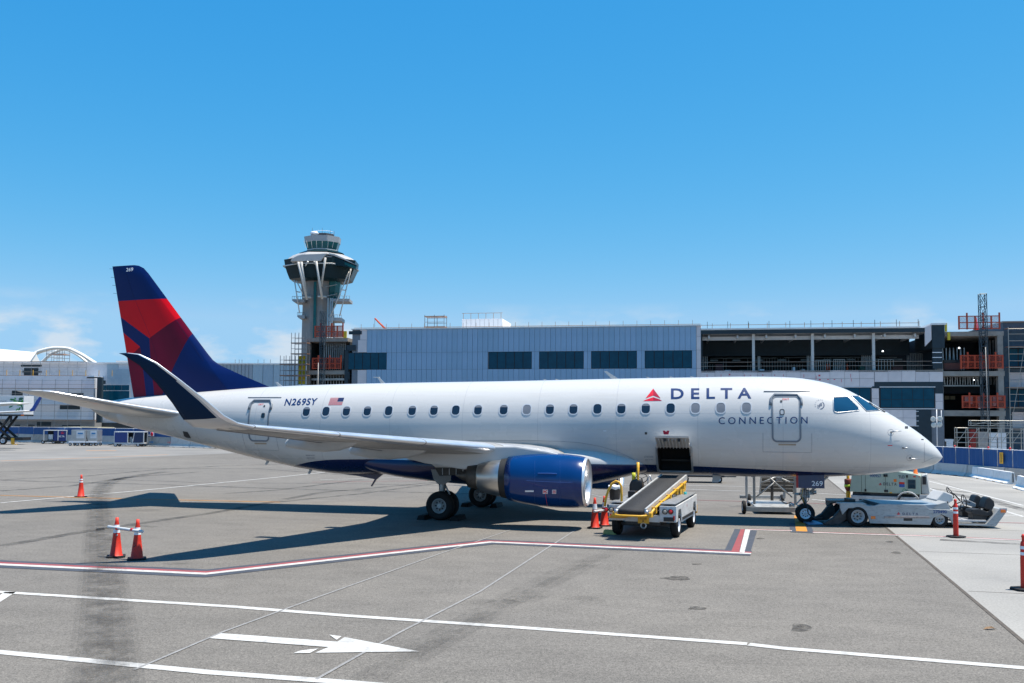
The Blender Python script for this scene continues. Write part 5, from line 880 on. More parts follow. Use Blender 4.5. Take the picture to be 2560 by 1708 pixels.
b = MB(); c = g1(886, 422); b.tube([(c[0]+0.06*math.cos(t), -0.005, c[1]+0.06*math.sin(t)) for t in [k*math.pi/8 for k in range(16)]], 0.01, 5, closed=True); b.build('round_sticker', mat('sticker_green', (0.02, 0.25, 0.1), 0.5), GU)
def gtx(txt, x0, y0, x1, y1, m_, **k): p, q = g1(x0, y0), g1(x1, y1); text_on('letter', txt, lambda u, v: (p[0]+u*(q[0]-p[0]), -0.008, p[1]+v*(q[1]-p[1])), m_, GU, **k)
gtx('DELTA', 628, 360, 790, 330, mat('gpu_ink', (0.02, 0.025, 0.05), 0.5), bold=0.02, space=1.6); gtx('TLD', 815, 275, 888, 240, mat('gpu_ink', (0.04, 0.05, 0.08), 0.5), bold=0.02); gtx('900957', 462, 260, 600, 228, mat('number_blue', (0.01, 0.08, 0.3), 0.4), bold=0.01)
for P, m_ in (([(592, 330), (572, 352), (592, 346)], REDP()), ([(592, 330), (592, 346), (610, 352)], DRED()), ([(570, 358), (592, 350), (612, 358)], REDP())): MB().add([(g1(x, y)[0], -0.008, g1(x, y)[1]) for x, y in P], [(0, 1, 2)]).build('triangle_emblem', m_, GU, fix=False)
p = g1(1015, 200); MB().lathe([(0.1, -0.11), (0.1, -0.06), (0.075, -0.05), (0.07, 0.08), (0.04, 0.12), (0, 0.125)], 16, (p[0], 0.5, p[1])).build('amber_beacon', AMB(), GU)
MB().tube([(g1(820, 570)[0], -0.12, g1(820, 570)[1]-0.1), (g1(822, 520)[0], -0.14, g1(822, 520)[1]), (g1(850, 492)[0], -0.1, g1(850, 492)[1]+0.02), (g1(880, 500)[0], 0.1, g1(880, 500)[1]+0.05)], 0.03, 8).build('power_cable', BLK(), GU)
# ================================================================ boarding ramp trailer, post, dark deck
RF = Frame(9.2, 34.6, rad(-8)); RA = thing('boarding_ramp', 'grey wheeled boarding ramp trailer with crossed braces behind the nose gear', 'ramp', (9.2, 34.6, 0), rad(-8)); R1 = (lambda x, y, d=0: RF.px(1780+x*0.1617, 1160+y*0.1617, d)); RG = mat('ramp_grey', (0.40, 0.40, 0.39), 0.45, 0.3, var=0.12, scale=4, dirt=(0.12, 0.1, 0.08), dirt_amt=0.4)
xa, xb = R1(525, 700)[0], R1(1330, 700)[0]
bx(RA, 'base_beam', xa, xb, -0.05, 0.06, R1(600, 735)[1], R1(600, 660)[1], RG); bx(RA, 'base_beam', xa+0.1, xb, 3.3, 3.4, 0.3, 0.42, RG); bx(RA, 'base_deck', R1(690, 600)[0], xb-0.05, 0.06, 3.3, R1(600, 660)[1]-0.08, R1(600, 660)[1]-0.02, RG)
for s_ in (R1(655, 500)[0], R1(1290, 500)[0]): bx(RA, 'post', s_-0.045, s_+0.045, 0, 0.09, 0.35, 1.62, RG); bx(RA, 'post', s_-0.02, s_+0.07, 2.9, 3.0, 0.35, 2.0, RG)
for (A0, B0) in (((680, 520), (1000, 260)), ((900, 220), (1245, 520)), ((760, 300), (1000, 200)), ((1060, 220), (1260, 305))): p, q = R1(*A0), R1(*B0); MB().tube([(p[0], 0.05, p[1]), (q[0], 0.08, q[1])], 0.03, 6).build('brace', RG, RA)
MB().tube([(R1(985, 600)[0], 1.0, R1(985, 600)[1]), (R1(985, 230)[0], 1.0, R1(985, 200)[1]+0.1)], 0.055, 10).build('lift_ram', BLK(), RA); bx(RA, 'hinge_block', R1(1000, 240)[0], R1(1080, 240)[0], -0.02, 0.1, R1(1000, 262)[1], R1(1000, 205)[1], STEEL())
xp0, xp1 = R1(770, 400, 2.2)[0], R1(1270, 400, 2.2)[0]
for k in range(9):
    t = k/8; z0 = 0.62+t*1.15; MB().prism([(2.6-t*0.9, z0), (2.62-t*0.9, z0+0.12), (2.55-t*0.9, z0+0.13), (2.53-t*0.9, z0+0.01)], xp0, xp1, 'x').build('ramp_tread', mat('ramp_dark', (0.035, 0.033, 0.03), 0.6, var=0.2), RA)
for s_ in (xp0-0.03, xp1+0.03): MB().prism([(2.66, 0.55), (2.55, 0.55), (1.6, 1.9), (1.7, 1.95)], s_-0.025, s_+0.025, 'x').build('ramp_stringer', RG, RA)
for (xx, yy) in ((R1(493, 680)[0], 0.0), (R1(575, 560, 3.2)[0], 3.3), (xb-0.1, 3.3)): wheel_obj(RA, (xx, yy, 0.24), 0.24, 0.13, 'x', -1, n=22)
MB().tube([(R1(1100, 590)[0], 0.3, R1(1100, 590)[1]), (R1(1150, 610)[0], 0.1, R1(1150, 620)[1]), (R1(1240, 620)[0], 0.2, R1(1240, 600)[1])], 0.025, 6).build('cable', BLK(), RA); MB().lathe([(0.0, -0.1), (0.1, -0.09), (0.1, 0.09), (0, 0.1)], 14, (R1(1240, 650)[0], 0.1, R1(1240, 650)[1]), 'y').build('hand_winch', STEEL(), RA)
PF = gz(2121, 1262); PO_ = thing('yellow_post', 'yellow steel post with a wrapped brown sleeve and lime band, beside the generator', 'post', (PF.x, PF.y, 0)); p1 = Frame(PF.x, PF.y, 0); zz = [p1.px(2120, v)[1] for v in (1255, 1228, 1217, 1200, 1192)]
MB().lathe([(0.09, 0), (0.09, zz[1])], 14).build('shaft', YEL(), PO_); MB().lathe([(0.05, zz[1]), (0.09, zz[1]+0.02), (0.145, zz[2]-0.02), (0.14, zz[2]+0.1), (0.15, zz[3]), (0.13, zz[3]+0.04), (0.05, zz[3]+0.05)], 14).build('sleeve', mat('sleeve_brown', (0.16, 0.035, 0.02), 0.8, var=0.35, scale=9), PO_); MB().lathe([(0.14, zz[2]-0.01), (0.155, zz[2]), (0.155, zz[2]+0.08), (0.14, zz[2]+0.09)], 14).build('reflective_band', mat('lime', (0.5, 0.62, 0.03), 0.5), PO_); MB().lathe([(0.06, zz[3]), (0.06, zz[3]+0.4), (0, zz[3]+0.42)], 12).build('shaft_top', YEL(), PO_)
DP = gz(1755, 1208); DL = thing('low_dark_deck', 'low dark deck on wheels on the apron beyond the airliner belly', 'dolly', (DP.x, DP.y, 0), rad(-8)); bx(DL, 'deck', -1.2, 1.2, 0, 1.5, 0.32, 0.42, BLK()); bx(DL, 'drawbar', 1.2, 1.9, 0.7, 0.8, 0.3, 0.36, DKST())  # low dark deck with drawbar and wheels
for xx in (-0.9, 0.9):
    for yy in (0.12, 1.4): wheel_obj(DL, (xx, yy, 0.2), 0.2, 0.12, 'y', -1, n=18)
# ================================================================ cones and delineators
def cone_proto(dx, dy, label, group, bands=((0.60, 0.80),), h=0.95, tilt=0.0):
    c = thing('traffic_cone', label, 'traffic cone', (dx, dy, 0.0), random.uniform(-0.6, 0.6), group)
    MB().prism([(-0.21, -0.15), (-0.15, -0.21), (0.15, -0.21), (0.21, -0.15), (0.21, 0.15), (0.15, 0.21), (-0.15, 0.21), (-0.21, 0.15)], 0, 0.045, 'z').build('base', RUB(), c, bev=0.01)
    R_ = lambda z: 0.145-(0.145-0.035)*(z/h)
    MB().lathe([(0.17, 0.04), (R_(0.05), 0.06), (R_(h*0.5), h*0.5), (R_(h-0.16), h-0.16), (0.042, h-0.1), (0.035, h), (0.02, h), (0.015, h-0.05)], 28).build('body', ORG(), c)
    for a0, a1 in bands: MB().lathe([(R_(a0*h)+0.0035, a0*h), (R_(a1*h)+0.0035, a1*h)], 28).build('reflective_collar', REFL(), c)
    return c
p = gz(202, 1243); cone_proto(p.x, p.y, 'single orange cone on the apron beyond the tail shadow', None, ((0.66, 0.72), (0.76, 0.82)))
q1, q2 = gz(290, 1393), gz(342, 1399); c1 = cone_proto(q1.x, q1.y, 'orange cone with a pale disc painted as a lit hole below its collar, holding a white bar', 'cones linked by a bar', ((0.62, 0.82),)); c2 = cone_proto(q2.x, q2.y, 'orange cone with dark stencil marks on its side, holding a white bar', 'cones linked by a bar', ((0.62, 0.80),)); c1.rotation_euler = c2.rotation_euler = (0, 0, 0.35)
MB().lathe([(0.0, -0.004), (0.022, -0.003), (0.024, 0.006)], 12, (0.012, -0.0845, 0.535), 'y').build('hole', mat('hole_light', (0.4, 0.38, 0.35), 0.8), c1)  # pale disc on the cone side; its colour stands in for light
for k, (x_, z_, w__) in enumerate(((-0.055, 0.40, 0.045), (-0.06, 0.36, 0.03), (-0.06, 0.32, 0.055), (-0.03, 0.34, 0.02))): R_ = 0.145-0.11*z_/0.95; y_ = -math.sqrt(max(0, R_*R_-x_*x_))-0.004; MB().box(x_-w__/2, x_+w__/2, y_-0.003, y_+0.004, z_-0.009, z_+0.009).build('stencil_mark', BLK(), c2)
q3, q4 = gz(1487, 1321), gz(1511, 1315); cone_proto(q3.x, q3.y, 'orange cone by the belt loader, closer to the engine intake', 'cones by the belt loader', ((0.62, 0.8),)); cone_proto(q4.x, q4.y, 'orange cone half hidden behind the belt loader corner', 'cones by the belt loader', ((0.62, 0.8),))
def cone_bar(a, b, z, e0, e1, label):
    d = (b-a); L = d.length; d.normalize(); nb = Vector((d.y, -d.x, 0))*0.062; o = thing('cone_bar', label, 'barrier bar', ((a.x+b.x)/2, (a.y+b.y)/2, 0), math.atan2(d.y, d.x)); yy = -0.062
    MB().tube([(-L/2-e0, yy, z+0.02), (-L/2-e0+0.02, yy, z+0.02), (L/2+e1-0.02, yy, z-0.02), (L/2+e1, yy, z-0.02)], [0.03, 0.038, 0.038, 0.03], 14).build('pipe', mat('pvc_white', (0.5, 0.52, 0.53), 0.4, var=0.08, dirt=(0.1, 0.1, 0.1), dirt_amt=0.3), o)
    for x in (-L/2+0.1, L/2-0.11): MB().tube([(x-0.04, yy, z), (x+0.04, yy, z)], 0.0415, 14).build('red_band', REDL(), o)
cone_bar(q1, q2, 0.7, 0.24, 0.26, 'white pipe bar with red bands resting across two orange cones'); cone_bar(q3, q4, 0.52, 0.2, 0.12, 'white pipe bar between the cones by the belt loader')
def delineator(u, v, label):
    p = gz(u, v); d = thing('delineator_post', label, 'delineator', (p.x, p.y, 0.0), 0.2, 'delineator posts'); 
    MB().prism([(-0.25, -0.12), (-0.14, -0.23), (0.14, -0.23), (0.25, -0.12), (0.25, 0.12), (0.14, 0.23), (-0.14, 0.23), (-0.25, 0.12)], 0, 0.05, 'z').build('base', RUB(), d, bev=0.015)
    MB().lathe([(0.075, 0.04), (0.07, 0.6), (0.062, 0.93), (0.045, 0.97), (0.035, 0.99), (0.035, 1.04), (0.045, 1.06), (0.03, 1.11), (0, 1.12)], 22).build('body', mat('delineator_red', (0.58, 0.02, 0.006), 0.5, var=0.08), d)
    for a0, a1 in ((0.7, 0.76), (0.82, 0.88)): MB().lathe([(0.0705, a0), (0.0685, a1)], 22).build('reflective_band', REFL(), d)
delineator(2390, 1344, 'orange delineator post with two white bands standing in front of the tug'); delineator(2562, 1476, 'orange delineator post standing alone on the bare concrete slab')
lp = gz(2473, 1574); lf = MB(); lf.add([(-0.1, 0, 0.0), (-0.03, 0.05, 0.03), (0.05, 0.02, 0.045), (0.11, 0.0, 0.01), (0.04, -0.05, 0.035), (-0.05, -0.04, 0.015), (0, 0, 0.02)], [(0, 1, 6), (1, 2, 6), (2, 3, 6), (3, 4, 6), (4, 5, 6), (5, 0, 6)]); lo = tag(lf.build('dry_leaf', mat('dry_leaf', (0.2, 0.12, 0.06), 0.8, var=0.4, scale=20)), 'curled dry brown leaf lying on the ground', 'leaf'); lo.location = (lp.x, lp.y, 0.002)
# ================================================================ terminal under construction
BF = Frame(53.0, 112.0, rad(-9.5))
def bq(x, y, d=0): return BF.px(x, y, d)
def R5(x, y): return (1740+x*0.34894, 720+y*0.34894)
def R4(x, y): return (840+x*0.4, 760+y*0.4)
def R3(x, y): return (680+x*0.28697, 550+y*0.28697)
def R6(x, y): return (2280+x*0.17857, 720+y*0.17857)
def R7(x, y): return (2280+x*0.12756, 960+y*0.12756)
def bthing(name, label, cat, s, d=0.0, group=None):
    p = BF.o+BF.e*s+BF.n*d; return thing(name, label, cat, (p.x, p.y, 0), BF.a, group)
class Blk:
    """parts of a building placed by facade pixels; s0 = local origin along the facade"""
    def __init__(k, name, label, cat, s0, d0=0.0, fr=None): k.fr = fr or BF; k.s0 = s0; k.d0 = d0; p = k.fr.o+k.fr.e*s0+k.fr.n*d0; k.o = thing(name, label, cat, (p.x, p.y, 0), k.fr.a)
    def box(k, name, A, B, d0, d1, m_, parent=None, at=None, z0=None, bev=0):
        """A, B: opposite photo pixels on the front plane (depth at or d0)"""
        dd = d0 if at is None else at; (sa, za), (sb, zb) = k.fr.px(*A, dd), k.fr.px(*B, dd); zl, zh = min(za, zb), max(za, zb)
        if z0 is not None: zl = z0
        return MB().box(min(sa, sb)-k.s0, max(sa, sb)-k.s0, d0-k.d0, d1-k.d0, zl, zh).build(name, m_, parent or k.o, bev=bev)
    def sz(k, u, v, d=0): s, z = k.fr.px(u, v, d); return s-k.s0, z
WPB = [mat('facade_panel_blue_%d' % i, c, 0.5, 0.0, var=0.05, scale=0.7, spec=0.2) for i, c in enumerate(((0.27, 0.40, 0.54), (0.28, 0.41, 0.555), (0.26, 0.39, 0.525)))]
WPL = [mat('facade_panel_pale_%d' % i, c, 0.5, var=0.05, scale=1.5) for i, c in enumerate(((0.60, 0.55, 0.56), (0.63, 0.58, 0.585), (0.57, 0.525, 0.535)))]
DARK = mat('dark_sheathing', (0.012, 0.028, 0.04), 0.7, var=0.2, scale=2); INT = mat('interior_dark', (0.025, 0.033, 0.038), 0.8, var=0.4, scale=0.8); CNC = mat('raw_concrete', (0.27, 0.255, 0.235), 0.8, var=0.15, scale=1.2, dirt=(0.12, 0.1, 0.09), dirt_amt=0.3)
TGL = glass('terminal_glass', (0.002, 0.055, 0.095), 0.1, 0.14, 0.0); MUL = mat('mullion', (0.012, 0.02, 0.028), 0.4, 0.5); STUD = mat('steel_stud', (0.34, 0.36, 0.37), 0.4, 0.6, var=0.15); ROOFW = mat('roof_white', (0.7, 0.7, 0.7), 0.6); RAIL = mat('scaffold_tube', (0.2, 0.21, 0.22), 0.5, 0.5, var=0.2); PLK = mat('scaffold_plank', (0.30, 0.15, 0.085), 0.8, var=0.25, scale=2)
SAFE = mat('safety_orange', (0.42, 0.055, 0.018), 0.6, var=0.15); MESH = mat('orange_mesh', (0.30, 0.035, 0.015), 0.8, var=0.3, scale=30, alpha=0.4); PTAPE = mat('pink_marking', (0.55, 0.06, 0.10), 0.6)
# ---- clad block with five windows
s0, _ = bq(884, 824); s1, _ = bq(1752, 813); TB = Blk('terminal_building', 'blue-grey metal clad terminal block with a row of five dark windows', 'building', (s0+s1)/2); L = s1-s0; hx = L/2; ZR = 15.25
MB().box(-hx-0.2, hx, 0.12, 26, 0, ZR).build('wall', mat('wall_core', (0.16, 0.18, 0.21), 0.7, var=0.1), TB.o); MB().box(-hx-0.3, hx+0.1, -0.12, 26, ZR+0.005, ZR+0.12).build('roof', ROOFW, TB.o)
wins = [(867, 966, 881, 923), (1222, 1329, 878.5, 922), (1348, 1459, 877.5, 922), (1478, 1592, 875.5, 922), (1612, 1730, 874.5, 922)]; wr = []
for (ua, ub, va, vb) in wins:
    (sa, zt), (sb, zb) = TB.sz(ua, va), TB.sz(ub, vb); wr.append((sa, sb, 9.98, 12.2))
    w_ = MB().box(sa, sb, 0.04, 0.1, 9.98, 12.2).build('window', MUL, TB.o); n = 5
    for i in range(n): MB().box(sa+(sb-sa)*i/n+0.05, sa+(sb-sa)*(i+1)/n-0.05, 0.0, 0.06, 10.04, 12.14).build('pane', TGL, w_)
pw = 0.675; pale0 = TB.sz(917, 870)[0]; pale1 = TB.sz(1741, 870)[0]; pmesh = {}
def panel(parent, mset, sa, sb, za, zb, d=0.02, th=0.1, name='wall_panel'):
    w_, h_ = round(sb-sa-0.03, 3), round(zb-za-0.03, 3); i = random.randrange(len(mset)); k = (w_, h_, th, mset[i].name)
    if k not in pmesh: pmesh[k] = MB().box(0, w_, 0, th, 0, h_).mesh(name, mset[i])
    o = link(name, pmesh[k], parent); o.location = (sa+0.015, d, za+0.015); return o
n = int((pale1-pale0)/pw)
for i in range(n):
    sa = pale0+i*pw; sb = sa+pw
    for (za, zb) in ((12.2, ZR), (9.98, 12.2), (6.6, 9.98)):
        if za == 9.98 and any(sa < w_[1] and sb > w_[0] for w_ in wr):
            for w_ in wr:
                if sa < w_[0]-0.15 < sb: panel(TB.o, WPB, sa, w_[0], za, zb)
                if sa < w_[1]+0.15 < sb and w_[1] < sb: panel(TB.o, WPB, w_[1], sb, za, zb)
            continue
        panel(TB.o, WPB, sa, sb, za, zb)
MB().box(pale0, pale1, 0.02, 0.12, 0, 6.6).build('lower_wall', WPB[0], TB.o)
for (za, zb) in ((13.9, ZR), (12.25, 13.9), (7.9, 9.95), (6, 7.9), (3, 6)):
    panel(TB.o, WPL, -hx+(0.9 if za > 13 else 0.6), pale0, za, zb); panel(TB.o, WPL, pale1, hx, za, zb)
panel(TB.o, WPL, pale1, hx, 9.95, 12.25)
for (ua, ub, va, vb) in ((872, 904, 828, 836), (866, 889, 863, 877), (862, 870, 875, 962), (870, 874, 930, 948)): TB.box('dark_sheathing', R3((ua-680)/0.287, 0)[:1]+(va,) if False else (ua, va), (ub, vb), -0.04, 0.01, DARK)
for k in range(26):
    s = -hx+1+k*(L-2)/25; MB().box(s-0.02, s+0.02, 0.1, 0.14, ZR+0.12, ZR+0.75).build('guardrail_post', mat('rail_tan', (0.36, 0.2, 0.1), 0.6), TB.o)
MB().box(-hx, hx, 0.115, 0.15, ZR+0.2, ZR+0.26).build('guardrail', mat('rail_tan', (0.36, 0.2, 0.1), 0.6), TB.o)
# rooftop: white plant room, access tower, boom
ru = Blk('rooftop_plant_room', 'white boxy plant room with a tan guardrail on the terminal roof', 'plant room', bq(1200, 800, 8)[0], 8); (sa, zt), (sb, zb) = ru.sz(1155, 798, 8), ru.sz(1256, 825, 8); zt += 0.0
MB().box(sa, sb, 0, 7, ZR+0.12, zt).build('wall', mat('plant_white', (0.82, 0.80, 0.79), 0.5, var=0.04), ru.o)
for k in range(6): x = sa+0.2+k*(sb-sa-0.4)/5; MB().box(x-0.025, x+0.025, -0.05, 0, zt, zt+0.8).build('guardrail_post', mat('rail_tan', (0.36, 0.2, 0.1), 0.6), ru.o)
MB().box(sa, sb, -0.06, -0.02, zt+0.76, zt+0.81).build('guardrail', mat('rail_tan', (0.36, 0.2, 0.1), 0.6), ru.o)
for k in range(1, 9): MB().box(sa+k*(sb-sa)/9-0.02, sa+k*(sb-sa)/9+0.02, -0.012, 0.004, ZR+0.2, zt-0.05).build('panel_joint', GREY(), ru.o)
def scaffold(name, label, fr, s0_, s1_, z0, z1, ns, zs, d, dep=1.2, plank=PLK, planks=True, r=0.04, diag=False, group=None, thin=False, tube=None):
    RAIL = tube or globals()['RAIL']
    p = fr.o+fr.e*((s0_+s1_)/2)+fr.n*d; o = thing(name, label, 'scaffolding', (p.x, p.y, 0), fr.a, group); hw = (s1_-s0_)/2
    for i in range(ns+1):
        x = -hw+2*hw*i/ns
        for y in ((0,) if thin else (0, dep)): MB().tube([(x, y, z0), (x, y, z1)], r, 5).build('standard', RAIL, o)
    for j, z in enumerate(zs):
        for y in ((0,) if thin else (0, dep)): MB().tube([(-hw, y, z), (hw, y, z)], r*0.8, 5).build('ledger', RAIL, o)
        if planks and j % (3 if thin else 2) == 0: MB().box(-hw-0.1, hw+0.1, 0.02, dep-0.02, z+0.06, z+0.06+(0.05 if thin else 0.08)).build('plank', plank, o)
    if diag:
        for i in range(ns): MB().tube([(-hw+2*hw*i/ns, 0, zs[0]), (-hw+2*hw*(i+1)/ns, 0, zs[-1])], r*0.7, 5).build('brace', RAIL, o)
    return o
(sa, za), (sb, zb) = bq(1062, 793, 3), bq(1110, 820, 3); scaffold('scaffold_tower', 'small bare scaffold tower standing on the terminal roof', BF, sa, sb, ZR+0.12, za+0.3, 2, [ZR+0.5, ZR+1.2, ZR+1.9, za], 3, 1.5)
(sa, za), (sb, zb) = bq(937, 796, 4), bq(970, 824, 4); bo = bthing('boom_lift', 'small orange boom poking above the terminal roof', 'boom lift', sb, 4); MB().tube([(0, 0, ZR+0.1), (sa-sb, 0, za)], [0.16, 0.1], 6).build('boom', SAFE, bo); MB().box(-0.3, 0.4, -0.3, 0.3, ZR+0.12, ZR+0.5).build('base', SAFE, bo); MB().tube([(sa-sb, 0, za), (sa-sb, 0, za-1.2)], 0.02, 4).build('hook_line', BLK(), bo)
# ---- open construction wing
C0, _ = bq(1752, 820); C1, _ = bq(2358, 900); CW = Blk('terminal_construction_wing', 'unfinished terminal wing with an open upper floor, white columns and pale cladding below', 'building', (C0+C1)/2); hw = (C1-C0)/2
FZ = bq(2000, 926)[1]; MB().box(-hw, hw, 0.15, 24, 0, FZ-0.25).build('lower_wall', mat('wall_core', (0.16, 0.18, 0.21), 0.7), CW.o); MB().box(-hw, hw, 0.0, 24, FZ-0.24, FZ-0.02).build('floor_slab', CNC, CW.o)
zc = bq(2000, 826)[1]; MB().box(-hw, hw-1.45, 0.2, 24, zc-0.3, zc+0.1).build('roof_deck', mat('deck_white', (0.5, 0.51, 0.52), 0.6), CW.o); MB().box(-hw, hw-1.45, 0.0, 0.19, zc-0.35, zc+0.15).build('edge_beam', DARK, CW.o); MB().box(-hw, hw-2.5, -0.1, 0.4, zc+0.2, zc+0.34).build('roof_membrane', ROOFW, CW.o)
zg = bq(2000, 838)[1]; MB().box(-hw, hw-2.4, 1.2, 1.5, zg-0.45, zg+0.0).build('roof_beam', mat('beam_white', (0.45, 0.46, 0.47), 0.5, var=0.08), CW.o)
for k in range(8): x = -hw+1+k*(2*hw-4)/7; MB().box(x-0.1, x+0.1, 0.4, 12, zg-0.3, zg+0.1).build('roof_joist', mat('beam_white', (0.45, 0.46, 0.47), 0.5), CW.o)
for u in (1883.5, 2031, 2183.5): s, _ = CW.sz(u, 880, 0.8); MB().box(s-0.16, s+0.16, 0.6, 0.92, FZ-0.02, zc-0.36).build('column', mat('column_white', (0.48, 0.48, 0.47), 0.5, var=0.08), CW.o)
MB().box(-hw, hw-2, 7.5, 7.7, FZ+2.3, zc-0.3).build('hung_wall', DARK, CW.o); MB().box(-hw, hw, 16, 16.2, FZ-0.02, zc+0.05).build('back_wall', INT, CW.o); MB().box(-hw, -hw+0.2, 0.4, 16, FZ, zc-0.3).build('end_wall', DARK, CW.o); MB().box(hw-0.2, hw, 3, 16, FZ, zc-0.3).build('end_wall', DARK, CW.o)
for (u0, u1, v0, v1, n) in ((2040, 2075, 900, 925, 6), (2084, 2112, 898, 925, 6), (2155, 2180, 885, 926, 5), (2268, 2306, 884, 926, 9), (2196, 2234, 898, 926, 5), (2018, 2030, 888, 926, 3), (1895, 1900, 885, 926, 2), (1758, 1768, 885, 926, 2)):
    (sa, zt), (sb, zb) = CW.sz(u0, v0, 8), CW.sz(u1, v1, 8)
    for i in range(n+1): x = sa+(sb-sa)*i/n; MB().box(x-0.045, x+0.045, 8, 8.1, FZ, zt).build('wall_stud', STUD, CW.o)
    MB().box(sa, sb, 7.98, 8.1, zt-0.08, zt).build('stud_track', STUD, CW.o)
SDIM = mat('stud_shaded', (0.17, 0.21, 0.22), 0.5, 0.3, var=0.25)  # dimmer teal copy of the stud steel; interior shade put into colour
for k in range(70):
    x = -hw+1.5+k*(2*hw-4)/69
    if (k//7) % 4 != 1: hh_ = 2.2 if (k//5) % 3 else 1.4; MB().box(x-0.035, x+0.035, 10.0, 10.1, FZ, FZ+hh_).build('wall_stud', SDIM, CW.o)
for (a_, b2_, zz_) in ((-hw+1.5, -4, 2.2), (-3, 8, 2.22), (9, hw-3, 2.18)): MB().box(a_, b2_, 9.95, 10.12, FZ+zz_-0.06, FZ+zz_+0.04).build('stud_track', SDIM, CW.o)
for k in range(9): x = -hw+2+k*(2*hw-5)/8; MB().box(x-0.5, x+0.5, 9.2, 9.3, FZ+1.75, FZ+1.95).build('duct_run', SDIM, CW.o)
for k in range(2): MB().tube([(-hw, 0.3, FZ+0.55+0.5*k), (hw-0.3, 0.3, FZ+0.55+0.5*k)], 0.03, 5).build('edge_cable', mat('cable_tan', (0.3, 0.24, 0.2), 0.6), CW.o)
for (u, v, w_, h_, m_) in ((1798, 903, 20, 22, mat('crate_maroon', (0.10, 0.04, 0.04), 0.8)), (2245, 912, 25, 14, mat('crate_brown', (0.14, 0.05, 0.04), 0.8)), (2156, 910, 12, 15, mat('crate_green', (0.03, 0.08, 0.06), 0.8)), (1820, 921, 16, 6, REFL()), (1862, 921, 30, 6, mat('crate_teal', (0.03, 0.12, 0.12), 0.8)), (1905, 920, 12, 8, REFL()), (1985, 917, 6, 13, REFL()), (2008, 920, 10, 8, GREY()), (1770, 918, 20, 9, mat('crate_maroon', (0.10, 0.04, 0.04), 0.8)), (2100, 922, 12, 4, YEL()), (1942, 921, 12, 6, mat('crate_teal', (0.03, 0.12, 0.12), 0.8))):
    s, _ = CW.sz(u, v, 4); k = 112/2366; MB().box(s-w_*k/2, s+w_*k/2, 4, 5.2, FZ-0.02, FZ+h_*k).build('stacked_material', m_, CW.o, bev=0.03)
for u in (2067, 2073, 2118): s, _ = CW.sz(u, 915, 3); MB().tube([(s, 3, FZ), (s, 3, FZ+0.95)], [0.15, 0.06], 8).build('cone', SAFE, CW.o)
for k in range(11): x = -hw+0.8+k*(2*hw-3.5)/10; MB().box(x-0.025, x+0.025, 0.15, 0.2, zc+0.34, zc+1.2).build('guardrail_post', DKST(), CW.o)
for k in range(12): x = -hw+1.4+k*(2*hw-4)/11; MB().box(x-0.025, x+0.025, 0.15, 0.2, zc+0.34, zc+1.0).build('guardrail_post', mat('rail_tan', (0.36, 0.2, 0.1), 0.6), CW.o)
MB().box(-hw, hw-2.6, 0.2, 0.24, zc+0.75, zc+0.8).build('guardrail', mat('rail_tan', (0.36, 0.2, 0.1), 0.6), CW.o)
for (u, v) in ((1851, 841), (2023, 839), (2237, 841), (2207, 878)): s, z = CW.sz(u, v, 5); MB().lathe([(0.0, -0.1), (0.1, -0.06), (0.11, 0.0), (0.04, 0.08)], 10, (s, 5, z)).build('work_light', mat('lit_lamp', (0.9, 0.95, 1), 0.3, emit=(0.9, 0.97, 1.0, 3.0)), CW.o)
# lower cladding, row by row of pale boards, with the glazed bays
zw = [0, 2.4, 4.2, 5.6, bq(2150, 969)[1], 8.2, FZ-0.02]
for (ua, ub, va, vb) in ((2095, 2178, 969, 1021), (2199, 2338, 969, 1021)):
    (sa, zt), (sb, zb) = CW.sz(ua, va), CW.sz(ub, vb); w_ = MB().box(sa, sb, 0.0, 0.14, zb, zt).build('window', MUL, CW.o); MB().box(sa-0.06, sb+0.06, -0.03, 0.1, zt, zt+0.12).build('window_head', mat('frame_white', (0.5, 0.51, 0.53), 0.5), w_); MB().box(sa-0.06, sb+0.06, -0.03, 0.1, zb-0.12, zb).build('window_sill', mat('frame_white', (0.5, 0.51, 0.53), 0.5), w_); n = 5 if ub > 2200 else 3
    for r_ in range(2):
        for i in range(n): MB().box(sa+0.08+(sb-sa-0.16)*i/n+0.03, sa+0.08+(sb-sa-0.16)*(i+1)/n-0.03, -0.04, 0.02, zb+0.1+(zt-zb-0.2)*(0 if r_ == 0 else 0.42), zb+0.1+(zt-zb-0.2)*(0.4 if r_ == 0 else 1.0)).build('pane', TGL, w_)
def boards(k, ua, ub, va, vb, mset, nx, nz, d=0.0):
    (sa, zt), (sb, zb) = k.sz(ua, va, d), k.sz(ub, vb, d)
    for i in range(nx):
        for j in range(nz): panel(k.o, mset, sa+(sb-sa)*i/nx, sa+(sb-sa)*(i+1)/nx, zb+(zt-zb)*j/nz, zb+(zt-zb)*(j+1)/nz, d, 0.1, 'wall_board')
boards(CW, 1752, 2186, 927, 968, WPL, 12, 2); boards(CW, 2186, 2358, 927, 955, WPL, 5, 1); boards(CW, 1752, 2095, 968, 1060, WPL, 10, 3); boards(CW, 2179, 2198, 971, 1022, WPL, 1, 2); boards(CW, 2338, 2358, 984, 1024, WPL, 1, 2); boards(CW, 2095, 2291, 1024, 1066, WPL, 6, 2)
CW.box('dark_sheathing', (2186, 955), (2358, 968), -0.02, 0.1, DARK); CW.box('dark_sheathing', (2338, 968), (2358, 984), 0.0, 0.1, DARK); CW.box('dark_sheathing', (2291, 1024), (2330, 1112), 0.0, 0.12, DARK, z0=0); CW.box('dark_sheathing', (2180, 966), (2199, 970.5), -0.03, 0.0, DARK); CW.box('dark_sheathing', (2095, 1066), (2291, 1112), 0.02, 0.13, DARK, z0=0)
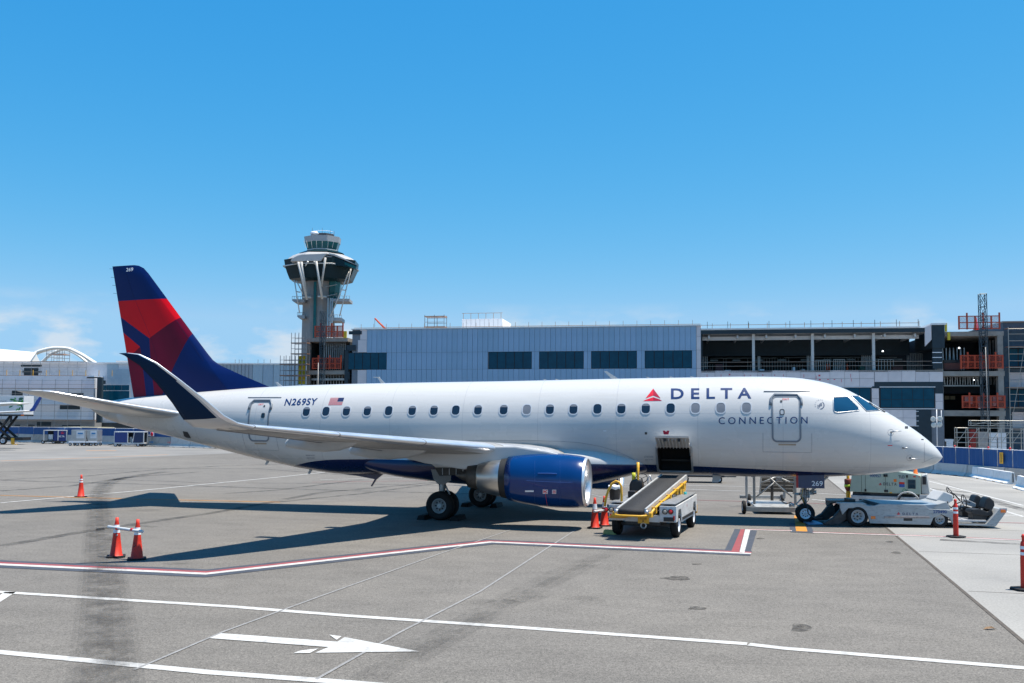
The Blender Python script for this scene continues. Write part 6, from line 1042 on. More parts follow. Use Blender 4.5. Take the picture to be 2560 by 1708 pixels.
for v in (1028, 1039.5, 1052, 1064.5): CW.box('furring_strip', (2288, v), (2297, v+1.3), -0.06, 0.0, REFL())
for (u, v, du, dv) in ((1767, 936, 0, 9), (1802, 936, 0, 8), (1822, 935, 4, 3), (1861, 936, 0, 9), (1906, 936, 2, 4), (1958, 936, 0, 5), (2009, 936, 0, 8), (2046, 937, 5, 4), (2047, 948, 5, 3), (2084, 948, 4, 2), (2103, 948, 0, 8), (2128, 946, 0, 8), (2126, 935, 0, 9), (2068, 948, 4, 2), (1875, 938, 3, 3), (1935, 937, 3, 2), (2040, 940, 0, 8)): CW.box('pink_marking', (u, v), (u+max(1.2, du), v+max(1.2, dv)), -0.012, 0.0, PTAPE)
# corner tower piece
CW.box('corner_wall', (2330, 812), (2362, 870), -0.1, 8, DARK); CW.box('corner_parapet', (2328, 808), (2366, 812), -0.2, 8, ROOFW)
(sa, za), (sb, zb) = CW.sz(2314, 812), CW.sz(2329.5, 868); MB().prism([(sa-0.1, zb+0.1), (sb-0.02, zb+0.9), (sb-0.02, za), (sa-0.1, za-0.3)], -0.05, 0.25, 'y').build('return_wall', WPL[0], CW.o)
CW.box('yellow_sheathing', (2362.5, 808), (2368, 829), -0.12, 0.1, mat('yellow_board', (0.55, 0.42, 0.03), 0.7)); CW.box('yellow_sheathing', (2369, 831), (2376, 850), -0.1, 0.1, mat('yellow_board', (0.55, 0.42, 0.03), 0.7)); CW.box('dark_sheathing', (2331, 870), (2357, 922), 0.0, 0.12, DARK)
for v in (880.5, 893, 906): CW.box('furring_strip', (2331, v), (2355, v+1.6), -0.05, 0.0, REFL())
# ---- bare concrete frame with the hoist
def frame_bay(name, label, ua, ub, slabs, cols, dep, d0=0.4, wallbase=True):
    sa = bq(ua, 900)[0]; sb = bq(ub, 900)[0]; k = Blk(name, label, 'building', (sa+sb)/2); h = (sb-sa)/2
    for (va, vb) in slabs:
        z0 = k.sz(ua, vb)[1]; z1 = k.sz(ua, va)[1]; MB().box(-h, h, d0, dep, z0, z1).build('floor_slab', CNC, k.o)
    for (u0, u1) in cols: x0 = k.sz(u0, 950)[0]; x1 = k.sz(u1, 950)[0]; MB().box(x0, x1, d0+0.05, d0+0.9, 0, k.sz(ua, slabs[0][1])[1]-0.005).build('column', CNC, k.o)
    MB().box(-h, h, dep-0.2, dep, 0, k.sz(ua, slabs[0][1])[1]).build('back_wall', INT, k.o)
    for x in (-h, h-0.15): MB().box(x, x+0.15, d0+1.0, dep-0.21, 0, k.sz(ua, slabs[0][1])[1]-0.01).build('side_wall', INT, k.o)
    return k, h
FB, fh = frame_bay('concrete_frame_bay', 'open concrete frame bay with bare floor slabs beside the hoist mast', 2357, 2514, [(829, 840), (928, 940), (1026, 1040)], [(2499, 2513), (2345, 2361)], 10)
for (u0, u1, v0, v1, n) in ((2360, 2410, 870, 926, 9), (2362, 2452, 941, 962, 14), (2470, 2500, 941, 962, 4), (2470, 2496, 850, 926, 5)):
    (sa, zt), (sb, zb) = FB.sz(u0, v0, 3), FB.sz(u1, v1, 3)
    for i in range(n+1): x = sa+(sb-sa)*i/n; MB().box(x-0.045, x+0.045, 3, 3.1, zb, zt).tf(lambda p: p+Vector(((p.z-zb)*0.03*((i*7) % 5-2), 0, 0))).build('wall_stud', STUD, FB.o)
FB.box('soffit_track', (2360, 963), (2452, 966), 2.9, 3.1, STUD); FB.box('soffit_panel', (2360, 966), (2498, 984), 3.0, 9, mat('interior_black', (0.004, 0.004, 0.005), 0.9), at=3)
for (u, v) in ((2398, 870), (2434, 950), (2441, 978)): s, z = FB.sz(u, v, 4); MB().lathe([(0.0, -0.1), (0.11, -0.06), (0.12, 0.0), (0.04, 0.08)], 10, (s, 4, z)).build('work_light', mat('lit_lamp', (0.9, 0.95, 1), 0.3, emit=(0.9, 0.97, 1.0, 3.0)), FB.o)
for (u0, u1) in ((2362, 2374), (2376, 2388)): FB.box('lit_opening', (u0, 990), (u1, 999), 6, 6.1, mat('lit_opening_tan', (0.4, 0.33, 0.2), 0.7), at=6)  # tan panels; light in the openings is put into the colour
FB.box('stacked_material', (2360, 908), (2402, 925), 1.5, 2.5, mat('crate_brown', (0.14, 0.05, 0.04), 0.8), at=1.5); FB.box('stacked_material', (2360, 900), (2402, 907), 1.5, 2.5, BLK(), at=1.5)
for (u0, u1, v0, v1) in ((2366, 2383, 1104, 1112), (2362, 2384, 1098, 1104)): FB.box('stacked_material', (u0, v0), (u1, v1), 0.2, 1.2, REFL(), at=0.2, z0=0.0 if v0 > 1100 else None)
# gates
def gate(label, ua, ub, va, vb, d, n, mesh=True, white=False, k=0):
    (sa, zt), (sb, zb) = bq(ua, va, d), bq(ub, vb, d); g = bthing('safety_gate', label, 'gate', (sa+sb)/2, d, 'orange hoist gates'); h = (sb-sa)/2
    for i in range(n+1): x = -h+2*h*i/n; MB().box(x-0.09, x+0.09, -0.05, 0.05, zb, zt+(0.35 if i % 2 else 0)).build('gate_post', SAFE, g)
    for z in (zb+0.1, (zb+zt)/2, zt-0.05): MB().box(-h, h, -0.04, 0.04, z-0.05, z+0.05).build('gate_rail', SAFE, g)
    if mesh:
        for i in range(n): MB().box(-h+2*h*i/n+0.1, -h+2*h*(i+1)/n-0.1, -0.012, 0.012, zb+0.16, zt-0.1).build('mesh_panel', mat('pale_mesh', (0.5, 0.5, 0.55), 0.8, alpha=0.35) if white else MESH, g)
    return g
gate('red safety gate with pale mesh on the roof edge at the bare hoist mast', 2397, 2499, 790, 823, 0.1, 5, True, True); gate('orange mesh gate on the upper floor behind the tall hoist mast', 2402, 2507, 888, 922, 0.15, 6); gate('orange mesh gate with torn white sheets on the lower floor of the frame', 2406, 2512, 989, 1021, 0.2, 6)
for (u0, u1, v0, v1) in ((2412, 2422, 991, 1004), (2424, 2432, 991, 1010), (2441, 2450, 991, 1010), (2474, 2480, 991, 1015), (2482, 2492, 991, 1015), (2496, 2504, 992, 1000), (2446, 2453, 1003, 1022)): FB.box('torn_sheet', (u0, v0), (u1, v1), 0.3, 0.33, REFL(), at=0.3)
gate('orange mesh gate on the roof of the bay below the control tower', 788, 857, 815, 843, 0.2, 5); gate('orange mesh gate on the lower floor of the bay below the control tower', 782, 852, 895, 923, 0.2, 5)
s, z = bq(2446, 823, 0.05); cn = bthing('traffic_cone', 'red cone standing on the slab edge behind the roof gate', 'traffic cone', s, 0.9); MB().lathe([(0.35, 14.5), (0.3, 14.6), (0.1, 15.9), (0, 15.95)], 12).build('body', REDL(), cn)
# hoist masts: lattice
def mast(label, ub, ut, vb, vt, d, w_):
    s0_, z0 = bq(ub, vb, d); z1 = bq(ut, vt, d)[1]; g = bthing('hoist_mast', label, 'hoist mast', s0_, d); h = w_/2; LM = mat('mast_steel', (0.05, 0.07, 0.085), 0.5, 0.5, var=0.2); top = bq(ut, vt, d)[0]-s0_
    def sh(p): return Vector((p.x+top*(p.z/z1)*0.6, p.y, p.z))
    for x in (-h, h):
        for y in (-h, h): MB().tube([(x, y, 0), (x, y, z1)], 0.045, 5).tf(sh).build('mast_leg', LM, g)
    nz_ = int(z1/1.5)
    for k in range(nz_):
        za, zb_ = k*z1/nz_, (k+1)*z1/nz_
        for y in (-h, h): MB().tube([(-h, y, za), (h, y, zb_)], 0.028, 4).tf(sh).build('mast_brace', LM, g); MB().tube([(h, y, za), (-h, y, zb_)], 0.028, 4).tf(sh).build('mast_brace', LM, g); MB().tube([(-h, y, zb_), (h, y, zb_)], 0.035, 4).tf(sh).build('mast_rung', LM, g)
        for x in (-h, h): MB().tube([(x, -h, za), (x, h, zb_)], 0.028, 4).tf(sh).build('mast_brace', LM, g)
    return g
mast('dark lattice hoist mast rising above the bare concrete frame', 2464, 2455, 1070, 735, -0.9, 0.72); mast('dark lattice hoist mast standing below the control tower', 806, 806, 962, 778, -0.8, 0.55)
s, _ = bq(2470, 1000, -1.6); pt = bthing('drop_pipe', 'pale slim pipe hanging down along the hoist mast', 'pipe', s, -1.6); MB().tube([(0, 0, 0), (-0.15, 0, bq(2463, 868, -1.6)[1])], 0.04, 6).build('pipe', mat('pipe_white', (0.3, 0.3, 0.29), 0.5), pt)
s, _ = bq(795, 960, -1.4); pt = bthing('drop_pipe', 'pale slim pipe beside the hoist mast below the control tower', 'pipe', s, -1.4); MB().tube([(0, 0, 0), (0, 0, bq(795, 907, -1.4)[1])], 0.05, 6).build('pipe', mat('pipe_white', (0.3, 0.3, 0.29), 0.5), pt)
# ---- scaffolded block at the right edge
E0, _ = bq(2514, 900); EB = Blk('scaffolded_block', 'terminal block with dark glass bands wrapped in scaffolding', 'building', E0); MB().box(0.3, 16, 1.6, 18, 0, bq(2540, 806, 1.6)[1]).build('wall', mat('block_wall', (0.05, 0.09, 0.13), 0.7, var=0.2), EB.o); MB().box(0.2, 16.2, 1.4, 18, bq(2540, 806, 1.6)[1]+0.003, bq(2540, 803, 1.6)[1]).build('roof', CNC, EB.o)
for (va, vb) in ((870, 922), (972, 1022)):
    w_ = EB.box('window', (2522, va), (2640, vb), 1.45, 1.59, MUL, at=1.45)
    for i in range(5): EB.box('pane', (2524+i*23, va+3), (2544.5+i*23, vb-3), 1.40, 1.5, TGL, parent=w_, at=1.4)
boards(EB, 2524, 2640, 931, 968, WPL, 4, 2, 1.45); boards(EB, 2530, 2640, 1030, 1070, WPL, 4, 2, 1.45)
zs = [bq(2540, v)[1] for v in (1075, 1056, 1037, 1020, 1003, 986, 970, 953, 936, 919, 902, 885, 868, 852, 835, 822)]
scaffold('scaffolding', 'tall scaffolding with planked lifts on the dark glass block beside the concrete frame', BF, E0+0.4, E0+11, 0, bq(2540, 818)[1], 5, zs, 0.1, 1.2, diag=True, thin=True, group='facade scaffolding', tube=mat('pale_tube', (0.42, 0.40, 0.36), 0.5, 0.3))
# lattice racks behind the fence
for (ua, ub, va, vb, n, lab) in ((2392, 2560, 1069, 1112, 6, 'pale tube scaffold rack behind the blue fence, holding white stacked sheets'), (2427, 2575, 1051, 1066, 3, 'pale scaffold walkway rail above the stacked sheets')):
    (sa, zt), (sb, zb) = bq(ua, va, -6), bq(ub, vb, -6); g = scaffold('scaffold_rack', lab, BF, sa, sb, 0 if n == 6 else zb, zt, n, [zb+(zt-zb)*t for t in ((0.1, 0.4, 0.7, 0.98) if n == 6 else (0.05, 0.5, 0.95))], -6, 0.8, planks=False, r=0.045, diag=True)
    for c in kids(g): c.data.materials[0] = mat('pale_tube', (0.42, 0.40, 0.36), 0.5, 0.3)
for i, (ua, ub, va, vb, m_, lab) in enumerate(((2445, 2470, 1080, 1110, mat('sheet_grey', (0.36, 0.34, 0.33), 0.6, var=0.15), 'grey stack of sheets behind the scaffold rack'), (2473, 2492, 1082, 1108, REFL(), 'white stack of sheets in the scaffold rack, wider of the two'), (2495, 2516, 1082, 1108, REFL(), 'white stack of sheets in the scaffold rack, with dark straps'), (2428, 2440, 1074, 1112, mat('red_panel', (0.25, 0.02, 0.015), 0.6), 'narrow red panel standing in the scaffold rack'))):
    (sa, zt), (sb, zb) = bq(ua, va, -5.5), bq(ub, vb, -5.5); g = bthing('stacked_sheets', lab, 'material stack', (sa+sb)/2, -5.5); h = (sb-sa)/2
    for j in range(3): MB().box(-h, h, 0, 0.8, zt*j/3+0.03, zt*(j+1)/3).build('sheet_bundle', m_, g)
# lamp cluster
s, _ = bq(2342, 1055, -4); g = bthing('floodlight_mast', 'pole with four round white floodlights behind the fence', 'floodlight', s, -4)
MB().tube([(0.0, 0, 0), (0, 0, bq(2340, 1024, -4)[1])], 0.05, 6).build('pole', REFL(), g); MB().tube([(0.5, 0, 3), (0.5, 0, bq(2340, 1026, -4)[1])], 0.04, 6).build('pole', REFL(), g)
for (u, v) in ((2332, 1048), (2349, 1047), (2333.5, 1063), (2348, 1062)): p = bq(u, v, -4); MB().lathe([(0.0, 0.12), (0.18, 0.1), (0.3, 0.0), (0.29, -0.05), (0.05, 0.02)], 16, (p[0]-s, -0.15, p[1]), 'y').build('floodlight', mat('lamp_white', (0.6, 0.6, 0.56), 0.3), g)
# ---- bay below the control tower
TBAY, th_ = frame_bay('unfinished_corner_bay', 'unfinished corner bay with bare slabs and yellow netting below the control tower', 762, 866, [(845, 854), (926, 936)], [(763, 768)], 9)
for (u0, u1, v0, v1, n) in ((812, 862, 858, 925, 10), (778, 862, 938, 962, 12)):
    (sa, zt), (sb, zb) = TBAY.sz(u0, v0, 2), TBAY.sz(u1, v1, 2)
    for i in range(n+1): x = sa+(sb-sa)*i/n; MB().box(x-0.05, x+0.05, 2, 2.1, zb, zt).build('wall_stud', STUD, TBAY.o)
TBAY.box('duct', (778, 946), (860, 951), 1.2, 1.8, STUD, at=1.2)
TBAY.box('parapet_board', (858, 828), (866, 845), 0.3, 0.5, mat('yellow_board', (0.55, 0.42, 0.03), 0.7)); TBAY.box('white_sheeting', (838, 830), (857, 845), 1.0, 1.1, REFL(), at=1)
for i in range(9): TBAY.box('yellow_netting', (745+(i % 3)*6.2, 890+(i//3)*24), (750.7+(i % 3)*6.2, 913+(i//3)*24), 0.1, 0.2, mat('yellow_net', (0.5, 0.40, 0.02), 0.8, var=0.3, scale=3))
for (ua, ub, va, ns, lab) in ((729, 766, 832, 4, 'tall narrow scaffolding on the corner bay below the control tower'), (701, 730, 889, 2, 'lower scaffolding tower beside the yellow netting and the far block')):
    (sa, zt), (sb, _) = bq(ua, va, -1.2), bq(ub, va, -1.2); scaffold('scaffolding', lab, BF, sa, sb, 0, zt, ns, [z for z in [bq(750, v, -1.2)[1] for v in (975, 951, 940, 926, 912, 900, 886, 872, 859, 845)] if z < zt], -1.2, 1.2, group='facade scaffolding')
# ================================================================ left terminal block, scaffolded
LFm = Frame(-50, 182.0, 0.0); lq = LFm.px
def R7b(x, y): return (x*0.14468, 840+y*0.14468)
class LB(Blk): pass
LT = Blk('far_terminal_block', 'long pale terminal block under construction between the control tower and the white hall', 'building', -20, 0, LFm); zr = lq(400, 910)[1]; xL = lq(-260, 950)[0]+20; xR = lq(900, 950)[0]+20
MB().box(xL, xR, 0.1, 40, 0, zr).build('wall', mat('wall_pale', (0.56, 0.58, 0.62), 0.6, var=0.06), LT.o); MB().box(xL, xR, -0.2, 40, zr+0.004, zr+0.25).build('roof', ROOFW, LT.o)
z1 = lq(100, 942)[1]; x2 = lq(246, 950, -4)[0]+20
MB().box(xL, x2-0.8, -4, 0.09, 3.2, z1).build('front_block', mat('front_block_pale', (0.62, 0.64, 0.68), 0.6, var=0.05), LT.o); MB().box(xL, x2-0.8, -3.2, 0.09, 0, 3.195).build('ground_storey', mat('ground_storey', (0.22, 0.22, 0.22), 0.7, var=0.1), LT.o)
def lbox(nm, x0, y0, x1, y1, d0, d1, m_, parent=None, **k): return LT.box(nm, R7b(x0, y0), R7b(x1, y1), d0, d1, m_, parent=parent, at=d0, **k)
lbox('dark_sheathing', 360, 500, 715, 532, 0.0, 0.12, DARK); lbox('dark_opening', 415, 555, 655, 695, 0.0, 0.12, DARK); lbox('dark_sheathing', 385, 605, 715, 635, -0.03, 0.1, DARK); lbox('dark_sheathing', 1500, 708, 1735, 730, -4.1, -3.9, DARK); lbox('dark_frame', 1680, 715, 1740, 1500, -4.15, -3.4, DARK); lbox('dark_sheathing', 1740, 770, 1818, 830, -0.05, 0.1, DARK)
for (x0, y0, x1, y1) in ((205, 945, 390, 1030), (1090, 985, 1440, 1035), (1035, 1190, 1380, 1270)): lbox('dark_opening', x0, y0, x1, y1, -4.05, -3.9, DARK)
for (u0, u1, v0, v1) in ((34, 50, 1062, 1071), (70, 86, 1062, 1071), (92, 127, 1055, 1073), (155, 200, 1063, 1071)): LT.box('ground_opening', (u0, v0), (u1, v1), -3.26, -3.1, DARK, at=-3.26)
LT.box('dark_bay', (245, 1057), (420, 1095), -0.2, 0.09, INT, at=-0.2, z0=0.0)
w_ = lbox('window', 1700, 838, 2240, 1160, -0.15, 0.09, mat('frame_white', (0.5, 0.51, 0.53), 0.5))
for i in range(4):
    for (ya, yb) in ((850, 940), (952, 1150)): lbox('pane', 1712+i*131, ya, 1836+i*131, yb, -0.2, 0.0, TGL, parent=w_)
PBL = [mat('pale_blue_panel_%d' % i, c, 0.4, var=0.05) for i, c in enumerate(((0.34, 0.42, 0.48), (0.31, 0.39, 0.46)))]
for i in range(6):
    for j in range(4):
        if i >= 3 and j == 0: continue
        a_, b2_ = R7b(1850+i*64, 487+j*86), R7b(1850+(i+1)*64, 487+(j+1)*86); (sa, zt), (sb, zb) = LT.sz(*a_), LT.sz(*b2_); panel(LT.o, PBL, sa, sb, zb, zt, 0.0, 0.1)
for i in range(9): (sa, zt), (sb, zb) = LT.sz(548+i*9.2, 910), LT.sz(557.2+i*9.2, 975); panel(LT.o, [mat('grey_blue_panel', (0.30, 0.33, 0.37), 0.4, var=0.05)], sa, sb, zb, zt, 0.0, 0.1)
for i in range(5): (sa, zt), (sb, zb) = LT.sz(631+i*26, 910), LT.sz(657+i*26, 975); panel(LT.o, PBL, sa, sb, zb, zt, 0.0, 0.1)
# front scaffolds
zz = [lq(100, v, -5.4)[1] for v in (1097, 1085, 1066, 1052, 1040, 1028, 1013, 1000, 985, 972, 961, 951)]; sa, sb = lq(-60, 950, -5.4)[0], lq(238, 950, -5.4)[0]
scaffold('scaffolding', 'wide planked scaffolding on the front of the far pale terminal block', LFm, sa, sb, 0, lq(100, 948, -5.4)[1], 9, zz, -5.4, 0.9, r=0.04, thin=True, group='facade scaffolding')
zz = [lq(100, v, -1.5)[1] for v in (940, 930, 918, 905)]; sa, sb = lq(-60, 950, -1.5)[0], lq(215, 950, -1.5)[0]; scaffold('scaffolding', 'light scaffolding along the upper storey and roof edge of the far block', LFm, sa, sb, lq(100, 942)[1], lq(100, 904, -1.5)[1], 12, zz, -1.5, 0.9, r=0.035, thin=True, group='facade scaffolding')
sa, sb = lq(116, 900, 2)[0], lq(156, 900, 2)[0]; scaffold('scaffold_tower', 'taller scaffold tower on the roof of the far block, against the white arch', LFm, sa, sb, zr+0.2, lq(116, 874, 2)[1], 3, [lq(116, v, 2)[1] for v in (905, 894, 886, 880)], 2, 3, r=0.05)
for k in range(9): s = lq(15+k*33, 942, -4.2)[0]+20; MB().box(s-0.04, s+0.04, -4.05, -3.95, z1, z1+1.1).build('yellow_guard_post', YEL(), LT.o)
LT.box('roof_unit', (290, 902), (335, 910), 6, 12, mat('unit_grey', (0.5, 0.5, 0.5), 0.6), at=6)
for u in (588, 598, 605, 645, 660, 676): s, z = lq(u, 905, 3); MB().tube([(s+20, 3, zr), (s+20, 3, lq(u, 899, 3)[1])], 0.05, 5).build('roof_mast', RAIL, LT.o)
# white slab hall, slope added to catch sun, and white arch far left
WB = Frame(-150, 300, 0.0); p0_, p1_ = WB.px(-80, 866), WB.px(72, 912); pm = WB.px(72, 879)
wb = thing('white_roofed_hall', 'plain white hall with an added sun-catching roof slope beside the white arch', 'building', (-150, 300, 0), 0); MB().add([(p0_[0], -16, 0), (p1_[0], -16, 0), (p1_[0]-0.3, -14, 9.0), (p0_[0], -14, 9.0), (p0_[0], 6, p0_[1]+0.2), (pm[0]-0.9, 6, pm[1]+0.2), (p0_[0], 30, 0), (p1_[0], 30, 0)], [(0, 1, 2, 3), (3, 2, 5, 4), (4, 5, 7, 6), (1, 7, 5, 2), (0, 3, 4, 6)]).build('roof', mat('hall_white', (0.72, 0.71, 0.68), 0.5, var=0.03), wb); MB().tube([(p1_[0]-0.25, -14, 9.1), (pm[0]-0.85, 6, pm[1]+0.3)], 0.35, 6).build('edge_trim', mat('trim_grey', (0.5, 0.5, 0.5), 0.5), wb)
AR = Frame(-190, 470, 0.0); arch = thing('white_arch', 'great white parabolic arch rising behind the far terminal roof', 'arch', (-190, 470, 0)); aw = mat('arch_white', (0.75, 0.72, 0.66), 0.5, var=0.04)
def arc(P, r0, r1, d, nm):
    Q = [AR.px(u, v, d) for u, v in P]; f = pchip([q[0] for q in Q], [q[1] for q in Q]); xsn = [Q[0][0]+(Q[-1][0]-Q[0][0])*k/36 for k in range(37)]; rings = []
    for k, x in enumerate(xsn):
        z = f(x); t = k/36; hh = r0+(r1-r0)*abs(2*t-1); dx = f(x+0.2)-f(x-0.2); n = Vector((-dx, 0, 0.4)).normalized(); rings.append([Vector((x, d+math.cos(q)*hh*1.3, z))+n*(hh*math.sin(q)-hh) for q in [w2*math.pi/5 for w2 in range(10)]])
    MB().loft(rings).build(nm, aw, arch)
arc([(20, 960), (45, 915), (72, 888), (105, 872), (140, 866), (165, 867), (200, 880), (230, 898), (256, 915), (290, 945), (318, 975)], 0.75, 1.2, 0, 'arch_rib'); arc([(100, 905), (130, 880), (160, 871), (185, 880), (205, 892), (222, 907), (245, 935), (262, 960)], 0.5, 0.8, 14, 'arch_rib')
for sx_ in (60, 230): pass
# ================================================================ control tower
D = 410.0; TW = Frame((812-1280)/FPX*D, D, rad(2)); tower = thing('control_tower', 'airport control tower with flared glass cab, curved canopy roof and white struts', 'control tower', (TW.o.x, TW.o.y, 0), rad(2)); c0 = 430
def tp(x, y, d=0): return TW.px(*R3(x, y), d)
TCN = mat('tower_concrete', (0.27, 0.245, 0.23), 0.75, var=0.1, scale=0.2); TTL = mat('tower_teal_glass', (0.004, 0.10, 0.105), 0.2, var=0.2, scale=0.3, spec=0.25); TDK = mat('tower_dark_glass', (0.008, 0.026, 0.034), 0.3, var=0.2, scale=0.2, spec=0.15); TRF = mat('tower_canopy', (0.38, 0.375, 0.375), 0.45, var=0.04, scale=0.2); TST = mat('tower_strut', (0.55, 0.53, 0.50), 0.5)
def octo(y, xl, xr, n=8, ph=22.5, sq=0.9):
    (a0, z), (a1, _) = tp(xl, y), tp(xr, y); c = (a0+a1)/2; r = (a1-a0)/2/math.cos(rad(22.5) if ph else 0); return [(c+r*math.cos(rad(ph+i*360/n)), r*sq*math.sin(rad(ph+i*360/n)), z) for i in range(n)]
def oloft(name, levels, m_, parent=tower, **k): return MB().loft([octo(*l, **k) for l in levels][::-1], smooth=False).build(name, m_, parent)
def z0ring(l): r = octo(*l); return [(x, y, 0) for x, y, z in r]
MB().loft([z0ring((1000, 268, 545)), octo(1000, 268, 545), octo(760, 275, 530), octo(540, 262, 560)], smooth=False).build('shaft', TCN, tower)
ys = tp(370, 700)[0]; fr_ = -8.6
b = MB(); b.prism([(tp(357, 985, -7)[0], 0), (tp(381, 985, -7)[0], 0), tp(388, 540, -7), tp(366, 540, -7)], -7.3, -5.5, 'y'); b.build('glass_strip', TTL, tower)
oloft('teal_glass_bay', [(535, 490, 604), (640, 488, 594), (700, 490, 572), (765, 505, 545)], TTL, sq=2.0)
tgb = tp(540, 600)
for y in (600, 680): MB().tube([(tp(484, y)[0], -6.0, tp(484, y)[1]), (tp(586, y-20)[0], -6.0, tp(586, y-20)[1])], 0.12, 4).build('glazing_rail', TST, tower)
oloft('lower_cab', [(365, 128, 742), (425, 138, 735), (470, 150, 715), (530, 172, 690), (548, 240, 640)], TDK)
for y, xl, xr in ((420, 122, 740),): r = octo(y, xl, xr); MB().tube([Vector(p) for p in r], 0.28, 5, closed=True).build('cab_ledge', TST, tower)
# canopy: a curved shell with sloping sides
rings = []
for (y, xl, xr) in ((366, 150, 735), (345, 172, 705), (325, 198, 660), (308, 235, 620), (297, 272, 588), (292, 300, 560)): rings.append(octo(y, xl, xr))
MB().loft(rings, smooth=False).build('canopy_roof', TRF, tower)
b = MB(); Rr = []
for k in range(13):
    t = k/12; x = 165+t*330; y = 360-66*math.sin(math.pi*min(1, 0.28+t*0.45))**2.0 if False else 358-62*math.sin(math.pi*(0.06+0.62*t)); Rr.append((x, y))
top_ = [tp(x, y, -14.8) for x, y in ((160, 360), (172, 340), (195, 322), (225, 308), (260, 299), (480, 290), (462, 308), (445, 330), (425, 358))]
MB().prism([(p[0], p[1]) for p in top_], -14.8, -9, 'y').build('front_canopy', TRF, tower, bev=0.2)
MB().prism([tp(470, 330, -12.7), tp(495, 310, -12.7), tp(540, 318, -12.7), tp(640, 360, -12.7), tp(735, 398, -12.7), tp(730, 425, -12.7), tp(600, 400, -12.7), tp(470, 395, -12.7)], -12.6, -9, 'y').build('side_canopy_frieze', TDK, tower, bev=0.15)
MB().prism([tp(480, 300, -12.7), tp(540, 312, -12.7), tp(640, 352, -12.7), tp(738, 396, -12.7), tp(640, 340, -12.7), tp(545, 298, -12.7), tp(500, 291, -12.7)], -12.9, -9, 'y').build('side_canopy', TRF, tower)
for i in range(7): MB().prism([tp(634+i*14, 368+i*5, -12.7), tp(646+i*14, 372+i*5, -12.7), tp(646+i*14, 395+i*6, -12.7), tp(632+i*14, 388+i*6, -12.7)], -12.75, -12.5, 'y').build('canopy_louvre', TTL, tower)
oloft('neck', [(272, 318, 568), (300, 250, 630)], TDK); oloft('cab_sill', [(266, 312, 570), (282, 312, 572)], TST)
oloft('cab_glass', [(205, 298, 584), (266, 316, 566)], TTL)
for x0, x1 in ((325, 335), (365, 372), (410, 412), (460, 458), (512, 505), (560, 545), (302, 318)): MB().tube([(tp(x0, 205)[0], -6.9, tp(x0, 205)[1]), (tp(x1, 266)[0], -6.4, tp(x1, 266)[1])], 0.1, 4).build('cab_mullion', TST, tower)
oloft('cab_fascia', [(156, 290, 594), (205, 296, 588)], mat('fascia_grey', (0.34, 0.35, 0.36), 0.5, var=0.05)); oloft('cab_roof', [(128, 352, 538), (152, 345, 545), (156, 300, 580)], DKST())
MB().lathe([(0, 0), (1.4, 0.2), (1.9, 0.9), (1.4, 1.7), (0, 2.0)], 16, (tp(385, 155)[0], -4.5, tp(385, 155)[1])).build('radome', REFL(), tower)
for x, y in ((352, 68), (375, 95), (438, 70), (510, 85), (541, 95), (460, 105), (490, 105), (400, 105)): p = tp(x, y); MB().tube([(p[0], 0, tp(x, 150)[1]), (p[0], 0, p[1])], [0.14, 0.06], 4).build('antenna', RAIL, tower)
r = octo(108, 355, 540); MB().tube([Vector(p) for p in r], 0.07, 4, closed=True).build('roof_rail', REFL(), tower)
for A0, B0, r_ in (((305, 695), (228, 365), 0.5), ((296, 640), (255, 365), 0.55), ((268, 440), (313, 362), 0.35), ((437, 690), (385, 360), 0.5), ((430, 580), (465, 330), 0.45), ((385, 420), (368, 362), 0.3)): p, q = tp(*A0, -10.5), tp(*B0, -15.0); MB().tube([(p[0], -10.5, p[1]), (q[0], -15.0, q[1])], r_, 8).build('canopy_strut', TST, tower)
for A0, B0 in (((508, 845), (672, 450)), ((672, 450), (690, 425)), ((590, 838), (688, 430)), ((240, 810), (195, 525)), ((272, 650), (212, 530)), ((612, 610), (645, 612)), ((212, 625), (248, 630))): p, q = tp(*A0, -8.5), tp(*B0, -8.5); MB().tube([(p[0], -8.5, p[1]), (q[0], -8.5, q[1])], 0.24, 6).build('tie_rod', TST, tower)
for (xl, xr, y, hgt) in ((175, 282, 690, 26), (505, 675, 685, 26), (220, 282, 830, 28), (490, 605, 850, 30)):
    (a0, z), (a1, z2) = tp(xl, y, -7.5), tp(xr, y+hgt, -7.5); bal = MB().prism([(a0, z), (a1, z), (a1, z2), (a0+(0.8 if xl < 400 else 0), z2), (a0, (z+z2)/2)], -7.5, 2.5, 'y').build('balcony', mat('balcony_grey', (0.3, 0.31, 0.32), 0.6), tower)
    for k in range(7): x = a0+(a1-a0)*k/6; MB().tube([(x, -7.4, z), (x, -7.4, z+1.2)], 0.07, 4).build('rail_post', RAIL, bal)
    MB().tube([(a0, -7.4, z+1.2), (a1, -7.4, z+1.2)], 0.08, 4).build('hand_rail', RAIL, bal)
for x, y in ((300, 668), (433, 662)): (a0, z), (a1, _) = tp(x-35, y, -9.6), tp(x+35, y, -9.6); MB().box(a0, a1, -9.6, -7, z-0.5, z+0.1).build('strut_base', TST, tower)
for x in (512, 532, 548): p = tp(x, 700); MB().tube([(p[0], -7.2, 10), (p[0], -7.2, p[1])], 0.35, 6).build('service_pipe', TST, tower)
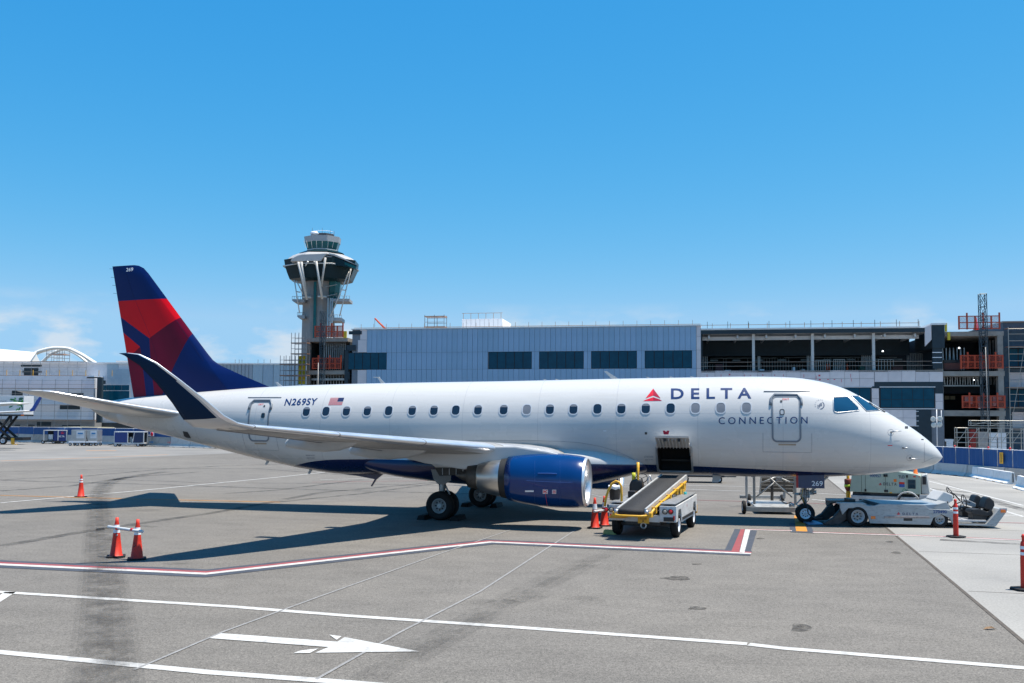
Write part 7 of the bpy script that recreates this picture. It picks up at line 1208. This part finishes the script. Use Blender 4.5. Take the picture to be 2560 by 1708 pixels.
# ================================================================ fences and barriers
JB = paint('barrier_concrete', (0.43, 0.42, 0.40), 0.85, scale=1.2, dirt=(0.14, 0.12, 0.1), dirt_amt=0.45, bump=0.3, bscale=25); JW = paint('barrier_white', (0.78, 0.77, 0.75), 0.7, scale=1.5, dirt=(0.3, 0.28, 0.25), dirt_amt=0.3); FBL_ = mat('fence_blue', (0.010, 0.075, 0.235), 0.75, var=0.18, scale=0.8, stretch=(1, 1, 0.3))
JBS = [JB, paint('barrier_concrete_pale', (0.5, 0.49, 0.47), 0.85, scale=1.1, dirt=(0.2, 0.17, 0.14), dirt_amt=0.4), paint('barrier_concrete_dark', (0.34, 0.33, 0.31), 0.85, scale=1.3, dirt=(0.1, 0.09, 0.08), dirt_amt=0.5)]
prof = [(-0.34, 0), (0.34, 0), (0.34, 0.06), (0.14, 0.27), (0.08, 0.82), (-0.08, 0.82), (-0.14, 0.27), (-0.34, 0.06)]
def barrier(a, b, m_, label, group, h=0.82, gap=0.035):
    d = (b-a); L = d.length; o = thing('jersey_barrier', label, 'barrier', ((a.x+b.x)/2, (a.y+b.y)/2, 0), math.atan2(d.y, d.x), group)
    if m_ is JB: m_ = random.choice(JBS)
    MB().prism([(y, z*h/0.82) for y, z in prof], -L/2+gap, L/2-gap, 'x').build('concrete_body', m_, o, bev=0.012)
    for sx_ in (-1, 1): MB().box(sx_*L/4-0.25, sx_*L/4+0.25, -0.343, 0.343, 0.0, 0.05).build('fork_slot', BLK(), o)
    MB().tube([(L/2, 0, 0.1), (L/2, 0, h*0.9)], 0.03, 6).build('joint_pin', DKST(), o); return o
def fence_run(P0, P1, n, hb, hf, label_b, label_f, gb, gf, nf=None):
    for i in range(n): barrier(P0.lerp(P1, i/n), P0.lerp(P1, (i+1)/n), JB, label_b, gb, hb)
    n = nf or n
    for i in range(n):
        a, b = P0.lerp(P1, i/n), P0.lerp(P1, (i+1)/n); d = b-a; L = d.length; ang = math.atan2(d.y, d.x)
        f = thing('screen_fence', label_f, 'fence', ((a.x+b.x)/2, (a.y+b.y)/2, hb*0.98), ang, gf); z1 = hf-hb*0.98; k = random.uniform(-0.05, 0.05); ny = 10; zo = random.uniform(-0.04, 0.04)
        V = []; F = []
        for j in range(ny+1):
            x = -L/2+0.03+(L-0.06)*j/ny; y = 0.02*math.sin(j*1.9+i)+k*math.sin(math.pi*j/ny); V += [(x, y-0.01, 0.0), (x, y*0.5-0.01, z1+zo), (x, y+0.01, 0.0), (x, y*0.5+0.01, z1+zo)]
        for j in range(ny): q = 4*j; F += [(q, q+4, q+5, q+1), (q+2, q+3, q+7, q+6), (q+1, q+5, q+7, q+3), (q, q+2, q+6, q+4)]
        MB().add(V, F, 0, False).build('screen', FBL_, f)
        MB().tube([(-L/2, 0, -0.1), (-L/2, 0, z1+0.06)], 0.03, 6).build('post', GREY(), f); MB().tube([(-L/2, 0.02, z1+0.01), (L/2, 0.02, z1+0.01)], 0.02, 5).build('top_rail', REFL(), f)
fa, fb = gz(-90, 1102), gz(362, 1116); fd = (fb-fa).normalized(); fe = fb+fd*24
fence_run(Vector(fa), Vector(fe), 18, 1.2, 2.15, 'concrete barrier under the blue screen fence before the far terminal', 'blue screen fence panel before the far terminal block', 'barriers under the far fence', 'far blue fence panels')
A_r, B_r = Vector((29.37, 55.14, 0)), Vector((28.25, 62.1, 0)); dd = (B_r-A_r).normalized()
fence_run(A_r-dd*13, A_r+dd*32.5, 13, 0.74, 1.78, 'concrete barrier under the blue screen fence beyond the nose of the airliner', 'blue screen fence panel beyond the nose of the airliner', 'barriers under the near fence', 'near blue fence panels', 34)
NF = Frame(A_r.x, A_r.y, math.atan2(dd.y, dd.x))
for i, u_ in enumerate((2387, 2424, 2471, 2525)):
    p = A_r+dd*NF.px(u_, 1120)[0]; l = thing('warning_lamp', 'small red lamp clipped on top of the blue fence beyond the nose', 'lamp', (p.x, p.y, 1.78), 0, 'fence lamps'); MB().lathe([(0.03, -0.05), (0.035, 0.03), (0.065, 0.05), (0.07, 0.11), (0.035, 0.15), (0, 0.155)], 12).build('lens', REDL(), l)
p = A_r+dd*1.2; sg = thing('fence_sign', 'yellow vertical sign on the blue fence', 'sign', (p.x-0.09, p.y, 0), math.atan2(dd.y, dd.x)); MB().box(-0.16, 0.16, 0.0, 0.015, 0.95, 1.62).tf(lambda q: Vector((q.x, q.y+0.04, q.z))).build('plate', YEL(), sg)
for k in range(7): MB().box(-0.06, 0.06, 0.02 if False else 0.056, 0.058, 1.05+k*0.075, 1.09+k*0.075).build('letter_bar', BLK(), sg)
p = A_r+dd*5.5; 
w0, w1 = gz(2322, 1172), gz(2533, 1211); n = 6
for i in range(-3, n): a, b = w0.lerp(w1, i/n), w0.lerp(w1, (i+1)/n); barrier(a, b, JW, 'white concrete barrier in the row crossing beyond the tug', 'white barriers on the right', 0.66)
w2, w3 = gz(2548, 1221), gz(2660, 1250)
for i in range(2): a, b = w2.lerp(w3, i/2), w2.lerp(w3, (i+1)/2); barrier(a, b, JW, 'white concrete barrier past the gap at the end of the barrier row', 'white barriers past the gap', 0.66)
# sign and marks on the far fence
F8 = Frame(fb.x, fb.y, math.atan2(fd.y, fd.x)); r8 = (lambda x, y: (x*0.21277, 980+y*0.21277))
def f8(x, y, d=-0.35): return F8.px(*r8(x, y), d)
(sa, zt), (sb, zb) = f8(1765, 475), f8(1808, 520); sg = thing('no_entry_sign', 'square white prohibition sign on the far blue fence', 'sign', tuple(F8.o), F8.a); MB().box(sa, sb, -0.36, -0.33, zb, zt).build('plate', REFL(), sg); cx_, cz_ = (sa+sb)/2, (zt+zb)/2; r_ = (zt-zb)*0.36
MB().tube([(cx_+r_*math.cos(t), -0.37, cz_+r_*math.sin(t)) for t in [k*math.pi/10 for k in range(20)]], 0.08, 6, closed=True).build('red_ring', REDP(), sg); MB().tube([(cx_-r_*0.7, -0.37, cz_+r_*0.7), (cx_+r_*0.7, -0.37, cz_-r_*0.7)], 0.06, 5).build('red_bar', REDP(), sg); MB().box(f8(1732, 505)[0], f8(1762, 505)[0], -0.36, -0.33, f8(1732, 515)[1], f8(1732, 502)[1]).build('white_tag', REFL(), sg)
text_on('letter', 'HP', lambda u, v: (f8(1968, 605)[0]+u*(f8(2005, 605)[0]-f8(1968, 605)[0]), -0.36, f8(1968, 605)[1]+v*(f8(1968, 583)[1]-f8(1968, 605)[1])), REDP(), sg)
for yy in (580, 592): MB().box(f8(1755, yy)[0], f8(1800, yy)[0], -0.37, -0.34, f8(1755, yy+8)[1], f8(1755, yy)[1]).build('blue_mark', mat('mark_blue', (0.03, 0.18, 0.4), 0.6), sg)
# ================================================================ baggage carts, containers, catering truck, parked jet
CBL = mat('cart_navy', (0.008, 0.03, 0.16), 0.5, var=0.12); CFR = mat('cart_frame', (0.5, 0.52, 0.54), 0.45, var=0.1); CIN = mat('cart_inside', (0.012, 0.02, 0.03), 0.8)
def cart_frame(u0, u1, vb): a, b = gz(u0, vb), gz(u1, vb); return Frame((a.x+b.x)/2, (a.y+b.y)/2, math.atan2(b.y-a.y, b.x-a.x)*0.3), (b-a).length
CFm, Lc = cart_frame(283, 353, 1117); c8 = lambda x, y: CFm.px(*r8(x, y)); ct = thing('baggage_cart', 'covered blue baggage cart with half open curtains by the far fence', 'baggage cart', tuple(CFm.o), CFm.a)
x0, zt = c8(1340, 465); x1, zb = c8(1690, 600); zd = c8(1500, 597)[1]; W_ = 1.5
bx(ct, 'deck', x0, x1, 0, W_, zd-0.14, zd, CFR); bx(ct, 'roof', x0, x1, 0, W_, zt-0.12, zt, CFR, 0.03)
for xx in (x0+0.05, x1-0.05):
    for yy in (0.05, W_-0.05): bx(ct, 'corner_post', xx-0.05, xx+0.05, yy-0.05, yy+0.05, zd, zt-0.12, CFR)
bx(ct, 'back_curtain', x0+0.1, x1-0.1, W_-0.09, W_-0.06, zd, zt-0.12, CIN, 0); bx(ct, 'curtain', x0+0.1, c8(1497, 500)[0], -0.02, 0.02, zd+0.02, zt-0.13, CBL, 0); bx(ct, 'curtain', c8(1565, 500)[0], x1-0.1, -0.02, 0.02, zd+0.02, zt-0.13, mat('cart_navy_dark', (0.006, 0.022, 0.075), 0.6, var=0.1), 0); bx(ct, 'centre_post', c8(1497, 500)[0], c8(1507, 500)[0], -0.03, 0.03, zd, zt-0.12, CFR, 0)
MB().tube([(c8(1560, 590)[0], -0.03, c8(1560, 590)[1]), (c8(1580, 480)[0], -0.03, c8(1580, 480)[1])], 0.035, 5).build('curtain_pole', CFR, ct); bx(ct, 'bag', c8(1512, 570)[0], c8(1540, 570)[0], 0.3, 0.8, zd, zd+0.7, GREY()); bx(ct, 'bag', c8(1545, 570)[0], c8(1556, 570)[0], 0.2, 0.7, zd, zd+0.5, REFL())
for xx in (c8(1355, 630)[0], c8(1620, 630)[0]):
    for yy in (0.1, W_-0.1): wheel_obj(ct, (xx, yy, 0.24), 0.24, 0.16, 'y', -1, n=18)
MB().tube([(x0, W_/2, 0.35), (x0-0.9, W_/2, 0.22)], 0.05, 6).build('drawbar', DKST(), ct)
CFm2, _ = cart_frame(112, 162, 1110); c9 = lambda x, y: CFm2.px(*r8(x, y)); ct = thing('baggage_cart', 'open dark baggage cart with a white box inside and a printed navy end panel', 'baggage cart', tuple(CFm2.o), CFm2.a); x0, zt = c9(510, 448); x1, _ = c9(790, 448); zd = c9(600, 572)[1]; xm = c9(683, 500)[0]
bx(ct, 'deck', x0, x1, 0, W_, zd-0.16, zd, DKST()); bx(ct, 'roof', x0, x1, 0, W_, zt-0.1, zt, CFR, 0.03); bx(ct, 'back_wall', x0, xm, W_-0.06, W_, zd, zt-0.1, CIN, 0)
for xx in (x0+0.06, xm, x1-0.06): bx(ct, 'corner_post', xx-0.06, xx+0.06, -0.03, 0.09, zd, zt-0.1, CFR, 0)
bx(ct, 'side_curtain', c9(630, 500)[0], xm-0.07, 0.0, 0.05, zd, zt-0.12, CBL, 0); ep = bx(ct, 'printed_panel', xm+0.07, x1-0.13, -0.01, 0.04, zd-0.05, zt-0.12, CBL, 0); bx(ct, 'white_box', c9(556, 550)[0], c9(608, 550)[0], 0.3, 0.9, c9(556, 555)[1], c9(556, 500)[1], REFL()); bx(ct, 'box_stand', c9(556, 550)[0], c9(608, 550)[0], 0.35, 0.85, zd, c9(556, 555)[1], GREY())
text_on('letter', 'DELTA', lambda u, v: (c9(694, 0)[0]+u*(c9(775, 0)[0]-c9(694, 0)[0]), -0.016, c9(694, 532)[1]+v*(c9(694, 512)[1]-c9(694, 532)[1])), REFL(), ep, bold=0.02)
for P, m_ in (([(710, 482), (735, 465), (735, 477)], REDP()), ([(735, 465), (762, 482), (735, 477)], DRED()), ([(712, 494), (735, 482), (758, 494)], REDP())): MB().add([(c9(*q)[0], -0.016, c9(*q)[1]) for q in P], [(0, 1, 2)]).build('triangle_emblem', m_, ep, fix=False)
for xx in (c9(520, 0)[0], c9(645, 0)[0], c9(745, 0)[0]): wheel_obj(ct, (xx, 0.1, 0.25), 0.25, 0.16, 'y', -1, n=16)
# air cargo containers on dollies
for i, (xa, xb, lab) in enumerate(((840, 1010, 'silver air cargo container on a dolly, next to the open dark cart'), (1018, 1150, 'silver air cargo container on a dolly, next to the blue cart'))):
    Fm, _ = cart_frame(xa*0.2128, xb*0.2128, 1115); cc = lambda x, y: Fm.px(*r8(x, y)); k = thing('cargo_dolly', 'low white container dolly under the ' + ('silver container by the dark cart' if i == 0 else 'silver container by the blue cart'), 'dolly', tuple(Fm.o), Fm.a); zd = cc(xa, 578)[1]
    bx(k, 'deck', cc(xa-15, 0)[0], cc(xb+5, 0)[0], -0.05, 1.6, zd-0.2, zd, REFL())
    for xx in (xa, (xa+xb)/2, xb-5):
        for yy in (0.1, 1.45): wheel_obj(k, (cc(xx, 0)[0], yy, 0.19), 0.19, 0.1, 'y', -1, n=14)
    u = thing('cargo_container', lab, 'cargo container', (Fm.o.x, Fm.o.y, zd), Fm.a); x0, zt = cc(xa, 445); x1, _ = cc(xb, 445); h_ = zt-zd; AL = mat('container_alu', (0.42, 0.43, 0.44), 0.35, 0.6, var=0.12, scale=1.5)
    MB().prism([(x0+0.25, 0), (x1-0.02, 0), (x1, 0.15), (x1, h_), (x0, h_), (x0, 0.55)], 0, 1.5, 'y').build('shell', AL, u, bev=0.02); bx(u, 'curtain', x0+0.35*(x1-x0), x0+0.9*(x1-x0), -0.03, -0.002, 0.35, h_-0.12, mat('curtain_white', (0.55, 0.58, 0.62), 0.6, var=0.12, scale=2), 0); bx(u, 'blue_print', x0+0.45*(x1-x0), x0+0.8*(x1-x0), -0.045, -0.032, h_*0.62, h_*0.74, mat('mark_blue', (0.03, 0.18, 0.4), 0.6), 0)
    for q in range(3): bx(u, 'rib', x0, x1, -0.02, -0.001, h_*(0.1+0.4*q), h_*(0.13+0.4*q), STEEL(), 0)
Fm = Frame(fb.x-1.5, fb.y+3.4, F8.a); q = lambda x, y: Fm.px(*r8(x, y)); (sa, zt), (sb, _) = q(735, 410), q(1155, 410); k = thing('site_container', 'tan site container showing above the fence behind the cargo containers', 'container', tuple(Fm.o), Fm.a); bx(k, 'body', sa, sb, 0, 2.4, 0, zt, mat('site_tan', (0.45, 0.4, 0.26), 0.6, var=0.1)); (s2, z2), (s3, z3) = q(820, 415), q(940, 447); bx(k, 'banner', s2, s3, -0.04, -0.005, z3, z2, REFL(), 0)
for i in range(10): x = sa+(sb-sa)*(0.76+0.024*i); bx(k, 'rib', x-0.03, x+0.03, -0.03, -0.002, 0.2, zt-0.05, YEL() if i % 2 else GREY(), 0)
for i, (u, lab) in enumerate(((58, 'red crate by the far fence, next to the catering truck wheels'), (72, 'red crate by the far fence, next to the open dark cart'))): p = gz(u, 1106); o = thing('red_crate', lab, 'crate', (p.x, p.y, 0)); MB().prism([(-0.55, 0), (0.55, 0), (0.62, 1.25), (-0.62, 1.25)], -0.4, 0.4, 'y').build('body', REDL(), o, bev=0.05); MB().box(-0.66, 0.66, -0.46, 0.46, 1.2, 1.3).build('rim', REDL(), o, bev=0.03)
# catering truck: raised white box on scissor legs
p = gz(4, 1112); TK = Frame(p.x, p.y, 0.0); tk = thing('catering_truck', 'catering truck with its white leaf-printed box raised on scissor legs', 'truck', (p.x, p.y, 0)); k8 = lambda x, y: TK.px(*r8(x, y)); x1 = k8(285, 0)[0]; x0 = x1-8.2; zt, zb = k8(0, 45)[1], k8(0, 265)[1]
vb_ = bx(tk, 'raised_box', x0, x1, 0, 2.5, zb, zt, mat('truck_box_white', (0.58, 0.59, 0.6), 0.45, var=0.05), 0.03); bx(tk, 'box_floor', x0, x1, -0.05, 2.55, zb-0.2, zb-0.002, BLK()); bx(tk, 'chassis', x0-0.5, x1-1.2, 0.3, 2.2, 0.55, 0.95, BLK()); bx(tk, 'chassis_rear', x1-1.2, x1-0.1, 0.2, 2.3, 0.55, 0.95, BLK())
for (A0, B0) in (((x0+4.3, 0.95), (x1-1.9, zb-0.2)), ((x1-1.7, 0.75), (x0+3.5, zb-0.6))):
    for yy in (0.4, 2.1): MB().tube([(A0[0], yy, A0[1]), (B0[0], yy, B0[1])], 0.17, 6).build('scissor_leg', BLK(), tk)
bx(tk, 'leg_post', k8(112, 0)[0], k8(132, 0)[0], 0.3, 0.5, k8(0, 355)[1], zb-0.2, BLK())
for xx in (k8(50, 0)[0], k8(50, 0)[0]-4.5): wheel_obj(tk, (xx, 0.15, 0.5), 0.5, 0.3, 'y', -1, n=20)
bx(tk, 'stabiliser', k8(160, 0)[0]-0.2, k8(160, 0)[0]+0.2, 0.1, 0.3, 0.1, k8(0, 540)[1], YEL()); bx(tk, 'stabiliser_foot', k8(185, 0)[0]-0.3, k8(185, 0)[0]+0.3, 0, 0.5, 0, 0.1, YEL()); bx(tk, 'amber_lamp', x1-0.3, x1+0.05, -0.08, 0.0, zb-0.15, zb-0.02, AMB())
GRN = [mat('leaf_print_%d' % i, c, 0.5) for i, c in enumerate(((0.02, 0.16, 0.05), (0.08, 0.30, 0.06), (0.02, 0.10, 0.07)))]
def leafp(x, y, L_, w_, ang, m_):
    pts = []
    for t in range(16): a_ = 2*math.pi*t/16; px_, py_ = L_*math.cos(a_), w_*math.sin(a_)*(1-0.35*math.cos(a_)); pts.append(k8(x+px_*math.cos(ang)-py_*math.sin(ang), y+px_*math.sin(ang)+py_*math.cos(ang)))
    MB().add([(q[0], -0.006, q[1]) for q in pts], [tuple(range(16))]).build('leaf_print', m_, vb_, fix=False)
for a_ in ((150, 92, 34, 11, 0.1, GRN[0]), (180, 78, 14, 9, 0.8, GRN[1]), (185, 108, 30, 9, -0.1, GRN[1]), (248, 80, 30, 15, -0.3, GRN[2]), (235, 112, 26, 10, 0.2, GRN[0]), (215, 150, 30, 12, 0.3, GRN[1]), (255, 165, 24, 12, 1.3, GRN[0]), (195, 215, 30, 9, -0.9, GRN[1]), (228, 200, 26, 10, -1.1, GRN[0]), (262, 195, 20, 8, 1.5, GRN[2]), (130, 172, 28, 8, -0.4, GRN[0]), (262, 110, 12, 22, 0.0, GRN[1])): leafp(*a_)
text_on('letter', 'gourmet', lambda u, v: (k8(-110, 0)[0]+u*(k8(82, 0)[0]-k8(-110, 0)[0]), -0.007, k8(0, 130)[1]+v*(k8(0, 98)[1]-k8(0, 130)[1])), mat('grey_ink', (0.25, 0.26, 0.28), 0.5), vb_)
# wing and blue winglet of a jet parked out of frame
Y_ = 100.0; PJ = thing('parked_jet', 'white wing and blue winglet of another jet before the catering truck', 'airplane', (aty(20, 1020, Y_).x-14, Y_, 0)); ox = PJ.location.x
def P_(u, v, dy=0): q = aty(u, v, Y_+dy); return Vector((q.x-ox, dy, q.z))
tipT, tipB = P_(76, 1008), P_(-260, 1030)
def slab(L_, w_, t_): return L_
MB().loft([[P_(-330, 1026)+Vector((0, y, z)) for y, z in ((-2.5, 0.0), (-1.0, 0.35), (3, 0.1), (-1, -0.25))], [P_(-60, 1016)+Vector((0, y, z)) for y, z in ((-1.5, 0.0), (-0.6, 0.28), (1.8, 0.1), (-0.6, -0.22))], [P_(40, 1010)+Vector((0, y, z)) for y, z in ((-0.9, 0), (-0.4, 0.2), (1.0, 0.08), (-0.4, -0.15))], [P_(76, 1009)+Vector((0, y, z)) for y, z in ((-0.3, 0), (-0.1, 0.06), (0.4, 0.03), (-0.1, -0.05))]]).build('horizontal_stabilizer', PWH, PJ)
MB().loft([[P_(-330, 1050, 6)+Vector((0, y, z)) for y, z in ((-2.5, 0.0), (-1.0, 0.3), (3, 0.1), (-1, -0.25))], [P_(60, 1029, 6)+Vector((0, y, z)) for y, z in ((-0.8, 0.0), (-0.3, 0.12), (0.9, 0.04), (-0.3, -0.1))], [P_(80, 1028, 6)+Vector((0, y, z)) for y, z in ((-0.6, 0.0), (-0.2, 0.1), (0.8, 0.04), (-0.2, -0.08))]]).build('wing', PWH, PJ)
MB().prism([tuple(P_(u, v, 6).xz) for u, v in ((74, 1029), (88, 1028), (99, 1009), (108, 992), (103, 992), (95, 1002), (84, 1020))], 5.6, 5.9, 'y').build('winglet', mat('winglet_blue', (0.012, 0.06, 0.30), 0.35), PJ, bev=0.03)
MB().tube([P_(-330, 1045, 3), P_(-480, 1045, 3)], 2.0, 24).build('fuselage', PWH, PJ); MB().tube([P_(-400, 1060, 3), Vector((P_(-400, 1060, 3).x, 3, 0.5))], 0.15, 8).build('landing_gear', GREY(), PJ); wheel_obj(PJ, (P_(-400, 1060, 3).x, 2.8, 0.5), 0.5, 0.35, 'y', -1, n=20)
